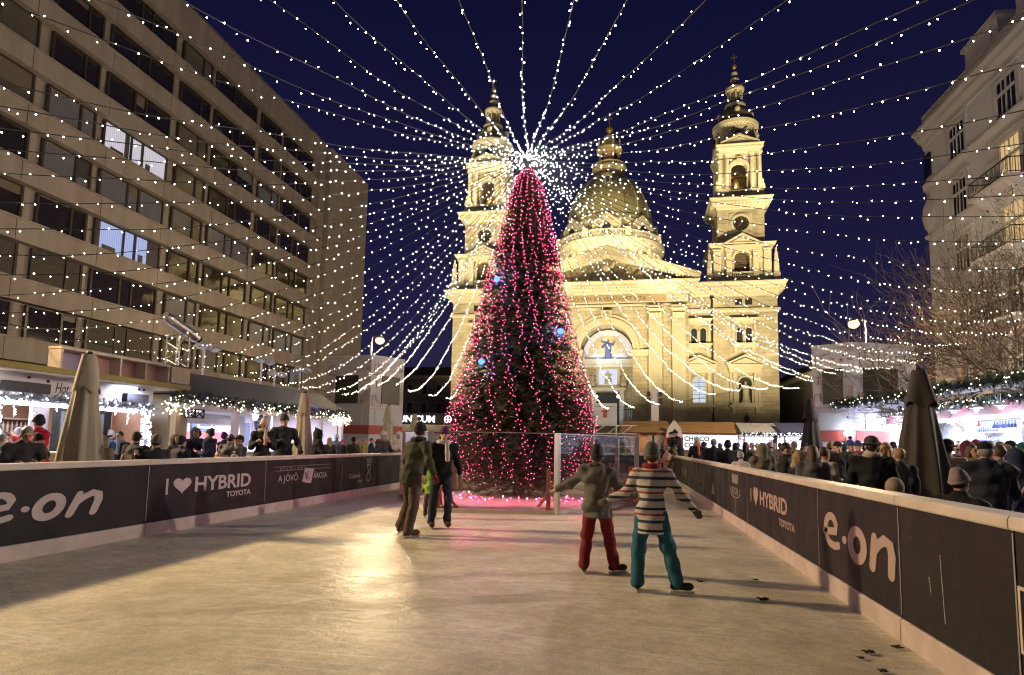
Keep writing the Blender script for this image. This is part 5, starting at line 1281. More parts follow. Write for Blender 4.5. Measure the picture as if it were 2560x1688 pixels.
def garland(pts, r_, mats_, n, lights=None, seed=1, Lt=.16, nl=60, droop=0.0):
    """rope of short fir twigs with little bulbs"""
    q = random.Random(seed); P_ = [Vector(p) for p in pts]
    ln = [(b-a).length for a, b in zip(P_[:-1],P_[1:])]; tot = sum(ln)
    def at(s):
        for a, b, l in zip(P_[:-1],P_[1:],ln):
            if s <= l: return a.lerp(b, s/l), (b-a).normalized()
            s -= l
        return P_[-1], (P_[-1]-P_[-2]).normalized()
    vs, fs = [], []
    for i in range(n):
        p, d = at(q.uniform(0,tot)); v = Vector((q.gauss(0,1),q.gauss(0,1),q.gauss(0,1))).normalized()
        sprig((vs,fs), p+v*r_*q.uniform(0,.6), v+d*.4, Lt*q.uniform(.7,1.3), q)
    m_ = MB(); m_.add(vs,fs); m_.tube(pts, r_*.35, 5)
    lm = MB()
    for i in range(nl):
        p, d = at(q.uniform(0,tot)); v = Vector((q.gauss(0,1),q.gauss(0,1),q.gauss(0,1))).normalized(); lm.ball(p+v*r_*1.05+Vector((0,0,-droop*q.random())), .018, 5, 4)
    return m_, lm
# --- white drinks stall
HS = thing('drinks_stall', 'white stall with painted Hot lettering, olive roof edge and hanging icicle lights', 'market stall', (-13,0,0))
m_ = MB(); m_.box(-.06,0,6,15.5,2.32,2.86); m_.build('fascia', M_wh, HS)
m_ = MB(); m_.box(-4.2,.55,5.8,16.3,2.87,3.0); m_.build('roof', M_yel, HS)
m_ = MB(); m_.box(-.7,.5,5.9,16.0,2.835,2.868); m_.build('soffit', M_wh, HS)
m_ = MB(); m_.box(-4.0,-3.9,6,15.5,0,2.85); m_.box(-4,-.06,15.4,15.5,0,2.3); m_.build('back_wall', M_plank, HS)
m_ = MB()
for i in range(11): m_.box(-1.9,-1.85,6.0,10.3,1.0+i*.13,1.12+i*.13)
m_.build('pale_boards', mat('boards_pale', (.55,.56,.60), .5, var=.2, scale=3), HS)
m_ = MB(); m_.box(-1.3,-1.25,13.0,13.5,0,2.3); m_.build('lilac_panel', mat('panel_lilac2', (.40,.33,.33), .6), HS)
m_ = MB(); m_.box(-1.2,-1.1,13.55,13.7,0,2.3); m_.box(-1.2,-1.1,15.1,15.3,0,2.3); m_.box(-1.2,-1.1,13.7,15.1,2.1,2.3); m_.build('dark_frame', M_iron, HS)
m_ = MB(); m_.box(-1.18,-1.14,13.7,15.1,.9,2.1); m_.build('curtained_pane', curtain_mat('stall_curtain', (.20,.20,.24), (.3,.35,.5), .15), HS)
m_ = MB(); m_.box(-.5,0,6,15.4,0,1.05); m_.box(-.6,.15,6,15.4,1.05,1.1); m_.build('counter', M_plank2, HS)
for y in (8.4,11.0,13.6): m_ = MB(); m_.box(-.14,-.02,y-.08,y+.08,1.1,2.32); m_.build('pillar', M_wh, HS)
m_ = MB(); m_.box(-.32,-.28,6.2,15.3,2.15,2.25); m_.build('light_strip', GL_STRIP, HS)
for i in range(7):
    m_ = MB(); y = 6.6+i*1.3; m_.box(-3.88,-3.8,y,y+1.0,1.5,1.55); m_.box(-3.88,-3.6,y,y+1.0,1.9,1.95)
    for k in range(7): m_.lathe([(.035,0),(.035,.18),(.015,.24),(.015,.3)], (-3.75,y+.1+k*.13,1.55), 7)
    m_.build('shelf', mat('bottle_mix', (.30,.22,.15), .3, var=.6, scale=6), HS)
q1, q2 = garland([(.05,6,2.32),(.05,9,2.26),(.05,12,2.32),(.05,15.5,2.3)], .10, None, 900, seed=4, nl=170, droop=.1)
q1.build('frosted_garland', M_garw, HS); FB(q2, GL_FAIRY, HS)
for i in range(17):
    m_ = MB(); y = 6.3+i*.56+rnd.uniform(-.1,.1); k = rnd.randint(3,8)
    for j in range(k): m_.ball((.03+rnd.uniform(-.03,.03), y+rnd.uniform(-.05,.05), 2.2-j*.055), .014, 5, 4)
    m_.tube([(.03,y,2.3),(.03,y,2.2-k*.055)], .004, 3); m_.build('icicle_light', GL_FAIRY, HS)
for yy, n_ in ((11.0,240),(15.25,200)):
    q1, q2 = garland([(.03,yy,2.3),(.05,yy+.05,1.1)], .12, None, 160, seed=int(yy), nl=n_, Lt=.12); o = q1.build('lit_garland', M_garw, HS); FB(q2, GL_FAIRY, o)
lettering('lettering', 'Hot', mat('sign_ink', (.05,.035,.03), .6), HS, .36, (.006,12.40,2.47), (PI/2,0,PI/2), shear=.25, sx=.62)
lettering('lettering', 'drinks', mat('sign_ink', (.05,.035,.03), .6), HS, .30, (.006,13.05,2.47), (PI/2,0,PI/2), shear=.25) if False else None
for y0,y1,s in ((11.1,12.15,0),(14.4,15.15,0)): m_ = MB(); m_.box(.0,.16,y0,y1,2.42,2.64); m_.build('speaker', M_spk, HS)
for y,z in ((12.2,2.72),(11.72,2.76),(14.95,2.78),(15.12,2.78)): m_ = MB(); m_.ball((.02,y,z), .035, 8, 6); m_.build('knob', M_spk, HS)
light('fascia_fill', 'AREA', (.40,10.6,2.80), (1,.86,.80), 42, None, (.12,9.0), parent=HS).rotation_euler = Vector((-.5,0,-.42)).to_track_quat('-Z','Y').to_euler()  # added fill light that brightens the fascia; no fitting is built
for y in (14.5,): light('stall_light', 'SPOT', (.42,y,2.82), COOL, 130, (-12.98,y,2.3), .05, 150, .8, parent=HS).rotation_euler = Vector((-.4,0,-.5)).to_track_quat('-Z','Y').to_euler()
for y in (7.5,10.5,13.5): light('stall_light', 'AREA', (-1.6,y,2.7), COOL, 260, None, (1.2,2.4), parent=HS)
# --- pale timber boxes on the roof, lattice tower with projector
t = thing('roof_crate', 'row of open timber boxes standing on the olive roof', 'roof boxes', (-13.2,12.7,3.0))
m_ = MB()
for i in range(5): m_.box(-.35,0,i*.9-.03,i*.9+.03,.03,.56)
m_.box(-.35,.02,-.05,3.65,.56,.62); m_.box(-.35,.0,-.05,3.65,0,.03); m_.build('frame', mat('timber_pale', (.60,.52,.46), .6), t)
for i in range(4): m_ = MB(); m_.box(-.38,-.33,i*.9+.03,i*.9+.87,.03,.56); m_.build('back_panel', mat('timber_rose', (.46,.27,.20), .6, var=.2) if i else mat('panel_lilac', (.36,.30,.42), .6), t)
t = thing('timber_tower', 'square timber pillar at the corner between the two left stalls', 'pillar', (-13.6,16.75,0))
m_ = MB(); m_.box(-.45,.45,-.4,.4,0,3.65); m_.build('post', mat('timber_cream', (.50,.40,.27), .6, var=.15), t)
for z in (2.75,3.6):
    m_ = MB(); m_.box(-.47,.47,-.42,.42,z,z+.05); m_.build('band', M_iron, t)
t = thing('lattice_tower', 'short alloy lattice tower carrying the projector', 'lattice tower', (-13.6,17.1,3.66))
m_ = MB()
for x in (-.22,.22):
    for y in (-.22,.22): m_.tube([(x,y,0),(x,y,1.0)], .025, 6)
for k in range(4):
    z0, z1 = k*.25, (k+1)*.25; a, b = (-.22,.22) if k % 2 else (.22,-.22)
    for y in (-.22,.22): m_.tube([(a,y,z0),(b,y,z1)], .012, 5)
    for x in (-.22,.22): m_.tube([(x,a,z0),(x,b,z1)], .012, 5)
m_.build('truss', M_post, t)
t = thing('projector', 'tilted silver tube projector on the lattice tower', 'projector', (-13.55,17.05,4.86))
A_, B_ = Vector((-.1,-.55,.28)), Vector((.15,.62,-.20))
m_ = MB(); m_.tube([A_,A_.lerp(B_,.1),A_.lerp(B_,.9),B_], [.15,.17,.17,.15], 14); m_.build('housing', mat('projector_silver', (.55,.52,.52), .3, metal=.7), t)
m_ = MB(); d_ = (B_-A_).normalized(); m_.tube([B_+d_*.005,B_+d_*.10], [.13,.12], 14); m_.build('lens', mat('lens_blue', (.02,.03,.10), .1), t)
# --- stall with the long grey awning
AS = thing('awning_stall', 'long stall under a slate-grey tilted awning with frosted garland', 'market stall', (-12.5,0,0))
m_ = MB(); m_.add([(-.15,16.3,2.82),(-.15,27.1,2.86),(-1.5,27.25,3.66),(-1.5,16.45,3.6),(-.15,16.3,2.78),(-.15,27.1,2.82),(-1.5,27.25,3.6),(-1.5,16.45,3.54)], [(0,1,2,3),(7,6,5,4),(0,4,5,1),(1,5,6,2),(2,6,7,3),(3,7,4,0)])
m_.build('awning', mat('awning_slate', (.055,.06,.085), .7, var=.15, scale=1.2), AS)
m_ = MB(); m_.box(-.3,-.1,16.0,27.1,2.42,2.55); m_.box(-.32,-.05,16.0,27.1,2.36,2.42); m_.build('front_beam', M_wh, AS)
for y in (16.15,19.0,22.0,25.0,27.0): m_ = MB(); m_.box(-.35,-.17,y-.09,y+.09,0,2.4); m_.build('post', M_plank2 if y < 17 else M_wh, AS)
m_ = MB(); m_.box(-4,-3.9,16.2,27,0,3.2); m_.box(-4,-.4,26.9,27,0,2.8); m_.build('back_wall', M_wh, AS)
m_ = MB(); m_.box(-.9,-.4,17.3,27,0,1.0); m_.box(-1.0,-.3,17.3,27,1.0,1.06); m_.build('counter', M_wh, AS)
q1, q2 = garland([(.0,15.6,2.66),(.0,19,2.66),(.0,23,2.64),(.0,27.2,2.66)], .15, None, 1700, seed=8, nl=190, droop=.15)
q1.build('frosted_garland', mat('garland_mixed', (.07,.075,.085), .7, var=.8, scale=14), AS); FB(q2, GL_FAIRYW, AS)
q1, q2 = garland([(.02,25.4,2.55),(.02,27.2,2.55)], .16, None, 260, seed=9, nl=150, droop=.25); o = q1.build('lit_garland', M_garw, AS); FB(q2, GL_FAIRYW, o)
q1, q2 = garland([(.02,15.4,2.5),(.02,16.5,2.5)], .12, None, 60, seed=10, nl=60, droop=.3); o = q1.build('lit_garland', M_garw, AS); FB(q2, GL_FAIRYW, o)
# kiosk inside: printed header, glowing pink window
m_ = MB(); m_.box(-1.06,-1.0,17.3,20.7,1.95,2.3); m_.build('kiosk_header', M_whb, AS)
sq = MB()
for i in range(60):
    y = rnd.uniform(17.5,20.5); z = rnd.uniform(1.98,2.26); a_ = rnd.uniform(-.8,.8); sq.bar((-.997,y,z),(-.997,y+.10*math.cos(a_),z+.07*math.sin(a_)),.014,.006)
sq.build('header_print', mat('print_blue', (.25,.32,.45), .6), AS)
for y in (17.4,20.5): m_ = MB(); m_.box(-1.1,-.95,y-.18,y+.18,0,1.95); m_.build('kiosk_post', M_whb, AS)
m_ = MB(); m_.box(-1.5,-1.46,17.6,20.3,1.0,1.7); m_.build('kiosk_window', glow('kiosk_pink', (1.0,.42,.55), 1.0), AS)
m_ = MB(); m_.box(-1.35,-1.3,18.6,20.3,1.83,1.87); m_.build('kiosk_strip', GL_STRIP, AS)
m_ = MB(); m_.prism([(21.0+.33*math.cos(2*PI*i/28), 2.1+.38*math.sin(2*PI*i/28)) for i in range(28)], -.62, -.58, 'x'); o = m_.build('round_sign', mat('sign_blue', (.05,.11,.28), .5), AS)
for i, z in enumerate((2.25,2.12,1.99)):
    m_ = MB(); m_.box(-.58,-.575,20.8,21.2-.05*i,z,z+.05); m_.build('sign_line', mat('sign_line_pale', (.3,.4,.6), .5), o)
m_ = MB()
for k in range(2):
    y = 16.6+k*.45; 
    for a, b in (((y,2.1),(y+.4,2.35)),((y,2.35),(y+.4,2.1)),((y,2.1),(y+.4,2.1)),((y,2.35),(y+.4,2.35)),((y,2.1),(y,2.35)),((y+.4,2.1),(y+.4,2.35))): m_.bar((-.3,a[0],a[1]),(-.3,b[0],b[1]),.03)
m_.build('iron_grille', M_iron, AS)
m_ = MB()
for i in range(8):
    a = PI*i/8; 
    m_.bar((-.1,19.9-.2*math.cos(a),2.33-.2*math.sin(a)),(-.1,19.9+.2*math.cos(a),2.33+.2*math.sin(a)),.018)
m_.build('star_light', GL_FAIRY, AS)
for y in (18.4,21.5,24.5): light('stall_light', 'AREA', (-2.2,y,2.6), (.74,.74,1.0), 170, None, (1.4,2.4), parent=AS)
light('stall_light', 'SPOT', (1.0,24.2,3.1), (.15,.28,1.0), 70, None, .05, 70, .3, parent=AS).rotation_euler = Vector((-1.2,-.3,.1)).to_track_quat('-Z','Y').to_euler()
light('stall_light', 'AREA', (-1.25,19,1.9), (1,.6,.7), 18, None, (.3,2.6), parent=AS)
for i in range(4):
    m_ = MB(); y = 21.6+i*1.35; m_.box(-3.88,-3.8,y,y+1.1,1.2,2.2); m_.build('menu_board', mat('menu_%d' % (i%2), (.5,.46,.5) if i%2 else (.16,.2,.3), .5, var=.4, scale=9), AS)
# ================================================================== printed screen towers
M_prt = mat('banner_white', (.62,.60,.64), .6, var=.05, scale=1.0); M_red = mat('print_red', (.45,.10,.08), .6); M_scr = mat('screen_dark', (.045,.045,.035), .35)
M_gry = mat('print_grey', (.30,.30,.32), .6); M_grn = mat('print_green', (.35,.38,.12), .6); M_org = mat('print_orange', (.55,.28,.14), .6)
def curve_mark(parent, m_, pts, F_, w=.04, name='print_mark'):
    """a line drawn on a banner; F_ maps (s,z) to a point just in front of the cloth"""
    q = MB()
    for a, b in zip(pts[:-1], pts[1:]): q.bar(F_(*a), F_(*b), w, w*.3)
    return q.build(name, m_, parent)
SKATE = [(.0,.9),(.35,.95),(.42,.5),(.95,.32),(.95,.12),(.0,.12),(-.05,.5),(.0,.9)]
BLADE = [(-.1,.0),(1.05,.0),(1.15,.1)]
def star(cx_, cz_, r_): return [(cx_+(r_ if i%2==0 else r_*.42)*math.cos(PI/2+PI*i/5), cz_+(r_ if i%2==0 else r_*.42)*math.sin(PI/2+PI*i/5)) for i in range(11)]
def screen_tower(corner, left, right, h, label, mirror):
    """canvas-covered tower; corner, left and right are plan points (left face and right face seen)"""
    c0, a0, b0 = Vector((*corner,0)), Vector((*left,0)), Vector((*right,0)); back = a0+b0-c0
    t = thing('screen_tower', label, 'screen tower', c0, 0, 'printed screen towers')
    O = Vector((0,0,0)); A = a0-c0; B = b0-c0; K = back-c0
    m_ = MB(); m_.ring([[tuple(p+Vector((0,0,z))) for p in (O,A,K,B)] for z in (0,h)], 4); m_.build('canvas', M_prt, t)
    m_ = MB()
    for p, q in ((O,A),(O,B),(A,K),(B,K)): m_.bar(p+Vector((0,0,h+.03)), q+Vector((0,0,h+.03)), .12, .08)
    m_.bar(O+Vector((0,0,h-1.45)), A+Vector((0,0,h-1.45)), .03); m_.bar(O+Vector((0,0,h-1.45)), B+Vector((0,0,h-1.45)), .03); m_.build('top_frame', M_wh, t)
    def face(D):
        d = D.normalized(); n_ = Vector((-d.y,d.x,0)); 
        if n_.dot(D-K) < 0 and n_.dot(-K) < 0: n_ = -n_
        if n_.dot(K) > 0: n_ = -n_
        return d, n_, D.length
    for D, big in ((A, True), (B, False)):
        d, n_, L_ = face(D)
        F_ = lambda s, z, d=d, n_=n_, L_=L_: d*((1-s)*L_ if D is A else s*L_) + n_*.03 + Vector((0,0,z))
        def quad(s0, s1, z0, z1, m2, name, out=.05):
            q = MB(); o1 = n_*out
            q.ring([[tuple(F_(s0,z)+o), tuple(F_(s1,z)+o)] + [tuple(F_(s1,z)-n_*.025), tuple(F_(s0,z)-n_*.025)] for o in (o1,) for z in (z0,z1)], 4); return q.build(name, m2, t)
        s0, s1 = ((.26,.74) if big else (.32,.86))
        if mirror: s0, s1 = 1-s1, 1-s0
        quad(s0, s1, h-3.0, h-1.2, M_scr, 'screen')
        quad(0.0, 1, 1.95, 2.5, M_red, 'red_band', .01)
        for (x, z, m2) in ((.1,h-1.0,M_red),(.55,h-2.95 if False else h-.95,M_gry)):
            pass
        sc_ = 1/L_
        curve_mark(t, M_red, [(.10+p[0]*.75*sc_, h-1.15+p[1]*.75) for p in SKATE], F_); curve_mark(t, M_red, [(.10+p[0]*.75*sc_, h-1.15+p[1]*.75) for p in BLADE], F_)
        for k, (sx_, sz_, rr_) in enumerate(((.88,h-.35,.14),(.72,h-.8,.10),(.93,h-.75,.09))): curve_mark(t, M_red, [(p[0]*sc_+sx_, p[1]) for p in star(0,sz_,rr_)], F_, .03)
        curve_mark(t, M_org, [(.55,h-1.0),(.75,h-1.0)], F_, .05); curve_mark(t, M_org, [(.58,h-.85),(.72,h-.85)], F_, .05)
        curve_mark(t, M_red, [(.10,h-1.6),(.22,h-1.6)], F_, .06); curve_mark(t, M_red, [(.16,h-1.6),(.16,h-2.0)], F_, .06)
        for k in range(6): curve_mark(t, M_org, [(.80,h-3.1+k*.05),(.86,h-2.95+k*.10),(.97,h-2.7+k*.13)], F_, .02)
        curve_mark(t, M_red, [(.06+p[0]*.7*sc_, h-3.3+p[1]*.9) for p in SKATE], F_); curve_mark(t, M_red, [(.06+p[0]*.7*sc_, h-3.35+p[1]*.7) for p in BLADE], F_)
        quad(.15, .85, h-4.3, h-3.45, M_whb, 'sponsor_board', .02)
        for k in range(4): curve_mark(t, M_org if k % 2 else M_gry, [(.3+.1*(k%2),h-3.65-k*.17),(.7-.1*(k%2),h-3.65-k*.17)], F_, .035)
        curve_mark(t, M_grn, [(.82,h-.45),(.86,h-.9),(.9,h-.4)], F_, .05) if not big else None
    return t
screen_tower((-15.7,37.2), (-19.4,38.4), (-14.35,39.5), 6.9, 'white printed screen tower with red skate drawings, left of the tree', False)
screen_tower((11.35,33.4), (9.75,34.6), (14.7,34.6), 6.85, 'white printed screen tower half hidden by the right market stall', True)
# ================================================================== stalls across the far end
M_roofw = mat('roof_planks', (.40,.25,.11), .65, var=.3, scale=2.2, bump=.4, bscale=6)
def plank_stall(x0, x1, y, label, sign, open_l, zt=3.38, zb=2.55, wh=False):
    t = thing('plank_stall', label, 'market stall', ((x0+x1)/2, y, 0), 0, 'timber stalls at the far end'); hw = (x1-x0)/2
    m_ = MB(); k = 7
    for i in range(k):
        a, b = i/k, (i+1)/k+.02
        f = lambda q: (-.75+1.9*q, zb+(zt-zb)*q)
        (ya, za), (yb, zb_) = f(a), f(b); w_ = hw+.35-.30*a if not wh else hw+.55-.6*a
        zj = .012*(i%2)
        m_.ring([[(-w_,ya,za+.05+zj),(w_,ya,za+.05+zj),(w_-.04,yb,zb_+.03),(-w_+.04,yb,zb_+.03)],[(-w_,ya,za-.0),(w_,ya,za-.0),(w_-.04,yb,zb_-.02),(-w_+.04,yb,zb_-.02)]],4)
    m_.build('roof', M_roofw, t)
    m_ = MB(); m_.box(-hw-.33,hw+.33,-.8,-.74,zb-.06,zb+.02); m_.build('gutter_board', mat('gutter_red', (.16,.06,.035), .6), t)
    m_ = MB(); m_.box(-hw,hw,1.1,1.2,0,zt-.1); m_.box(-hw,-hw+.1,-.5,1.1,0,zb); m_.box(hw-.1,hw,-.5,1.1,0,zb); m_.build('walls', M_plank, t)
    m_ = MB(); m_.box(-hw,hw,-.5,-.1,0,1.0); m_.box(-hw,hw,-.6,.0,1.0,1.05); m_.build('counter', M_plank2, t)
    m_ = MB()
    for i in range(4): x = -hw+.06+i*(2*hw-.12)/3; m_.box(x-.06,x+.06,-.55,-.43,1.05,zb)
    m_.build('post', M_plank2, t)
    if sign:
        m_ = MB(); m_.box(-hw+.1,hw-.1,-.66,-.62,1.35,2.42); m_.build('sign_panel', glow('sign_white', (.92,.93,1.0), 1.15), t)
        mk = mat('sign_brown', (.03,.02,.02), .6)
        lettering('lettering', 'CHOCO', mk, t, .46, (-hw+.25,-.665,1.98), (PI/2,0,0), offset=.012); lettering('lettering', 'COFFEE', mk, t, .46, (-hw+.25,-.665,1.52), (PI/2,0,0), offset=.012)
    else:
        m_ = MB(); m_.box(.1,hw-.3,-.55,-.50,1.1,2.35); m_.build('shutter', mat('shutter_pale', (.45,.36,.28), .6, var=.3, scale=6), t)
    light('stall_light', 'AREA', (0,.3,zb-.15), (1,.85,.62) if not sign else COOL, 40, None, (2*hw*.7,.5), parent=t)
    return t
plank_stall(.15,3.25,47,'plank-roofed stall at the far end with a shutter half open, beside the glass ring',False,True)
plank_stall(4.1,8.1,47,'plank-roofed stall at the far end with the CHOCO COFFEE sign',True,False,wh=True)
t = thing('snow_cone_sign', 'pointed white sign board standing between the two plank-roofed stalls', 'sign', (3.65,46.1,0))
m_ = MB(); m_.prism([(-.55,1.2),(.55,1.2),(.6,2.2),(.45,2.9),(.0,3.45),(-.45,2.9),(-.6,2.2)], -.05, .05); m_.build('board', M_whb, t)
m_ = MB(); m_.box(-.6,.6,-.1,-.05,1.15,2.2); m_.build('red_panel', mat('panel_red', (.40,.03,.05), .5), t)
m_ = MB(); m_.bar((0,0,0),(0,0,1.3),.1); m_.build('post', M_plank2, t)
def lit_stall(x0, x1, y, label, blue, gable_):
    t = thing('lit_stall', label, 'market stall', ((x0+x1)/2, y, 0), 0, 'bright stalls at the far right'); hw = (x1-x0)/2
    if gable_:
        m_ = MB()
        for s in (-1,1): m_.ring([[(s*(hw+.3),-.6,2.1),(0,-.6,3.3),(0,-.6,3.38),(s*(hw+.3),-.6,2.18)],[(s*(hw+.3),2,2.1),(0,2,3.3),(0,2,3.38),(s*(hw+.3),2,2.18)]],4)
        m_.build('roof', mat('roof_slate', (.05,.045,.045), .7), t)
        m_ = MB(); m_.prism([(-hw,2.15),(hw,2.15),(0,3.2)], -.3, -.24); m_.build('gable_board', M_plank2, t)
        q1, q2 = garland([(-hw-.3,-.66,2.1),(0,-.66,3.35),(hw+.3,-.66,2.1)], .09, None, 260, seed=int(x0*7)+3, nl=80); q1.build('garland', M_gar, t); FB(q2, GL_FAIRYW, t)
    else:
        m_ = MB(); m_.ring([[(-hw-.2,-.9,2.45),(hw+.2,-.9,2.45),(hw+.2,1.6,3.3),(-hw-.2,1.6,3.3)],[(-hw-.2,-.9,2.5),(hw+.2,-.9,2.5),(hw+.2,1.6,3.36),(-hw-.2,1.6,3.36)]],4); m_.build('awning', blue, t)
        q1, q2 = garland([(-hw-.2,-.95,2.5),(hw+.2,-.95,2.5)], .09, None, 200, seed=int(x0*5)+3, nl=60); q1.build('garland', M_gar, t); FB(q2, GL_FAIRY, t)
    m_ = MB(); m_.box(-hw,hw,1.5,1.6,0,2.6); m_.build('back_wall', M_wh, t)
    m_ = MB(); m_.box(-hw,hw,-.5,0,0,1.0); m_.build('counter', M_plank2, t)
    for s in (-1,1): m_ = MB(); m_.box(s*hw-.06,s*hw+.06,-.5,-.38,1.0,2.5); m_.build('post', M_wh, t)
    m_ = MB(); m_.box(-hw+.1,hw-.1,.9,.95,2.2,2.3); m_.build('light_strip', GL_STRIP, t)
    m_ = MB()
    for i in range(24): m_.ball((rnd.uniform(-hw+.2,hw-.2), 1.3, rnd.uniform(1.2,2.1)), rnd.uniform(.04,.10), 6, 5)
    m_.build('hung_goods', mat('goods_mix', (.4,.28,.2), .5, var=.9, scale=5), t)
    light('stall_light', 'AREA', (0,.3,2.3), COOL, 260, None, (2*hw*.8,.6), parent=t)
M_aw_b = mat('awning_blue', (.07,.08,.20), .7); M_aw_w = mat('awning_white', (.5,.52,.6), .7)
lit_stall(8.3,10.6,46,'small bright stall with a white awning, right of the CHOCO COFFEE stall', M_aw_w, False)
lit_stall(10.7,12.9,45,'stall with a deep blue awning and white lit interior', M_aw_b, False)
lit_stall(11.2,14.2,40,'gabled stall outlined with a garland of bulbs in front of the right screen tower', None, True)
# stall with a white awning and the neon word, left of the tree
t = thing('neon_stall', 'dark stall with the glowing white word UNICUM and a round cross emblem', 'market stall', (-19.8,60,0))
m_ = MB(); m_.box(-3.6,3.6,0,2.5,0,4.4); m_.build('body', mat('stall_black', (.02,.02,.02), .6), t)
m_ = MB(); m_.ring([[(-3.4,-1.4,2.5),(3.4,-1.4,2.5),(3.4,-.02,3.2),(-3.4,-.02,3.2)],[(-3.4,-1.4,2.55),(3.4,-1.4,2.55),(3.4,-.02,3.26),(-3.4,-.02,3.26)]],4); m_.build('awning', mat('awning_cream', (.6,.5,.35), .7), t)
GN = glow('neon_white', (1.0,.97,.92), 2.6)
lettering('neon_lettering', 'UNICUM', GN, t, .92, (-2.35,-.06,3.5), (PI/2,0,0), offset=.014, depth=.05, sx=1.05)
m_ = MB()
for i in range(20):
    a, b = 2*PI*i/20, 2*PI*(i+1)/20; m_.bar((2.75+.34*math.cos(a),-.06,3.82+.34*math.sin(a)),(2.75+.34*math.cos(b),-.06,3.82+.34*math.sin(b)),.09,.05)
m_.bar((2.5,-.06,3.82),(3.0,-.06,3.82),.12,.05); m_.bar((2.75,-.06,3.57),(2.75,-.06,4.07),.12,.05); m_.build('neon_emblem', GN, t)
light('stall_light', 'AREA', (0,-.7,2.5), (1,.8,.55), 160, None, (5,.6), parent=t)
# white gift box on a scaffold, banner pole with loudspeakers
t = thing('gift_box_stand', 'white box with a red gift mark standing on a white scaffold', 'display box', (-1.25,46.5,0))
m_ = MB(); m_.box(-.85,.85,-.5,.5,3.05,4.6); m_.build('box', M_whb, t)
m_ = MB()
for x in (-.8,.8):
    for y in (-.45,.45): m_.bar((x,y,0),(x,y,3.05),.07)
for z in (1.5,2.4,3.0):
    m_.bar((-.8,-.45,z),(2.3,-.45,z),.06)
for x in (-.8,.2,1.2): m_.bar((x,-.45,2.4),(x+.8,-.45,3.0),.05)
m_.build('scaffold', M_wh, t)
m_ = MB(); m_.box(-.14,.14,-.53,-.505,3.55,4.0); m_.box(-.26,.26,-.53,-.505,3.98,4.1); m_.build('gift_mark', M_red, t)
t = thing('banner_pole', 'slim white banner pole with four small black loudspeakers before the pilasters', 'banner pole', (2.45,49,0))
m_ = MB(); m_.box(-.28,.28,-.05,.05,.3,5.9); m_.build('banner', M_prt, t)
m_ = MB()
for x in (-.48,.42):
    for z in (4.85,5.35): m_.box(x-.13,x+.13,-.2,.05,z,z+.36)
m_.build('loudspeaker', M_spk, t)
m_ = MB()
for i in range(9):
    z = .8+i*.5; m_.bar((-.12,-.056,z),(.12,-.056,z+.08),.04,.01)
m_.build('print_mark', M_gry, t)
# lattice flags
# ================================================================== big bright stall on the right
RS = thing('right_stall', 'large bright stall with garlands, white rafters and a row of pendant lamps on the right', 'market stall', (13,0,0))
NX, NY0, NY1 = 0.0, 17.0, 37.5
m_ = MB(); m_.ring([[(-2.4,NY0,3.45),(-2.4,NY1,3.72),(4,NY1,4.9),(4,NY0,4.7)],[(-2.4,NY0,3.52),(-2.4,NY1,3.79),(4,NY1,5.0),(4,NY0,4.8)]],4); m_.build('roof', mat('roof_white_under', (.55,.56,.62), .6, var=.06), RS)
m_ = MB()
k = 16
for i in range(k+1):
    y = NY0+.2+(NY1-NY0-.4)*i/k; z = 3.45+.27*i/k; m_.bar((-2.35,y,z-.06),(0.1,y,z+.38),.08,.16)
m_.build('rafters', M_wh, RS)
m_ = MB(); m_.box(-.05,.05,NY0,NY1,2.88,3.28); m_.build('red_board', mat('board_maroon', (.20,.06,.07), .5), RS)
m_ = MB(); m_.box(-.10,.05,NY0,NY1-4,2.72,2.88); m_.build('white_beam', glow('beam_glow', (.85,.88,1.0), 1.6), RS)  # the beam is no lamp; its brightness is put in as emission
q1, q2 = garland([(-2.45,NY0,3.56),(-2.45,26,3.66),(-2.5,NY1,3.86),(-2.2,NY1+1,3.86)], .16, None, 2600, seed=21, nl=150, Lt=.2); q1.build('garland', M_gar, RS); FB(q2, GL_FAIRYW, RS)
q1, q2 = garland([(-.35,NY0,3.32),(-.35,NY1,3.4)], .13, None, 1300, seed=22, nl=130, Lt=.17); q1.build('garland', M_gar, RS); FB(q2, GL_FAIRYW, RS)
m_ = MB(); m_.box(3.2,3.3,NY0,NY1,0,3.2); m_.box(.2,3.2,NY1-.1,NY1,0,3.2); m_.build('back_wall', M_whb, RS)
m_ = MB(); m_.box(-.05,.6,NY0,NY1-3,0,1.02); m_.box(-.15,.7,NY0,NY1-3,1.02,1.08); m_.build('counter', M_whb, RS)
for y in (19.5,23,26.5,30,33.4):
    m_ = MB(); m_.box(-.10,.12,y-.14,y+.14,0,2.72); m_.build('pillar', mat('pillar_white', (.7,.7,.74), .5), RS)
for i, y in enumerate((20.4,23.35,24.83,26.4,28.0,29.6,31.3,32.97,34.6,36.2,37.4)):
    m_ = MB(); m_.tube([(-.55,y,3.5),(-.55,y,3.2)], .012, 4); m_.lathe([(.02,.14),(.06,.12),(.22,.02),(.23,.0),(.20,.0)], (-.55,y,3.10), 16, cap=False); o = m_.build('pendant_shade', M_wh, RS)
    m_ = MB(); m_.ball((-.55,y,3.06), .075, 10, 8); m_.build('lamp_bulb', glow('pendant_white', (.88,.93,1.0), 30), o)
for y in (18.5,21,24,27,30,33): 
    light('stall_light', 'AREA', (1.6,y,3.0), COOL, 520, None, (1.8,2.4), parent=RS)
    light('pendant_light', 'POINT', (-.55,y,2.85), COOL, 75, None, .08, parent=RS)
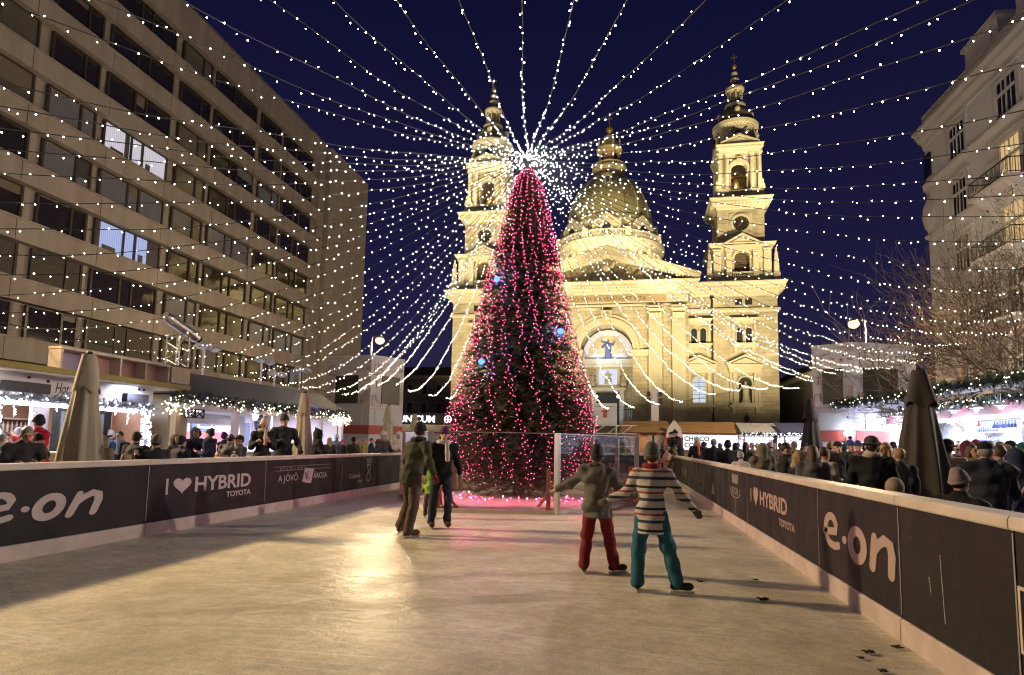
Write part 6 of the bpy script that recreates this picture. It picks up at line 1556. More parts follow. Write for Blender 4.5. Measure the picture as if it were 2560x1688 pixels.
for j, y in enumerate((18.6,20.6,24.2,25.4,27.6,31)):
    m_ = MB()
    for z in (1.5,1.95,2.4): m_.box(2.75,3.18,y-.8,y+.8,z,z+.04)
    m_.build('shelf', M_wh, RS)
    m_ = MB()
    for z in (1.54,1.99,2.44):
        for i in range(9): m_.lathe([(.05,0),(.055,.12),(.02,.2),(.02,.27)], (2.95,y-.7+i*.17,z), 7)
    m_.build('bottles', mat('bottle_dark', (.06,.07,.16), .25, var=.6, scale=7), RS)
m_ = MB(); m_.box(-.15,.12,23.5,24.9,2.34,2.39); o = m_.build('bottle_shelf', M_wh, RS)
m_ = MB()
for i in range(8): m_.lathe([(.05,0),(.055,.12),(.02,.2),(.02,.26)], (-.02,23.6+i*.17,2.39), 7)
m_.build('bottles', mat('bottle_dark', (.06,.07,.16), .25, var=.6, scale=7), o)
for y in (22,22.9,25.6,27.2): 
    m_ = MB(); m_.lathe([(.09,0),(.08,.03),(.05,.06),(.02,.14),(.03,.17),(.0,.2)], (-.1,y,2.5), 8); m_.build('hanging_bell', M_red, RS)
for y,z0 in ((24.8,1.3),(26.0,1.35)):
    q1, q2 = garland([(.0,y,1.25),(.0,y+.1,1.9)], .14, None, 160, seed=int(y*3), nl=60, Lt=.15); o = q1.build('tabletop_fir', M_garw, RS); FB(q2, GL_FAIRY, o)
m_ = MB(); m_.box(-.2,-.14,19.0,19.9,1.15,1.75); o = m_.build('menu_screen', glow('menu_lit', (.9,.92,1.0), 1.4), RS)
t = thing('lit_wreath', 'glowing round lamp with arcs hanging under the right canopy beside the pendant lamps', 'lamp', (12.3,35.5,2.75))
m_ = MB()
for r_ in (.36,.30): 
    for i in range(20): a, b = 2*PI*i/20, 2*PI*(i+1)/20; m_.bar((r_*math.cos(a),0,r_*math.sin(a)),(r_*math.cos(b),0,r_*math.sin(b)),.03)
m_.build('ring', GL_STRIP, t)
t = thing('spot_lamp', 'dazzling small white spot lamp at the end of the right stall', 'spot lamp', (10.9,33.4,2.35)); m_ = MB(); m_.ball((0,0,0), .10, 10, 8); m_.build('bulb', glow('spot_white', (.85,.92,1.0), 90), t)
m_ = MB(); m_.tube([(0,.1,-2.35),(0,.1,.1)], .03, 6); m_.build('stand', M_iron, t)
light('spot_light', 'POINT', (0,-.2,0), COOL, 25, None, .1, parent=t)
# ================================================================== folded parasols
def parasol(x, y, top, rmax, z0, m_, label, seed, grp='folded parasols', flap=.30):
    q = random.Random(seed); t = thing('folded_parasol', label, 'parasol', (x,y,0), 0, grp)
    s = MB(); s.smooth = True; n = 64; k = 8; lv = []
    H_ = top-z0
    for j in range(17):
        f = j/16; z = top - H_*f; r_ = .08+(rmax-.08)*(f**.93)
        if .30 < f < .34: pass
        lv.append([((r_*(1+.30*f**.5*(.45-abs(math.sin(k*a/2+.5*math.sin(2*f+seed)))*1.1) + .08*math.cos(3*a+seed+2*f) + .06*f*math.cos(17*a)))*math.cos(a), (r_*(1+.30*f**.5*(.45-abs(math.sin(k*a/2+.5*math.sin(2*f+seed)))*1.1) + .08*math.cos(3*a+seed+2*f)))*math.sin(a), z - .10*f*math.cos(k*a+seed)*(1 if j == 16 else 0)) for a in [2*PI*i/n for i in range(n)]])
    s.ring(lv, n, cap=False); s.build('canopy', m_, t)
    s = MB(); s.smooth = True; lv = []      # top flap lying over the folds
    for j in range(7):
        f = j/6; z = top+.02-H_*.26*f; r_ = (.09+(rmax-.08)*((f*.26)**.93))*1.12
        lv.append([(r_*(1+.12*f*math.cos(4*a+seed))*math.cos(a), r_*(1+.12*f*math.cos(4*a+seed))*math.sin(a), z-.05*f*math.cos(4*a+1)) for a in [2*PI*i/n for i in range(n)]])
    s.ring(lv, n, cap=False); s.build('top_flap', m_, t)
    s = MB(); s.tube([(0,0,0),(0,0,top+.06)], .03, 8); s.ball((0,0,top+.05), .05, 8, 6, (1,1,.6)); s.build('pole', M_iron, t)
    s = MB(); s.lathe([(.32,0),(.32,.05),(.1,.09),(.06,.3)], (0,0,0), 16); s.build('base', M_iron, t)
    return t
M_par = mat('parasol_cream', (.40,.35,.25), .85, var=.08, scale=3, bump=.2, bscale=14); M_pard = mat('parasol_brown', (.05,.042,.035), .85, var=.15, scale=3, bump=.2, bscale=14)
parasol(-8.62,8.8,2.80,.38,.55,M_par,'nearest folded cream parasol, in front of the white drinks stall',1)
parasol(-8.5,15.7,2.74,.33,.5,M_par,'folded cream parasol just right of the couple at the rail',2)
parasol(-8.3,21.4,2.76,.33,.5,M_par,'farthest cream parasol, beside the person in white',3)
parasol(-9.4,27.5,2.75,.3,.5,M_par,'small pale folded parasol before the glowing neon word',5)
parasol(4.65,10.85,2.78,.46,.62,M_pard,'big dark brown folded parasol behind the right boards',4)
parasol(5.6,20.2,2.97,.42,.6,M_pard,'smaller dark brown folded parasol in the crowd on the right',6)
# ================================================================== bare trees on the right
def bare_tree(x, y, h, label, seed, tr_mat, spread, start, leafy):
    q = random.Random(seed); t = thing('bare_tree', label, 'tree', (x,y,0), 0, 'bare street trees on the right')
    tr = MB(); tr.smooth = True; br = MB(); lf_v, lf_f = [], []
    def grow(p, d, L_, r_, lev, mb):
        pts, rad = [p], [r_]; n = 4 if lev < 3 else 3
        for i in range(n):
            d = (d + Vector((q.gauss(0,.16),q.gauss(0,.16),q.gauss(0,.10)+.05)) * (1 if lev else .35)).normalized(); p = p + d*L_/n; pts.append(p); rad.append(max(.008, r_*(1-.40*(i+1)/n)))
        mb.tube(pts, rad, 7 if lev < 2 else (5 if lev < 3 else 3), cap=False)
        if lev >= 5: 
            if q.random() < leafy:
                b = len(lf_v); s = q.uniform(.05,.09); v = Vector((q.gauss(0,1),q.gauss(0,1),q.gauss(0,1))).normalized(); w = v.cross(d); w = w.normalized() if w.length > .01 else Vector((1,0,0))
                lf_v.extend([tuple(p), tuple(p+v*s+w*s*.5), tuple(p+v*s*1.8), tuple(p+v*s-w*s*.5)]); lf_f.append((b,b+1,b+2,b+3))
            return
        kids = (5 if lev == 0 else 4 if lev < 4 else 3)
        for i in range(kids):
            f = q.uniform(.35,1.0) if i else 1.0; idx = min(n, max(1, int(round(f*n))))
            ax = Vector((q.gauss(0,1),q.gauss(0,1),q.gauss(0,.6))); ax = (ax - d*ax.dot(d)).normalized()
            nd = (d*q.uniform(.5,.95) + ax*q.uniform(.5,1.0)*spread + Vector((0,0,.12))).normalized() if i else (d+ax*.25).normalized()
            grow(pts[idx], nd, L_*q.uniform(.62,.92), rad[idx]*(.92 if not i else q.uniform(.6,.85)), lev+1, br)
    grow(Vector((0,0,0)), Vector((.02,0,1)), start, .15*h/9, 0, tr)
    tr.build('trunk', tr_mat, t); br.build('branches', tr_mat, t)
    if lf_f: m_ = MB(); m_.add(lf_v, lf_f); m_.build('leaves', M_leaf, t)
    return t
M_bark1 = mat('bark_lamplit', (.28,.20,.13), .9, var=.3, scale=5, bump=.4); M_bark2 = mat('bark_unlit', (.085,.06,.042), .9, var=.3, scale=5, bump=.4)  # one bark in two tones; the first has lamplight put into its colour
bare_tree(16.6,33,9,'bare tree with a lamplit pale trunk beside the right screen tower',5,M_bark1,1.15,3.4,.25)
bare_tree(16.8,26.5,10,'bare tree with dark spreading branches in front of the apartment house',9,M_bark2,1.1,4.0,.5)
bare_tree(22.5,44,11.5,'tall bare tree with dry leaves at the corner of the apartment house',14,M_bark2,.9,5.0,.9)
# ================================================================== people: one smooth surface per body, clothes as children
def snet(G, org, h):
    """surface nets over a distance grid -> verts, quads"""
    S = G < 0; nx, ny, nz = G.shape
    c = np.zeros((nx-1,ny-1,nz-1), np.int8)
    offs = [(i,j,k) for i in (0,1) for j in (0,1) for k in (0,1)]
    for i,j,k in offs: c += S[i:nx-1+i, j:ny-1+j, k:nz-1+k]
    act = (c > 0) & (c < 8); I = np.argwhere(act); N = len(I)
    if N == 0: return np.zeros((0,3)), []
    V = np.stack([G[I[:,0]+i, I[:,1]+j, I[:,2]+k] for i,j,k in offs], 1); O = np.array(offs, float)
    acc = np.zeros((N,3)); cnt = np.zeros(N)
    for a in range(8):
        for b in range(a+1, 8):
            if np.abs(O[a]-O[b]).sum() != 1: continue
            m = (V[:,a] < 0) != (V[:,b] < 0); va, vb = V[m,a], V[m,b]; t = va/(va-vb)
            acc[m] += O[a] + t[:,None]*(O[b]-O[a]); cnt[m] += 1
    P = (I + acc/cnt[:,None])*h + org
    idx = -np.ones(act.shape, np.int64); idx[act] = np.arange(N)
    F = []
    for ax in range(3):
        sl0 = [slice(None)]*3; sl1 = [slice(None)]*3; sl0[ax] = slice(0,-1); sl1[ax] = slice(1,None)
        A, B = S[tuple(sl0)], S[tuple(sl1)]; E = np.argwhere(A != B)
        b_, c_ = [(1,2),(2,0),(0,1)][ax]
        E = E[(E[:,b_] > 0) & (E[:,c_] > 0) & (E[:,b_] < G.shape[b_]-1) & (E[:,c_] < G.shape[c_]-1)]
        if len(E) == 0: continue
        def cell(db, dc):
            q = E.copy(); q[:,b_] -= db; q[:,c_] -= dc; return idx[q[:,0], q[:,1], q[:,2]]
        Q = np.stack([cell(1,1), cell(0,1), cell(0,0), cell(1,0)], 1)
        ins = A[E[:,0],E[:,1],E[:,2]]; Q[~ins] = Q[~ins][:, ::-1]
        F.append(Q)
    F = np.concatenate(F); F = F[(F >= 0).all(1)]
    return P, F
def solid(prims, h, k=.03, cuts=(), holes=(), wrinkle=0.0, seed=0.0):
    """smooth union of tapered capsules ('c',a,b,ra,rb) and ellipsoids ('e',centre,radii[,yaw,tilt])"""
    lo, hi = np.full(3, 1e9), np.full(3, -1e9)
    for p in prims:
        if p[0] == 'c': q = np.array([p[1],p[2]], float); r_ = max(p[3],p[4]); a, b = q.min(0)-r_, q.max(0)+r_
        else: q = np.array(p[1], float); r_ = max(p[2]); a, b = q-r_, q+r_
        lo, hi = np.minimum(lo,a), np.maximum(hi,b)
    lo -= 3*h+k; hi += 3*h+k; n = np.ceil((hi-lo)/h).astype(int)+1
    G = np.full(n, 1.0, np.float32); ax = [lo[i]+h*np.arange(n[i]) for i in range(3)]
    def sub(a, b):
        i0 = np.maximum(0, np.floor((a-lo)/h).astype(int)); i1 = np.minimum(n, np.ceil((b-lo)/h).astype(int)+1)
        sl = tuple(slice(int(i0[i]), int(i1[i])) for i in range(3)); X, Y, Z_ = np.meshgrid(*[ax[i][sl[i]] for i in range(3)], indexing='ij', sparse=True)
        return sl, X, Y, Z_
    def dist(p, pad):
        if p[0] == 'c':
            a, b = np.array(p[1],float), np.array(p[2],float); r_ = max(p[3],p[4])+pad; sl, X, Y, Z_ = sub(np.minimum(a,b)-r_, np.maximum(a,b)+r_)
            ab = b-a; L2 = max(1e-9, ab@ab); t = np.clip(((X-a[0])*ab[0]+(Y-a[1])*ab[1]+(Z_-a[2])*ab[2])/L2, 0, 1)
            return sl, np.sqrt((X-a[0]-t*ab[0])**2+(Y-a[1]-t*ab[1])**2+(Z_-a[2]-t*ab[2])**2) - (p[3]+(p[4]-p[3])*t)
        c, r_ = np.array(p[1],float), np.array(p[2],float); sl, X, Y, Z_ = sub(c-r_.max()-pad, c+r_.max()+pad)
        X, Y, Z_ = X-c[0], Y-c[1], Z_-c[2]
        if len(p) > 3:
            y_, t_ = p[3], p[4] if len(p) > 4 else 0
            X, Y = X*math.cos(y_)+Y*math.sin(y_), -X*math.sin(y_)+Y*math.cos(y_)
            Y, Z_ = Y*math.cos(t_)+Z_*math.sin(t_), -Y*math.sin(t_)+Z_*math.cos(t_)
        k0 = np.sqrt((X/r_[0])**2+(Y/r_[1])**2+(Z_/r_[2])**2); k1 = np.sqrt((X/r_[0]**2)**2+(Y/r_[1]**2)**2+(Z_/r_[2]**2)**2)+1e-9
        return sl, k0*(k0-1)/k1
    for p in prims:
        kk = p[5] if p[0] == 'c' and len(p) > 5 else k
        sl, d = dist(p, kk+3*h); g_ = G[sl]; hh = np.maximum(kk-np.abs(g_-d),0)/kk; G[sl] = np.minimum(g_,d)-hh*hh*kk*.25
    if wrinkle:
        X, Y, Z_ = np.meshgrid(*ax, indexing='ij', sparse=True)
        G += wrinkle*(np.sin(38*Z_+9*X+seed)+.7*np.sin(23*Z_-17*Y+11*X+2*seed)+.5*np.sin(47*X+31*Y+19*Z_)).astype(np.float32)*.5
    for p in holes:
        sl, d = dist(p, 3*h); G[sl] = np.maximum(G[sl], -d)
    for nrm, off in cuts:       # keep the side where n.p < off
        X, Y, Z_ = np.meshgrid(*ax, indexing='ij', sparse=True); G = np.maximum(G, (nrm[0]*X+nrm[1]*Y+nrm[2]*Z_-off).astype(np.float32))
    return snet(G, lo, h)
def skin_obj(name, PF, mats_, parent, picker=None):
    P, F = PF; me = bpy.data.meshes.new(name)
    me.vertices.add(len(P)); me.vertices.foreach_set('co', P.astype(np.float32).ravel())
    me.loops.add(len(F)*4); me.loops.foreach_set('vertex_index', np.asarray(F, np.int32).ravel())
    me.polygons.add(len(F)); me.polygons.foreach_set('loop_start', np.arange(0, len(F)*4, 4, dtype=np.int32)); 
    try: me.polygons.foreach_set('loop_total', np.full(len(F), 4, np.int32))
    except Exception: pass
    for q in mats_: me.materials.append(q)
    me.polygons.foreach_set('use_smooth', np.ones(len(F), bool))
    if picker is not None: me.polygons.foreach_set('material_index', picker(P[F].mean(1)).astype(np.int32))
    me.update(calc_edges=True); me.validate()
    o = bpy.data.objects.new(name, me); COL.objects.link(o); o.parent = parent
    return o
SKIN = [mat('skin_light', (.50,.29,.20), .5, var=.08, scale=20), mat('skin_mid', (.42,.23,.15), .5, var=.08, scale=20)]
M_eye = mat('eye_dark', (.03,.02,.018), .3); M_lip = mat('lip', (.34,.11,.10), .45)
CLO = {}
def cloth(c, fine=True):
    c = tuple(c); key = 'cloth_%d_%d_%d' % tuple(int(x*250) for x in c)
    return mat(key, c, .85, var=.22, scale=7, bump=.35, bscale=60 if fine else 25, spec=.3)
HAIRC = {'dark': (.018,.013,.010), 'brown': (.06,.033,.018), 'blonde': (.32,.20,.09), 'grey': (.22,.21,.20), 'red': (.16,.06,.03)}
def V3(*a): return np.array(a, float)
def unit(v): v = np.array(v, float); return v/np.linalg.norm(v)
POSES = {   # upper arm / forearm directions for left (+x) and right (-x); y is minus ahead
 'stand': (((.16,.02,-1),(-.02,-.22,-1)), ((-.16,.02,-1),(.02,-.22,-1))),
 'pocket': (((.30,.10,-1),(-.35,-.45,-.9)), ((-.30,.10,-1),(.35,-.45,-.9))),
 'cup': (((.18,-.05,-1),(-.45,-.95,.25)), ((-.16,.02,-1),(.02,-.22,-1))),
 'cup2': (((.20,-.10,-1),(-.5,-.9,.55)), ((-.20,-.10,-1),(.5,-.9,.55))),
 'drink': (((.20,-.45,-.8),(-.45,-.5,.9)), ((-.16,.02,-1),(.02,-.3,-1))),
 'phone': (((.22,-.55,-.8),(-.3,-.7,.75)), ((-.22,-.4,-.9),(.4,-.8,.35))),
 'rail': (((.22,-.45,-.9),(-.05,-.85,-.35)), ((-.22,-.45,-.9),(.05,-.85,-.35))),
 'rail1': (((.30,-.35,-.9),(.10,-.75,-.55)), ((-.2,-.1,-1),(.5,-.8,.2))),
 'hands': (((.20,-.15,-1),(-.55,-.9,.1)), ((-.20,-.15,-1),(.55,-.9,.15))),
 'hip': (((.5,.2,-.9),(-.5,-.3,-.8)), ((-.3,.0,-1),(.1,-.3,-1))),
}
def person(label, x, y, H, rot, coat, trousers, hat=None, hatc=None, hair='dark', pose='stand', z0=0.0, h=.018, hem=.66, scarf=None, hood=None, furc=None, pom=None,
           lean=(0,0), head=(0,0), legs=None, skates=False, boots=(.03,.02,.018), skin=0, build_=1.0, arms=None, coat_mat=None, gloves=None, sit=False, puff=.0, group=None, hs=1.0, baggy=1.0, feet=(0,0), long_hair=False, bag=None, beard=False, collar=True, strap=None):
    """standing, skating or sitting figure; faces -y before rot. Returns the thing."""
    s = H/1.78
    t = thing('person', label, 'person', (x, y, z0), rot, group)
    P = V3(0, 0, (.92 if not sit else .50)*s); sp = unit((lean[0], -lean[1], 1)); side = V3(1,0,0)
    C = P + sp*.36*s; Nk = P + sp*.53*s; hd = unit(sp*.5 + V3(0,0,.5) + V3(0,-.10-.5*head[1],0)); Hc = Nk + hd*.165*s
    hy, ht = head; fw = V3(math.sin(hy)*math.cos(ht), -math.cos(hy)*math.cos(ht), -math.sin(ht)); rs = V3(math.cos(hy), math.sin(hy), 0); uph = np.cross(rs, fw); uph = uph if uph[2] > 0 else -uph
    S0 = s
    def hp(a, b, c): return Hc + rs*a*s*hs + fw*b*s*hs + uph*c*s*hs      # head space: right, ahead, up
    b_ = build_; A = arms or POSES[pose]; J = {}
    for sg, (ud, fd) in zip((1,-1), A):
        sh = Nk + V3(sg*.185*s*b_, 0, -.055*s); el = sh + unit(ud)*.285*s; wr = el + unit(fd)*.25*s; J[sg] = (sh, el, wr, unit(fd))
    Lg = {}
    LD = legs or ((((.06,0,-1),(.0,.02,-1)), ((-.06,0,-1),(.0,.02,-1))) if not sit else (((.18,-1,-.05),(.02,.0,-1)), ((-.18,-1,-.05),(-.02,.0,-1))))
    for sg, (td, sd) in zip((1,-1), LD):
        hpj = P + V3(sg*.092*s, 0, -.03*s); kn = hpj + unit(td)*.42*s; an = kn + unit(sd)*.40*s; Lg[sg] = (hpj, kn, an, unit(sd))
    zmin = min(Lg[1][2][2], Lg[-1][2][2]); dz = (.085*s + (.035 if skates else 0)) - zmin       # feet on the ground
    if abs(dz) > 1e-4:
        up_ = V3(0,0,dz)
        P, C, Nk, Hc = P+up_, C+up_, Nk+up_, Hc+up_
        for k_ in (1,-1): J[k_] = (J[k_][0]+up_, J[k_][1]+up_, J[k_][2]+up_, J[k_][3]); Lg[k_] = (Lg[k_][0]+up_, Lg[k_][1]+up_, Lg[k_][2]+up_, Lg[k_][3])
    # ---- body
    pr = [('e', hp(0,-.008,.03), V3(.074,.092,.100)*s*hs), ('e', hp(0,.028,-.045), V3(.054,.060,.068)*s*hs), ('c', hp(0,-.01,-.07), Nk-sp*.03*s, .052*s, .056*s),
          ('c', hp(0,.092,.012), hp(0,.108,-.020), .010*s, .016*s, .012*s), ('e', hp(0,.072,-.058), V3(.026,.018,.012)*s*hs), ('e', hp(0,.055,-.098), V3(.022,.022,.018)*s*hs),
          ('e', hp(.078,-.005,-.005), V3(.012,.022,.032)*s*hs), ('e', hp(-.078,-.005,-.005), V3(.012,.022,.032)*s*hs), ('e', hp(0,.078,.048), V3(.05,.015,.012)*s*hs),
          ('c', Nk-sp*.08*s, P, .105*s, .105*s), ('c', J[1][0], J[-1][0], .055*s, .055*s)]
    fr = max(.0085*s, h*.62)
    for sg in (1,-1):
        sh, el, wr, fd = J[sg]; pr += [('c', sh, el, .045*s, .036*s), ('c', el, wr, .036*s, .025*s)]
        if gloves is None:
            n_ = np.cross(fd, V3(sg,0,0)); n_ = unit(n_) if np.linalg.norm(n_) > .1 else V3(0,-1,0); w_ = unit(np.cross(n_, fd))
            pc = wr + fd*.05*s; pr.append(('c', wr+fd*.02*s, wr+fd*.075*s, .026*s, .030*s, .012))
            for i, (o_, L_) in enumerate(((-.030,.070),(-.010,.080),(.011,.076),(.030,.060))):
                a0 = wr + fd*.085*s + w_*o_*s; a1 = a0 + unit(fd*.85 + n_*.35)*L_*.55*s; a2 = a1 + unit(fd*.35+n_*.8)*L_*.5*s
                pr += [('c', a0, a1, fr, fr*.92, .006), ('c', a1, a2, fr*.92, fr*.8, .006)]
            th0 = wr + fd*.035*s - w_*.024*s; th1 = th0 + unit(-w_*.8+fd*.7+n_*.3)*.045*s; pr += [('c', th0, th1, fr*1.15, fr, .008), ('c', th1, th1+unit(fd*.8+n_*.5)*.032*s, fr, fr*.85, .006)]
        hpj, kn, an, sd = Lg[sg]; pr += [('c', hpj, kn, .07*s, .05*s), ('c', kn, an, .05*s, .036*s), ('c', an, an+V3(0,-.10*s,-.05*s), .034*s, .03*s)]
    eyes = [hp(.031,.082,.018), hp(-.031,.082,.018)]; mouth = hp(0,.088,-.058); brows = [hp(.031,.085,.040), hp(-.031,.085,.040)]
    def pick(c):
        m_ = np.zeros(len(c))
        for e_ in eyes: m_[np.linalg.norm(c-e_, axis=1) < max(.013*s, h*.75)] = 1
        for e_ in brows: m_[np.linalg.norm((c-e_)/V3(1.8,1.5,.6), axis=1) < max(.010*s, h*.4)] = 1
        m_[np.linalg.norm((c-mouth)/V3(2.0,1.6,.8), axis=1) < max(.011*s, h*.5)] = 2
        return m_
    skin_obj('body', solid(pr, h*.85, .022*s), [SKIN[skin], M_eye, M_lip], t, pick)
    # ---- trousers
    tr = [('e', P+V3(0,.01*s,-.01*s), V3(.165*b_,.13,.13)*s)]
    for sg in (1,-1):
        hpj, kn, an, sd = Lg[sg]; tr += [('c', hpj, kn, .098*s*(1+(baggy-1)*.5), .072*s*baggy), ('c', kn, an-sd*.0*s, .072*s*baggy, .068*s*baggy)]
    zc = max(.05, 0)
    skin_obj('trousers', solid(tr, h, .035*s, wrinkle=.0085, seed=x*3), [cloth(trousers)], t)
    # ---- shoes or skates
    for sg in (1,-1):
        hpj, kn, an, sd = Lg[sg]; fy = feet[0] if sg > 0 else feet[1]; fdv = V3(math.sin(fy), -math.cos(fy), 0); toe = an + fdv*.15*s + V3(0,0,-.045*s); heel = an - fdv*.045*s + V3(0,0,-.045*s)
        so = [('c', an+V3(0,.01,(.10 if baggy == 1 else .03)*s if skates else .03*s), an, .056*s, .054*s), ('c', heel, toe, .042*s, .040*s), ('e', toe-fdv*.02*s, V3(.048,.07,.042)*s, fy)]
        ob = skin_obj('skate_boot' if skates else 'shoe', solid(so, h*.8, .03*s), [cloth(boots)], t)
        if skates:
            q = MB(); zb = an[2]-.085*s; zz_ = V3(0,0,1)*(zb-an[2]+.045*s); q.bar(heel-fdv*.03+zz_-V3(0,0,.022), toe+fdv*.05+zz_-V3(0,0,.022), .009, .026)
            for c_ in (heel+fdv*.03, toe-fdv*.03): q.bar(c_-fdv*.022+zz_, c_+fdv*.022+zz_, .04, .022)
            q.build('blade', mat('skate_steel', (.5,.5,.5), .25, metal=.9), ob)
    # ---- coat
    hemz = P[2] + (-.93+hem)*s*.98 if not sit else P[2]-.05*s
    ct = [('c', P+V3(0,0,.02), C-V3(0,0,.06*s), (.148+puff)*s*b_, (.150+puff)*s*b_), ('e', C+V3(0,.005*s,.02*s), V3((.195+puff)*b_,.135+puff,.20)*s), ('c', J[1][0], J[-1][0], (.080+puff*.6)*s, (.080+puff*.6)*s),
          ('c', P+V3(.05*s,0,0), P+V3(-.05*s,0,0), (.145+puff)*s*b_, (.145+puff)*s*b_)]
    if hem < .85: ct += [('c', P, V3(P[0], P[1], hemz), (.165+puff)*s*b_, (.185+puff)*s*b_)]
    for sg in (1,-1):
        sh, el, wr, fd = J[sg]; ct += [('c', sh, el, (.074+puff*.5)*s, (.063+puff*.4)*s), ('c', el, wr-fd*.02*s, (.061+puff*.4)*s, (.046+puff*.2)*s)]
    if collar: ct += [('c', Nk-sp*.02*s, Nk+hd*.045*s, .078*s, .068*s)]
    if hood == 'down': ct += [('c', Nk+V3(.07*s,.05*s,0), Nk+V3(-.07*s,.05*s,0), .062*s, .062*s), ('e', Nk+V3(0,.11*s,-.05*s), V3(.10,.06,.09)*s)]
    hl = [('c', hp(0,.02,-.08), hp(0,.02,.1), .05*s, .02*s)] if collar else []
    zhem = hemz if hem < .85 else P[2]-.06*s
    skin_obj('coat', solid(ct, h, .04*s, cuts=[((0,0,-1), -zhem)], wrinkle=(.012 if h < .0125 else .011) if not puff else .017, seed=y*5+x), [coat_mat or cloth(coat)], t)
    if hood == 'up':
        hh = [('e', hp(0,-.025,.02), V3(.118,.128,.138)*s*hs), ('c', hp(0,-.03,-.08), Nk+V3(0,.02*s,0), .105*s, .11*s)]
        if pom == 'point': hh.append(('c', hp(0,-.05,.12), hp(.0,-.10,.19), .05*s, .015*s))
        skin_obj('hood', solid(hh, h, .04*s, holes=[('e', hp(0,.12,-.01), V3(.075,.10,.10)*s*hs)]), [coat_mat or cloth(coat)], t)
        if furc: 
            fp = []; 
            for i in range(14):
                a = 2*PI*i/14; fp.append(('e', hp(.086*math.cos(a), .070-.02*abs(math.sin(a)), -.01+.108*math.sin(a)), V3(.026,.03,.026)*s))
            skin_obj('fur_trim', solid(fp, h, .02*s, wrinkle=.012, seed=7), [cloth(furc)], t)
    if hood == 'fur': 
        fp = [('c', Nk+V3(.12*s*math.cos(a),.02*s+.10*s*math.sin(a),.02*s), Nk+V3(.12*s*math.cos(a+.45),.02*s+.10*s*math.sin(a+.45),.02*s), .045*s, .045*s) for a in [2*PI*i/14 for i in range(14)]]
        skin_obj('fur_collar', solid(fp, h, .02*s, wrinkle=.012, seed=3), [cloth(furc or (.2,.15,.1))], t)
    if scarf:
        fp = [('c', Nk+V3(.085*s*math.cos(a),-.01*s+.085*s*math.sin(a),.045*s), Nk+V3(.085*s*math.cos(a+.5),-.01*s+.085*s*math.sin(a+.5),.045*s), .036*s, .036*s) for a in [2*PI*i/13 for i in range(13)]]
        fp += [('c', Nk+V3(.04*s,-.12*s,.02*s), Nk+V3(.05*s,-.16*s,-.26*s), .04*s, .045*s)]
        skin_obj('scarf', solid(fp, h, .02*s, wrinkle=.008, seed=5), [cloth(scarf)], t)
    # ---- hair and hats
    if hat is None or long_hair or hair:
        hp_ = [('e', hp(0,-.022,.045), V3(.086,.094,.098)*s*hs)]
        ho = [('e', hp(0,.105,-.02), V3(.066,.085,.085)*s*hs)]
        if long_hair: hp_ += [('c', hp(0,-.06,.0), hp(0,-.085,-.20), .085*s, .07*s), ('c', hp(.07,-.02,0), hp(.08,-.01,-.18), .035*s, .03*s), ('c', hp(-.07,-.02,0), hp(-.08,-.01,-.18), .035*s, .03*s)]
        cuts = []
        if True:
            if hat: hp_[0] = ('e', hp(0,-.024,.020), V3(.083,.090,.085)*s*hs)
            if hood != 'up': skin_obj('hair', solid(hp_, h*.85, .02*s, holes=ho, wrinkle=.004, seed=x), [mat('hair_'+hair, HAIRC[hair], .5, var=.35, scale=12, bump=.4, bscale=80)], t)
        if beard: skin_obj('beard', solid([('e', hp(0,.05,-.085), V3(.052,.045,.04)*s)], h*.85, .02), [mat('hair_'+hair, HAIRC[hair], .5, var=.35, scale=12)], t)
    if hat and hood != 'up':
        m_ = cloth(hatc or (.03,.03,.03), False); q = []
        if hat in ('beanie','pom'):
            q = [('e', hp(0,-.014,.045), V3(.092,.106,.112)*s*hs), ('e', hp(0,-.045,.125), V3(.06,.06,.05)*s*hs)]
            nrm = uph*-1 + fw*.30; nrm = nrm/np.linalg.norm(nrm)
            ob = skin_obj('hat', solid(q, h*.9, .03*s, cuts=[(nrm, float(nrm@hp(0,-.014,.018)))], wrinkle=.004, seed=x), [m_], t)
            band = [('c', hp(.084*math.cos(a),-.012+.098*math.sin(a),.030+.032*math.sin(a)), hp(.084*math.cos(a+.4),-.012+.098*math.sin(a+.4),.030+.032*math.sin(a+.4)), .016*s, .016*s) for a in [2*PI*i/16 for i in range(16)]]
            skin_obj('brim', solid(band, h*.9, .015*s), [m_], ob)
            if hat == 'pom': skin_obj('pompom', solid([('e', hp(0,-.04,.205), V3(.042,.042,.04)*s)], h*.9, .01, wrinkle=.01), [cloth(pom or hatc)], ob)
        elif hat == 'flap':
            q = [('e', hp(0,-.012,.055), V3(.096,.108,.112)*s), ('c', hp(.086,.0,.0), hp(.088,.02,-.16), .030*s, .022*s), ('c', hp(-.086,.0,.0), hp(-.088,.02,-.16), .030*s, .022*s)]
            skin_obj('hat', solid(q, h*.9, .02*s, holes=[('e', hp(0,.13,-.03), V3(.074,.10,.10)*s)]), [m_], t)
        elif hat == 'cap':
            q = [('e', hp(0,-.008,.062), V3(.092,.104,.088)*s), ('c', hp(-.04,.10,.06), hp(.04,.10,.06), .016*s, .016*s), ('c', hp(-.03,.14,.052), hp(.03,.14,.052), .010*s, .010*s)]
            nrm = -uph; skin_obj('hat', solid(q, h*.8, .03*s, cuts=[(nrm, float(nrm@hp(0,0,.042)))]), [m_], t)
        elif hat == 'brimmed':
            q = [('e', hp(0,-.008,.085), V3(.096,.108,.085)*s), ('e', hp(0,0,.045), V3(.15,.16,.014)*s)]
            skin_obj('hat', solid(q, h*.8, .02*s), [m_], t)
        elif hat == 'wrap':
            q = [('e', hp(0,-.02,.02), V3(.108,.115,.13)*s), ('c', hp(0,0,-.09), Nk+V3(0,-.02*s,-.02*s), .10*s, .14*s)]
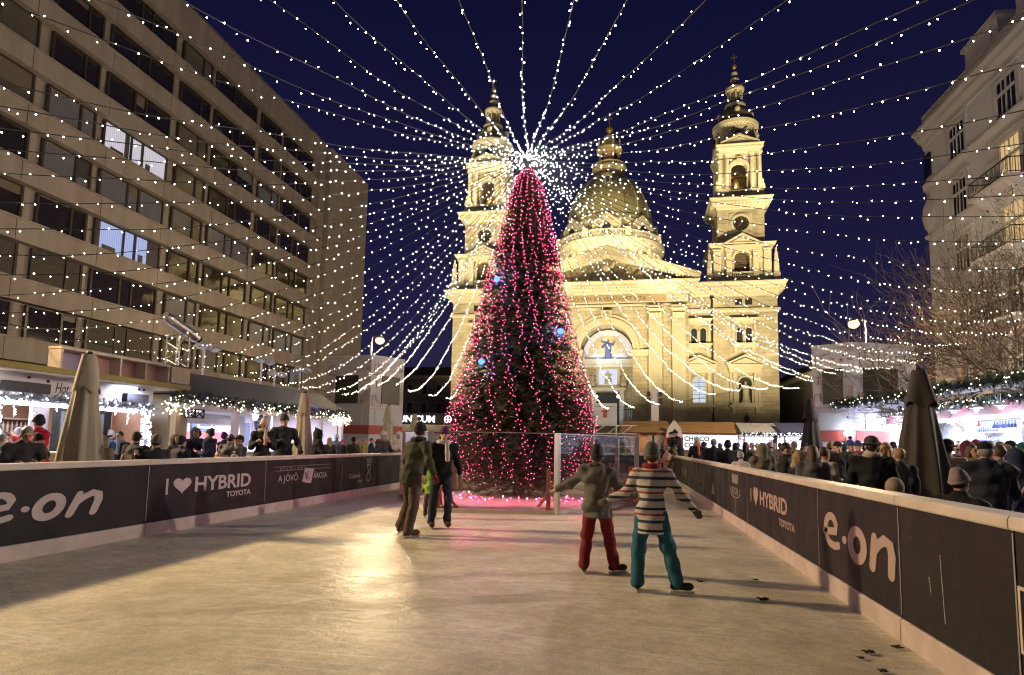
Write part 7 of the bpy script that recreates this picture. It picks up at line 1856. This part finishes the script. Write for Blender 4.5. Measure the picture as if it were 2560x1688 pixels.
            skin_obj('hat', solid(q, h, .04*s, holes=[('e', hp(0,.12,-.01), V3(.07,.10,.09)*s)], wrinkle=.008), [m_], t)
    if gloves is not None:
        for sg in (1,-1):
            sh, el, wr, fd = J[sg]; n_ = V3(0,-1,0)
            w_ = np.cross(n_, fd); w_ = unit(w_) if np.linalg.norm(w_) > .1 else V3(1,0,0)
            q = [('c', wr, wr+fd*.06*s, .036*s, .040*s), ('c', wr+fd*.035*s-w_*.03*s, wr+fd*.085*s-w_*.05*s, .016*s, .014*s, .008)]
            for o_, L_ in ((-.030,.060),(-.010,.072),(.011,.068),(.030,.052)): a0 = wr+fd*.08*s+w_*o_*s; q += [('c', a0, a0+unit(fd+n_*.25)*L_*s, .0135*s, .0115*s, .006)]
            skin_obj('glove', solid(q, h*.75, .015*s), [cloth(gloves)], t)
    if bag:
        q = MB(); bx_, by_, bz = J[1][2]; q.ring([[(bx_-.05,by_-.17,bz-.5),(bx_+.08,by_-.17,bz-.5),(bx_+.08,by_+.17,bz-.5),(bx_-.05,by_+.17,bz-.5)],[(bx_-.03,by_-.18,bz-.08),(bx_+.06,by_-.18,bz-.08),(bx_+.06,by_+.18,bz-.08),(bx_-.03,by_+.18,bz-.08)]],4)
        q.tube([(bx_+.01,by_-.1,bz-.1),(bx_+.01,by_-.03,bz+.02),(bx_+.01,by_+.03,bz+.02),(bx_+.01,by_+.1,bz-.1)], .008, 5)
        o = q.build('carrier_bag', cloth(bag), None, (x, y, z0), rot); tag(o, 'pale carrier bag held by a person in the right crowd', 'bag')
    if strap:
        q = MB(); a = J[-1][0]+V3(0,.0,.09*s); 
        q.tube([a+V3(.06*s,-.12*s,-.02*s), a+V3(.06*s,.0,.03*s), a+V3(.10*s,.17*s,-.12*s), C+V3(.02*s,.20*s,-.10*s), P+V3(.19*s,.16*s,.0), P+V3(.23*s,.0,-.08*s)], .018*s, 6); q.build('bag_strap', cloth(strap), t)
    t['_hand'] = [float(v) for v in (J[1][2]+J[1][3]*.09*s)]
    return t
def put(u, v, Y, label, rot=0.0, dH=0.0, z0=0.0, **k):
    """stand a figure at depth Y so that the top of its head or hat is where the picture shows it"""
    kx = atY(u, v, 1).x            # keep clear of the boards
    need = .40 if not k.get('group') == SG else 0
    if k.get('group') == LG: Y = max(Y, (-7.16-need)/kx)
    if k.get('group') == RG: Y = max(Y, (2.31+need)/kx)
    p = atY(u, v, Y); top = p.z - z0
    hatx = {'pom': .055, 'beanie': .015, 'flap': .012, 'brimmed': .02, 'cap': .0, 'wrap': .012}.get(k.get('hat'), .0) + (.02 if k.get('hood') == 'up' else 0)
    H = top - hatx + dH
    if k.pop('sitting', False): H = (top-hatx)/.757; k['sit'] = True
    return person(label, p.x, p.y, H, R(rot), z0=z0, **k)
BK = (.020,.020,.022); NAVY = (.018,.024,.05); GREY = (.09,.09,.095); TAUPE = (.14,.115,.085); BEIGE = (.42,.33,.22); JEAN = (.035,.055,.12); BRN = (.07,.042,.028)
LG, RG, SG = 'people crowding left of the rink', 'people crowding right of the rink', 'people skating'
# ---- skaters on the ice (z0 = ice)
def cup(t_, label, c=(.62,.58,.52)):
    """paper cup in the raised hand of a figure"""
    hx = t_['_hand']; M = Matrix.Translation(t_.location) @ Matrix.Rotation(t_.rotation_euler.z, 4, 'Z'); p = M @ Vector(hx)
    q = MB(); q.lathe([(.028,-.05),(.038,.06),(.040,.065),(.036,.065),(.027,-.04)], (0,0,0), 14); o = q.build('paper_cup', mat('cup_paper', c, .5, var=.05), None, p); tag(o, label, 'cup')
p = atZ(1022, 1340, .03)
person('skater in olive green jacket with red glove and brown trousers, leftmost on the ice', p.x, p.y, 1.78, R(150), (.045,.05,.024), (.085,.055,.042), baggy=1.1, hat='beanie', hatc=(.02,.02,.018), h=.011, hem=.80, lean=(-.16,.10), z0=.03, skates=True, boots=(.10,.04,.02), gloves=(.22,.012,.02),
    legs=(((.16,-.28,-1),(.06,.38,-1)), ((-.12,.10,-1),(-.05,.30,-1))), feet=(.5,-.2), arms=(((.55,-.15,-.9),(.25,-.35,-.9)), ((-.45,.12,-.9),(.1,-.55,-.8))), scarf=(.02,.02,.018), group=SG, head=(.35,.1), collar=True)
p = atZ(1100, 1322, .03)
person('skater in black jacket with purple hat and white scarf, beside the one in green', p.x, p.y, 1.72, R(25), (.014,.014,.014), (.022,.028,.055), hat='beanie', hatc=(.10,.03,.09), h=.012, hem=.74, lean=(.03,.06), z0=.03, skates=True, boots=(.06,.025,.02), hair='brown', long_hair=True,
    scarf=(.55,.52,.50), legs=(((.06,-.22,-1),(.02,.28,-1)), ((-.10,.05,-1),(-.04,.20,-1))), arms=(((.25,-.15,-1),(.1,-.6,-.7)), ((-.4,-.1,-.9),(-.2,-.4,-.9))), group=SG, head=(-.2,.1))
p = atZ(1074, 1296, .03)
person('small child in lime green jacket between the two skaters on the left', p.x, p.y, 1.08, R(190), (.22,.42,.06), (.10,.06,.045), hat='beanie', hatc=(.05,.05,.05), h=.012, hs=1.25, hem=.72, z0=.03, skates=True, boots=(.08,.04,.03), gloves=(.05,.05,.05), legs=(((.12,-.2,-1),(.03,.25,-1)), ((-.12,.0,-1),(-.03,.15,-1))), group=SG)
p = atZ(1492, 1432, .03)
person('child in grey jacket and red trousers skating hand in hand', p.x, p.y, 1.45, R(185), (.125,.115,.10), (.20,.018,.022), baggy=1.18, puff=.02, hat='beanie', hatc=(.05,.045,.045), h=.011, hs=1.12, hem=.76, z0=.03, skates=True, boots=(.05,.025,.02), hood='down', lean=(.02,.05), scarf=(.11,.10,.06), hair='brown',
    legs=(((.12,-.14,-1),(.12,.34,-1)), ((-.20,-.18,-1),(-.18,.26,-1))), feet=(.1,-1.2), arms=(((.75,-.35,-.75),(.75,-.45,-.35)), ((-.55,-.05,-.85),(-.75,-.15,-.35))), group=SG, head=(.2,.15))
p = atZ(1628, 1480, .03)
SW = mat('sweater_stripes', (.5,.5,.5), .9)
def stripes():
    mt, n, b = nodes_of('knit_stripes'); L = n.links.new; t = n.nodes.new('ShaderNodeTexCoord'); sp_ = n.nodes.new('ShaderNodeSeparateXYZ'); L(t.outputs['Object'], sp_.inputs[0])
    ml = n.nodes.new('ShaderNodeMath'); ml.operation = 'MULTIPLY'; ml.inputs[1].default_value = 4.6; L(sp_.outputs['Z'], ml.inputs[0])
    fr_ = n.nodes.new('ShaderNodeMath'); fr_.operation = 'FRACT'; L(ml.outputs[0], fr_.inputs[0]); cr_ = n.nodes.new('ShaderNodeValToRGB'); cr_.color_ramp.interpolation = 'CONSTANT'; L(fr_.outputs[0], cr_.inputs[0])
    el = cr_.color_ramp.elements; el[0].position = 0; el[0].color = (.50,.47,.42,1); el[1].position = .22; el[1].color = (.03,.035,.09,1)
    for p_, c_ in ((.36,(.50,.47,.42,1)),(.56,(.30,.055,.03,1)),(.66,(.50,.47,.42,1)),(.82,(.02,.02,.03,1)),(.93,(.50,.47,.42,1))): k_ = el.new(p_); k_.color = c_
    L(cr_.outputs[0], b.inputs['Base Color']); b.inputs['Roughness'].default_value = .9
    no = n.nodes.new('ShaderNodeTexNoise'); no.inputs['Scale'].default_value = 90; L(t.outputs['Object'], no.inputs['Vector']); bp = n.nodes.new('ShaderNodeBump'); bp.inputs['Strength'].default_value = .5; bp.inputs['Distance'].default_value = .01; L(no.outputs['Fac'], bp.inputs['Height']); L(bp.outputs[0], b.inputs['Normal'])
    return mt
person('child in striped jumper, red scarf and teal trousers skating nearest to the viewer', p.x, p.y, 1.47, R(172), (.5,.5,.5), (.022,.115,.16), baggy=1.22, hat='beanie', hatc=(.12,.115,.10), h=.011, hs=1.12, hem=.68, z0=.03, skates=True, boots=(.02,.035,.04), coat_mat=stripes(), scarf=(.26,.02,.03), lean=(-.02,.07), hair='brown',
    legs=(((.16,-.10,-1),(.02,.22,-1)), ((-.30,-.02,-1),(-.26,.10,-1))), feet=(.15,-1.25), arms=(((.55,-.10,-.85),(.75,-.15,-.35)), ((-.55,-.15,-.80),(-.60,-.3,-.75))), gloves=(.10,.09,.08), group=SG, head=(-.1,.1))
put(1668,1116,25.0,'child in peach coat and crimson trousers holding the right rail', -70, z0=.03, coat=(.50,.30,.21), trousers=(.34,.012,.05), hat='pom', hatc=(.22,.17,.11), h=.015, hs=1.1, pose='rail', hem=.68, skates=True, group=SG, gloves=(.4,.3,.2))
put(1656,1108,26.4,'child in dark coat behind the child in peach', 160, z0=.03, coat=BK, trousers=BK, hat='pom', hatc=(.10,.08,.06), h=.017, pose='stand', skates=True, group=SG)
put(1688,1116,27.2,'child with a taupe pompom hat close to the rail end', -90, z0=.03, coat=(.20,.15,.11), trousers=BK, hat='pom', hatc=(.20,.165,.12), h=.017, pose='rail', skates=True, group=SG)
# ---- wooden steps behind the rails (people there stand a little higher)
for (x, y0, y1, l) in ((-7.78,11.6,15.2,'low wooden step behind the left boards under the couple'),(2.85,24.5,29.3,'low wooden step behind the far end of the right boards')):
    q = MB(); q.box(-.5,.5,0,y1-y0,.18,.22)
    for yy in (.1,y1-y0-.2): q.box(-.45,.45,yy,yy+.1,0,.18)
    o = q.build('wooden_step', M_plank2, None, (x,y0,0)); tag(o, l, 'step')
# ---- left crowd
put(661,1040,12.75,'woman in beige pompom hat and pale scarf eating at the left rail', 35, z0=.22, coat=BK, trousers=BK, hat='pom', hatc=(.46,.37,.29), scarf=(.42,.32,.28), hair='brown', long_hair=True, h=.012, pose='cup2', head=(.35,.45), group=LG)
put(712,1035,13.5,'tall man in black beanie and black jacket leaning on the left rail', 40, z0=.22, coat=BK, trousers=BK, hat='beanie', hatc=(.018,.018,.018), h=.012, pose='rail1', head=(.3,.15), build_=1.1, group=LG, hair='grey', gloves=(.012,.012,.012))
put(797,1071,15.0,'figure in a pointed black hood right of the couple at the left rail', 120, coat=(.014,.013,.012), trousers=BK, hood='up', pom='point', h=.014, pose='rail', puff=.02, group=LG)
put(958,1077,18.9,'person in white beanie with fur collar leaning on the far left rail', 60, coat=(.05,.045,.04), trousers=BK, hat='beanie', hatc=(.55,.48,.42), hood='fur', furc=(.20,.14,.08), h=.015, pose='rail', head=(.2,.2), group=LG)
put(998,1077,20.3,'person wrapped in a white headscarf and white coat at the left rail', 15, coat=(.62,.56,.54), trousers=BK, hat='wrap', hatc=(.62,.57,.55), h=.015, pose='hands', head=(-.3,.3), group=LG)
put(1040,1090,22.5,'dark coated person behind the head of the skater in green', 20, coat=BK, trousers=BK, hat='cap', hatc=BK, h=.018, group=LG)
put(102,1037,10.8,'man in bright red jacket and dark cap by the drinks stall', -75, coat=(.42,.012,.03), trousers=NAVY, hat='beanie', hatc=(.02,.02,.025), h=.013, pose='phone', hood='down', head=(-.2,.15), group=LG)
put(52,1079,8.3,'grey haired man in dark grey jacket stooping at the left edge of the picture', -120+180, coat=(.045,.042,.045), trousers=BK, hat=None, hair='grey', h=.012, pose='hands', lean=(.05,.35), head=(.1,.55), dH=.14, build_=1.15, group=LG)
put(97,1083,8.7,'man in a dark knitted hat next to the stooping grey haired man', 100, coat=(.03,.028,.018), trousers=BK, hat='beanie', hatc=(.012,.012,.012), h=.012, pose='cup', scarf=(.16,.12,.08), group=LG)
put(114,1146,8.1,'child in a red hood just above the left rail', 10, coat=(.42,.03,.03), trousers=NAVY, hood='up', h=.014, group=LG)
put(48,1068,11.8,'person with grey hair in front of the drinks stall counter', 170, coat=(.05,.04,.05), trousers=BK, hair='grey', h=.016, group=LG)
put(8,1083,10.2,'white haired person at the far left edge of the crowd', 150, coat=(.06,.06,.07), trousers=BK, hair='grey', h=.016, group=LG)
put(256,1085,10.4,'woman in tan coat with brown fur hood holding a cup', 15, coat=(.20,.14,.075), trousers=BK, hood='up', furc=(.10,.06,.035), h=.013, pose='cup2', head=(-.1,.15), group=LG)
put(302,1077,13.0,'dark haired young man in navy jacket facing the viewer', 10, coat=NAVY, trousers=JEAN, hair='dark', h=.013, pose='cup', scarf=(.25,.26,.32), head=(-.1,.2), group=LG)
put(343,1079,11.0,'man in black seen from behind beside the dark haired young man', 190, coat=BK, trousers=BK, hat='beanie', hatc=(.012,.012,.014), h=.014, build_=1.15, group=LG)
put(392,1085,9.2,'man in a grey knitted hat raising a phone at the left rail', -110, coat=(.016,.016,.017), trousers=BK, hat='beanie', hatc=(.11,.105,.10), h=.013, pose='phone', group=LG, head=(-.2,.0))
put(316,1133,8.3,'child in a tan knitted hat low behind the left rail', 150, coat=TAUPE, trousers=BK, hat='beanie', hatc=(.34,.26,.13), h=.013, group=LG)
put(279,1074,15.2,'person in a pale fur cap behind the woman in tan', 160, coat=GREY, trousers=BK, hat='beanie', hatc=(.3,.27,.24), h=.018, group=LG)
put(367,1066,15.8,'tall man with light hair near the lit stall corner', 120, coat=NAVY, trousers=BK, hair='blonde', h=.018, group=LG)
put(440,1083,12.2,'person in a tan fur trimmed hood seen from the side', 90, coat=(.06,.05,.04), trousers=BK, hood='up', furc=(.24,.17,.09), h=.015, group=LG)
put(455,1088,11.0,'person in dark navy with a black cap, tight beside the tan fur hood', 170, coat=(.015,.018,.03), trousers=BK, hat='beanie', hatc=BK, h=.014, group=LG)
put(490,1066,14.2,'man in navy coat drinking, with a grey cap over a brown hood', 75, coat=(.02,.026,.055), trousers=NAVY, hood='up', furc=(.16,.10,.06), h=.014, pose='drink', group=LG)
put(527,1070,14.0,'bearded man in black cap facing the man who drinks', -80, coat=(.022,.022,.045), trousers=BK, hat='beanie', hatc=(.012,.012,.012), beard=True, h=.014, pose='cup', hood='fur', furc=(.03,.025,.03), group=LG)
put(562,1080,16.4,'person in a purple woollen hat before the pink kiosk window', 160, coat=(.05,.03,.06), trousers=BK, hat='beanie', hatc=(.13,.05,.16), h=.018, group=LG)
put(578,1084,12.0,'person in a quilted grey parka seen from behind', 185, coat=(.085,.08,.075), trousers=BK, hat=None, hood='down', puff=.03, hair='dark', h=.014, group=LG)
put(601,1087,12.3,'man in a black peaked cap with a hand at his mouth', -30, coat=(.05,.048,.045), trousers=BK, hat='cap', hatc=(.012,.012,.012), pose='drink', h=.014, group=LG)
put(546,1127,10.4,'brown haired child looking over the left rail', 20, coat=(.09,.04,.03), trousers=BK, hair='brown', h=.014, group=LG)
put(587,1129,10.6,'child in a beige pompom hat beside the brown haired child', 170, coat=GREY, trousers=BK, hat='pom', hatc=(.36,.31,.24), h=.014, group=LG)
for u, v, Y, hc, kk, l in ((824,1093,21,None,dict(hair='blonde',long_hair=True),'blonde person in dark coat right of the pointed black hood'),(858,1098,23,(.45,.03,.20),dict(hat='beanie'),'person in a bright pink hat behind the left rail'),(842,1086,26,(.50,.46,.44),dict(hat='beanie'),'person in a white hat further behind the pink hat'),
        (884,1092,22,(.014,.014,.014),dict(hat='beanie'),'person in a black bobble hat right of the pink hat'),(897,1096,23.5,None,dict(hair='blonde',long_hair=True),'blonde person in an ochre coat in the far left crowd'),(912,1094,22.6,None,dict(hair='grey'),'grey haired man right of the ochre coat in the far left crowd'),(929,1094,24,None,dict(hair='brown'),'brown haired person near the white beanie at the left rail'),
        (770,1085,24,(.12,.12,.13),dict(hat='beanie'),'person in a grey hat far behind the cream parasol'),(744,1090,20,None,dict(hair='brown'),'person behind the tall man at the left rail'),(945,1097,25.5,(.3,.05,.05),dict(hat='beanie'),'person in a dark red hat under the white screen tower')):
    cc = (.30,.24,.06) if 'ochre' in l else rnd.choice([BK,GREY,(.05,.04,.035),NAVY])
    put(u, v, Y, l, rnd.uniform(0,360), coat=cc, trousers=BK, hatc=hc, h=.021, group=LG, **kk)
# ---- right crowd
put(1699,1078,28.6,'man in black leaning down over the far right rail', -70, z0=.22, coat=BK, trousers=BK, hat='beanie', hatc=BK, pose='rail', lean=(0,.25), dH=.10, h=.015, head=(0,.4), group=RG)
put(1679,1079,29.5,'person in dark cap behind the man who leans over the rail', -60, z0=.0, coat=(.03,.025,.02), trousers=BK, hat='cap', hatc=(.03,.025,.02), h=.018, group=RG)
put(1743,1094,19.6,'woman in a white earflap hat and orange scarf behind the right rail', -5, coat=BK, trousers=BK, hat='flap', hatc=(.55,.50,.48), scarf=(.50,.15,.08), hair='brown', long_hair=True, h=.013, pose='pocket', group=RG)
put(1784,1096,17.4,'grey haired man in dark coat seen from behind, right of the white earflap hat', 170, coat=(.03,.03,.032), trousers=BK, hair='grey', h=.014, build_=1.1, group=RG)
put(1819,1100,15.8,'broad man in black hat and black coat seen from behind', 185, coat=(.02,.02,.02), trousers=BK, hat='beanie', hatc=(.02,.02,.03), h=.014, build_=1.2, group=RG)
put(1851,1128,14.8,'child in a black and white striped hat behind the right rail', 150, coat=(.45,.42,.4), trousers=BK, hat='beanie', hatc=(.35,.33,.33), h=.014, group=RG)
put(1906,1105,11.0,'woman in a taupe parka with fur hood seen from behind', 188, coat=(.15,.125,.085), trousers=BK, hood='up', furc=(.16,.10,.06), h=.012, puff=.015, strap=(.04,.03,.02), group=RG)
put(1964,1105,10.4,'dark haired man in black jacket seen in profile, right of the taupe parka', 75, coat=(.016,.016,.018), trousers=BK, hair='dark', beard=True, h=.012, pose='pocket', group=RG)
t = put(1998,1123,9.0,'blonde woman in black with a fur collar holding a paper cup', 80, coat=(.014,.014,.016), trousers=BK, hair='blonde', long_hair=True, hood='fur', furc=(.38,.30,.20), h=.012, pose='cup', group=RG); cup(t, 'paper cup with a red sleeve held by the blonde woman', (.60,.55,.5))
put(2031,1111,10.0,'woman with brown hair and grey hooded coat seen from behind', 170, coat=(.10,.095,.10), trousers=BK, hair='brown', long_hair=True, hood='down', h=.013, group=RG)
put(2060,1116,10.8,'person in beige jacket bending beside the smaller brown parasol', 120, coat=(.40,.33,.26), trousers=BK, hair='brown', h=.014, pose='hands', group=RG)
put(2093,1103,14.0,'man in black coat and flat cap facing the viewer, right of the smaller brown parasol', 0, coat=(.016,.016,.018), trousers=BK, hat='cap', hatc=(.02,.02,.022), h=.014, pose='pocket', group=RG)
put(2126,1094,14.6,'man in a bright blue pompom hat behind the right boards', 10, coat=(.07,.055,.045), trousers=BK, hat='pom', hatc=(.03,.07,.26), h=.014, group=RG)
put(2178,1088,9.4,'large man in a grey felt hat moving past, with a beige scarf', 165, coat=(.015,.015,.017), trousers=BK, hat='brimmed', hatc=(.06,.058,.058), h=.012, build_=1.2, pose='hands', scarf=(.45,.38,.28), group=RG)
put(2213,1104,11.2,'blonde woman facing left beside the man in the felt hat', -60, coat=BK, trousers=BK, hair='blonde', long_hair=True, h=.014, group=RG)
put(2248,1118,10.0,'person with light brown hair in front of the big brown parasol', 180, coat=(.03,.03,.035), trousers=BK, hair='blonde', h=.014, group=RG)
put(2236,1196,8.2,'seated person in a beige fur hood just behind the right boards', 150, coat=(.30,.24,.16), trousers=BK, hood='up', furc=(.45,.37,.27), h=.013, sitting=True, group=RG)
put(2368,1096,10.9,'person in a wide dark hat and beige coat right of the big brown parasol', 160, coat=(.45,.36,.26), trousers=BK, hat='brimmed', hatc=(.05,.045,.03), h=.013, group=RG)
put(2416,1099,13.0,'person in a maroon hood before the right stall', 175, coat=(.12,.018,.05), trousers=BK, hood='up', h=.015, group=RG)
put(2396,1178,7.3,'seated man in a pinkish knitted hat with his back to the boards', 120, coat=(.010,.010,.011), trousers=BK, hat='beanie', hatc=(.30,.22,.20), h=.012, sitting=True, build_=1.15, group=RG)
put(2463,1102,8.3,'big man in black cap and quilted navy jacket seen from behind', 165, coat=(.024,.026,.040), trousers=JEAN, hat='cap', hatc=(.012,.012,.013), hair='grey', h=.012, puff=.035, build_=1.15, pose='hands', group=RG)
put(2497,1110,9.6,'person in grey-blue jacket and jeans with a pale carrier bag', 190, coat=(.09,.11,.19), trousers=(.05,.10,.28), hair='brown', h=.013, bag=(.5,.47,.45), group=RG)
put(2540,1116,9.2,'person in a navy hooded jacket with pale shoulder strap at the right edge', 175, coat=(.025,.035,.075), trousers=(.03,.10,.16), hood='up', h=.013, strap=(.45,.42,.4), group=RG)
put(2526,1100,12.8,'man in black cap with tan jacket near the stall counter', 160, coat=(.22,.17,.11), trousers=BK, hat='cap', hatc=(.015,.015,.015), h=.015, group=RG)
hx = [(1632,1097,31,'man facing the viewer beside the half open shutter','dark',None),(1622,1101,33,'dark figure in the shutter opening of the plank stall','dark',None),(1647,1102,33,'person by the red sign panel at the far end','brown',None),(1600,1104,30,'person just right of the glass ring','dark',None),
 (1838,1106,20,'dark haired woman between two men in black','dark',None),(1864,1104,19,'woman with long dark hair near the CHOCO COFFEE stall','dark',None),(1880,1106,22,'person in a pale pink hat before the bright stalls',None,(.45,.30,.30)),(1760,1104,26,'person in navy hat under the CHOCO COFFEE sign',None,(.02,.025,.06)),(1800,1108,27,'person in brown hat under the CHOCO COFFEE sign',None,(.10,.06,.035)),
 (1845,1107,30,'person in a charcoal hat far off by the white awning edge',None,(.05,.05,.05)),(1893,1108,28,'person in a cream hat far off by the blue awning',None,(.5,.43,.32)),(1925,1104,20,'person in a white hat behind the taupe parka',None,(.5,.47,.45)),(1935,1106,25,'red haired person near the gabled stall','red',None),(1985,1102,17,'grey haired man behind the dark haired man in profile','grey',None),
 (1950,1108,30,'person in a dark green hat before the gabled stall',None,(.03,.07,.04)),(2012,1106,19,'person in black cap left of the smaller brown parasol',None,(.015,.015,.015)),(2075,1105,19,'person in a mustard hat right of the smaller brown parasol',None,(.35,.23,.05)),(2110,1106,21,'person in a grey bobble hat behind the blue pompom hat',None,(.16,.16,.17)),(2145,1101,15.6,'second person in blue hat, close behind the blue pompom hat',None,(.03,.05,.17)),
 (2160,1108,20,'brown haired person left of the felt hat','brown',None),(2197,1103,18,'dark haired man behind the blonde woman facing left','dark',None),(2232,1104,17,'person in a black hat behind the blonde woman facing left',None,(.015,.014,.014)),(2262,1103,19,'blonde person left of the big brown parasol','blonde',None),(2345,1106,16,'person in purple hat right of the big brown parasol',None,(.11,.04,.13)),(2394,1105,16,'person in a white bobble hat before the right stall',None,(.52,.49,.47)),
 (2440,1098,16,'person in a dark red cap before the right stall',None,(.18,.02,.025)),(2476,1101,14,'grey haired woman before the bottle shelf','grey',None),(2500,1103,16,'man in a flat grey cap before the bottle shelf',None,(.10,.10,.10)),(2512,1112,11.4,'woman in tan fur hat right of the big man','brown',(.30,.22,.13)),(2552,1106,15,'person in teal hat at the right edge',None,(.02,.13,.15)),(2430,1110,12,'woman with brown hair left of the big man','brown',None)]
for i, (u, v, Y, l, hr, hc) in enumerate(hx):
    put(u, v, Y, l, rnd.uniform(110,250) if i % 3 else rnd.uniform(-60,60), scarf=rnd.choice([None,None,(.3,.06,.06),(.4,.38,.34),(.08,.12,.22),(.30,.22,.10)]), hood=rnd.choice([None,'down','fur',None]) , furc=rnd.choice([(.3,.22,.13),(.12,.08,.05),(.4,.36,.3)]), build_=rnd.uniform(.92,1.15), coat=rnd.choice([BK,(.03,.03,.035),GREY,NAVY,(.10,.06,.04),(.16,.13,.10),(.05,.08,.14),(.14,.03,.04),(.05,.07,.05),(.30,.27,.24)]), trousers=rnd.choice([BK,JEAN]), hat=(('pom' if 'bobble' in l else ('cap' if ' cap' in l else 'beanie')) if hc else None), hatc=hc, hair=hr or 'brown', long_hair=('woman' in l), h=.022 if Y > 15 else .018, group=RG, pose=rnd.choice(['stand','pocket','cup']))
# ---- small furniture among them
t = thing('low_table', 'low round table round the pole of the big brown parasol', 'table', (4.35,10.1,0)); q = MB(); q.lathe([(.45,.70),(.45,.73)], (0,0,0), 24); q.build('tabletop', M_plank2, t)
q = MB(); q.lathe([(.28,0),(.28,.03),(.04,.06),(.04,.70)], (0,0,0), 14); q.build('leg', M_iron, t)
q = MB(); q.lathe([(.028,0),(.040,.115),(.042,.12),(.037,.12),(.026,.01)], (0,0,0), 14); o = q.build('paper_cup', mat('cup_paper', (.60,.55,.5), .5, var=.05), None, (4.15,9.8,.73)); tag(o, 'white paper cup standing on the low table by the brown parasol', 'cup')
for (u, v, Y, l) in ((2236,1196,8.2,'plain wooden stool under the person in the beige fur hood'),(2396,1178,7.3,'plain wooden stool under the seated man in the pinkish hat')):
    p = atY(u, v, Y); t = thing('stool', l, 'stool', (p.x, p.y, 0), 0, 'stools behind the right boards'); q = MB(); q.lathe([(.2,.36),(.2,.40)], (0,0,0), 16); q.build('seat', M_plank2, t)
    for k_ in range(4): q = MB(); a = PI/4+k_*PI/2; q.tube([(.13*math.cos(a),.13*math.sin(a),.36),(.18*math.cos(a),.18*math.sin(a),0)], .018, 6); q.build('leg', M_plank2, t)
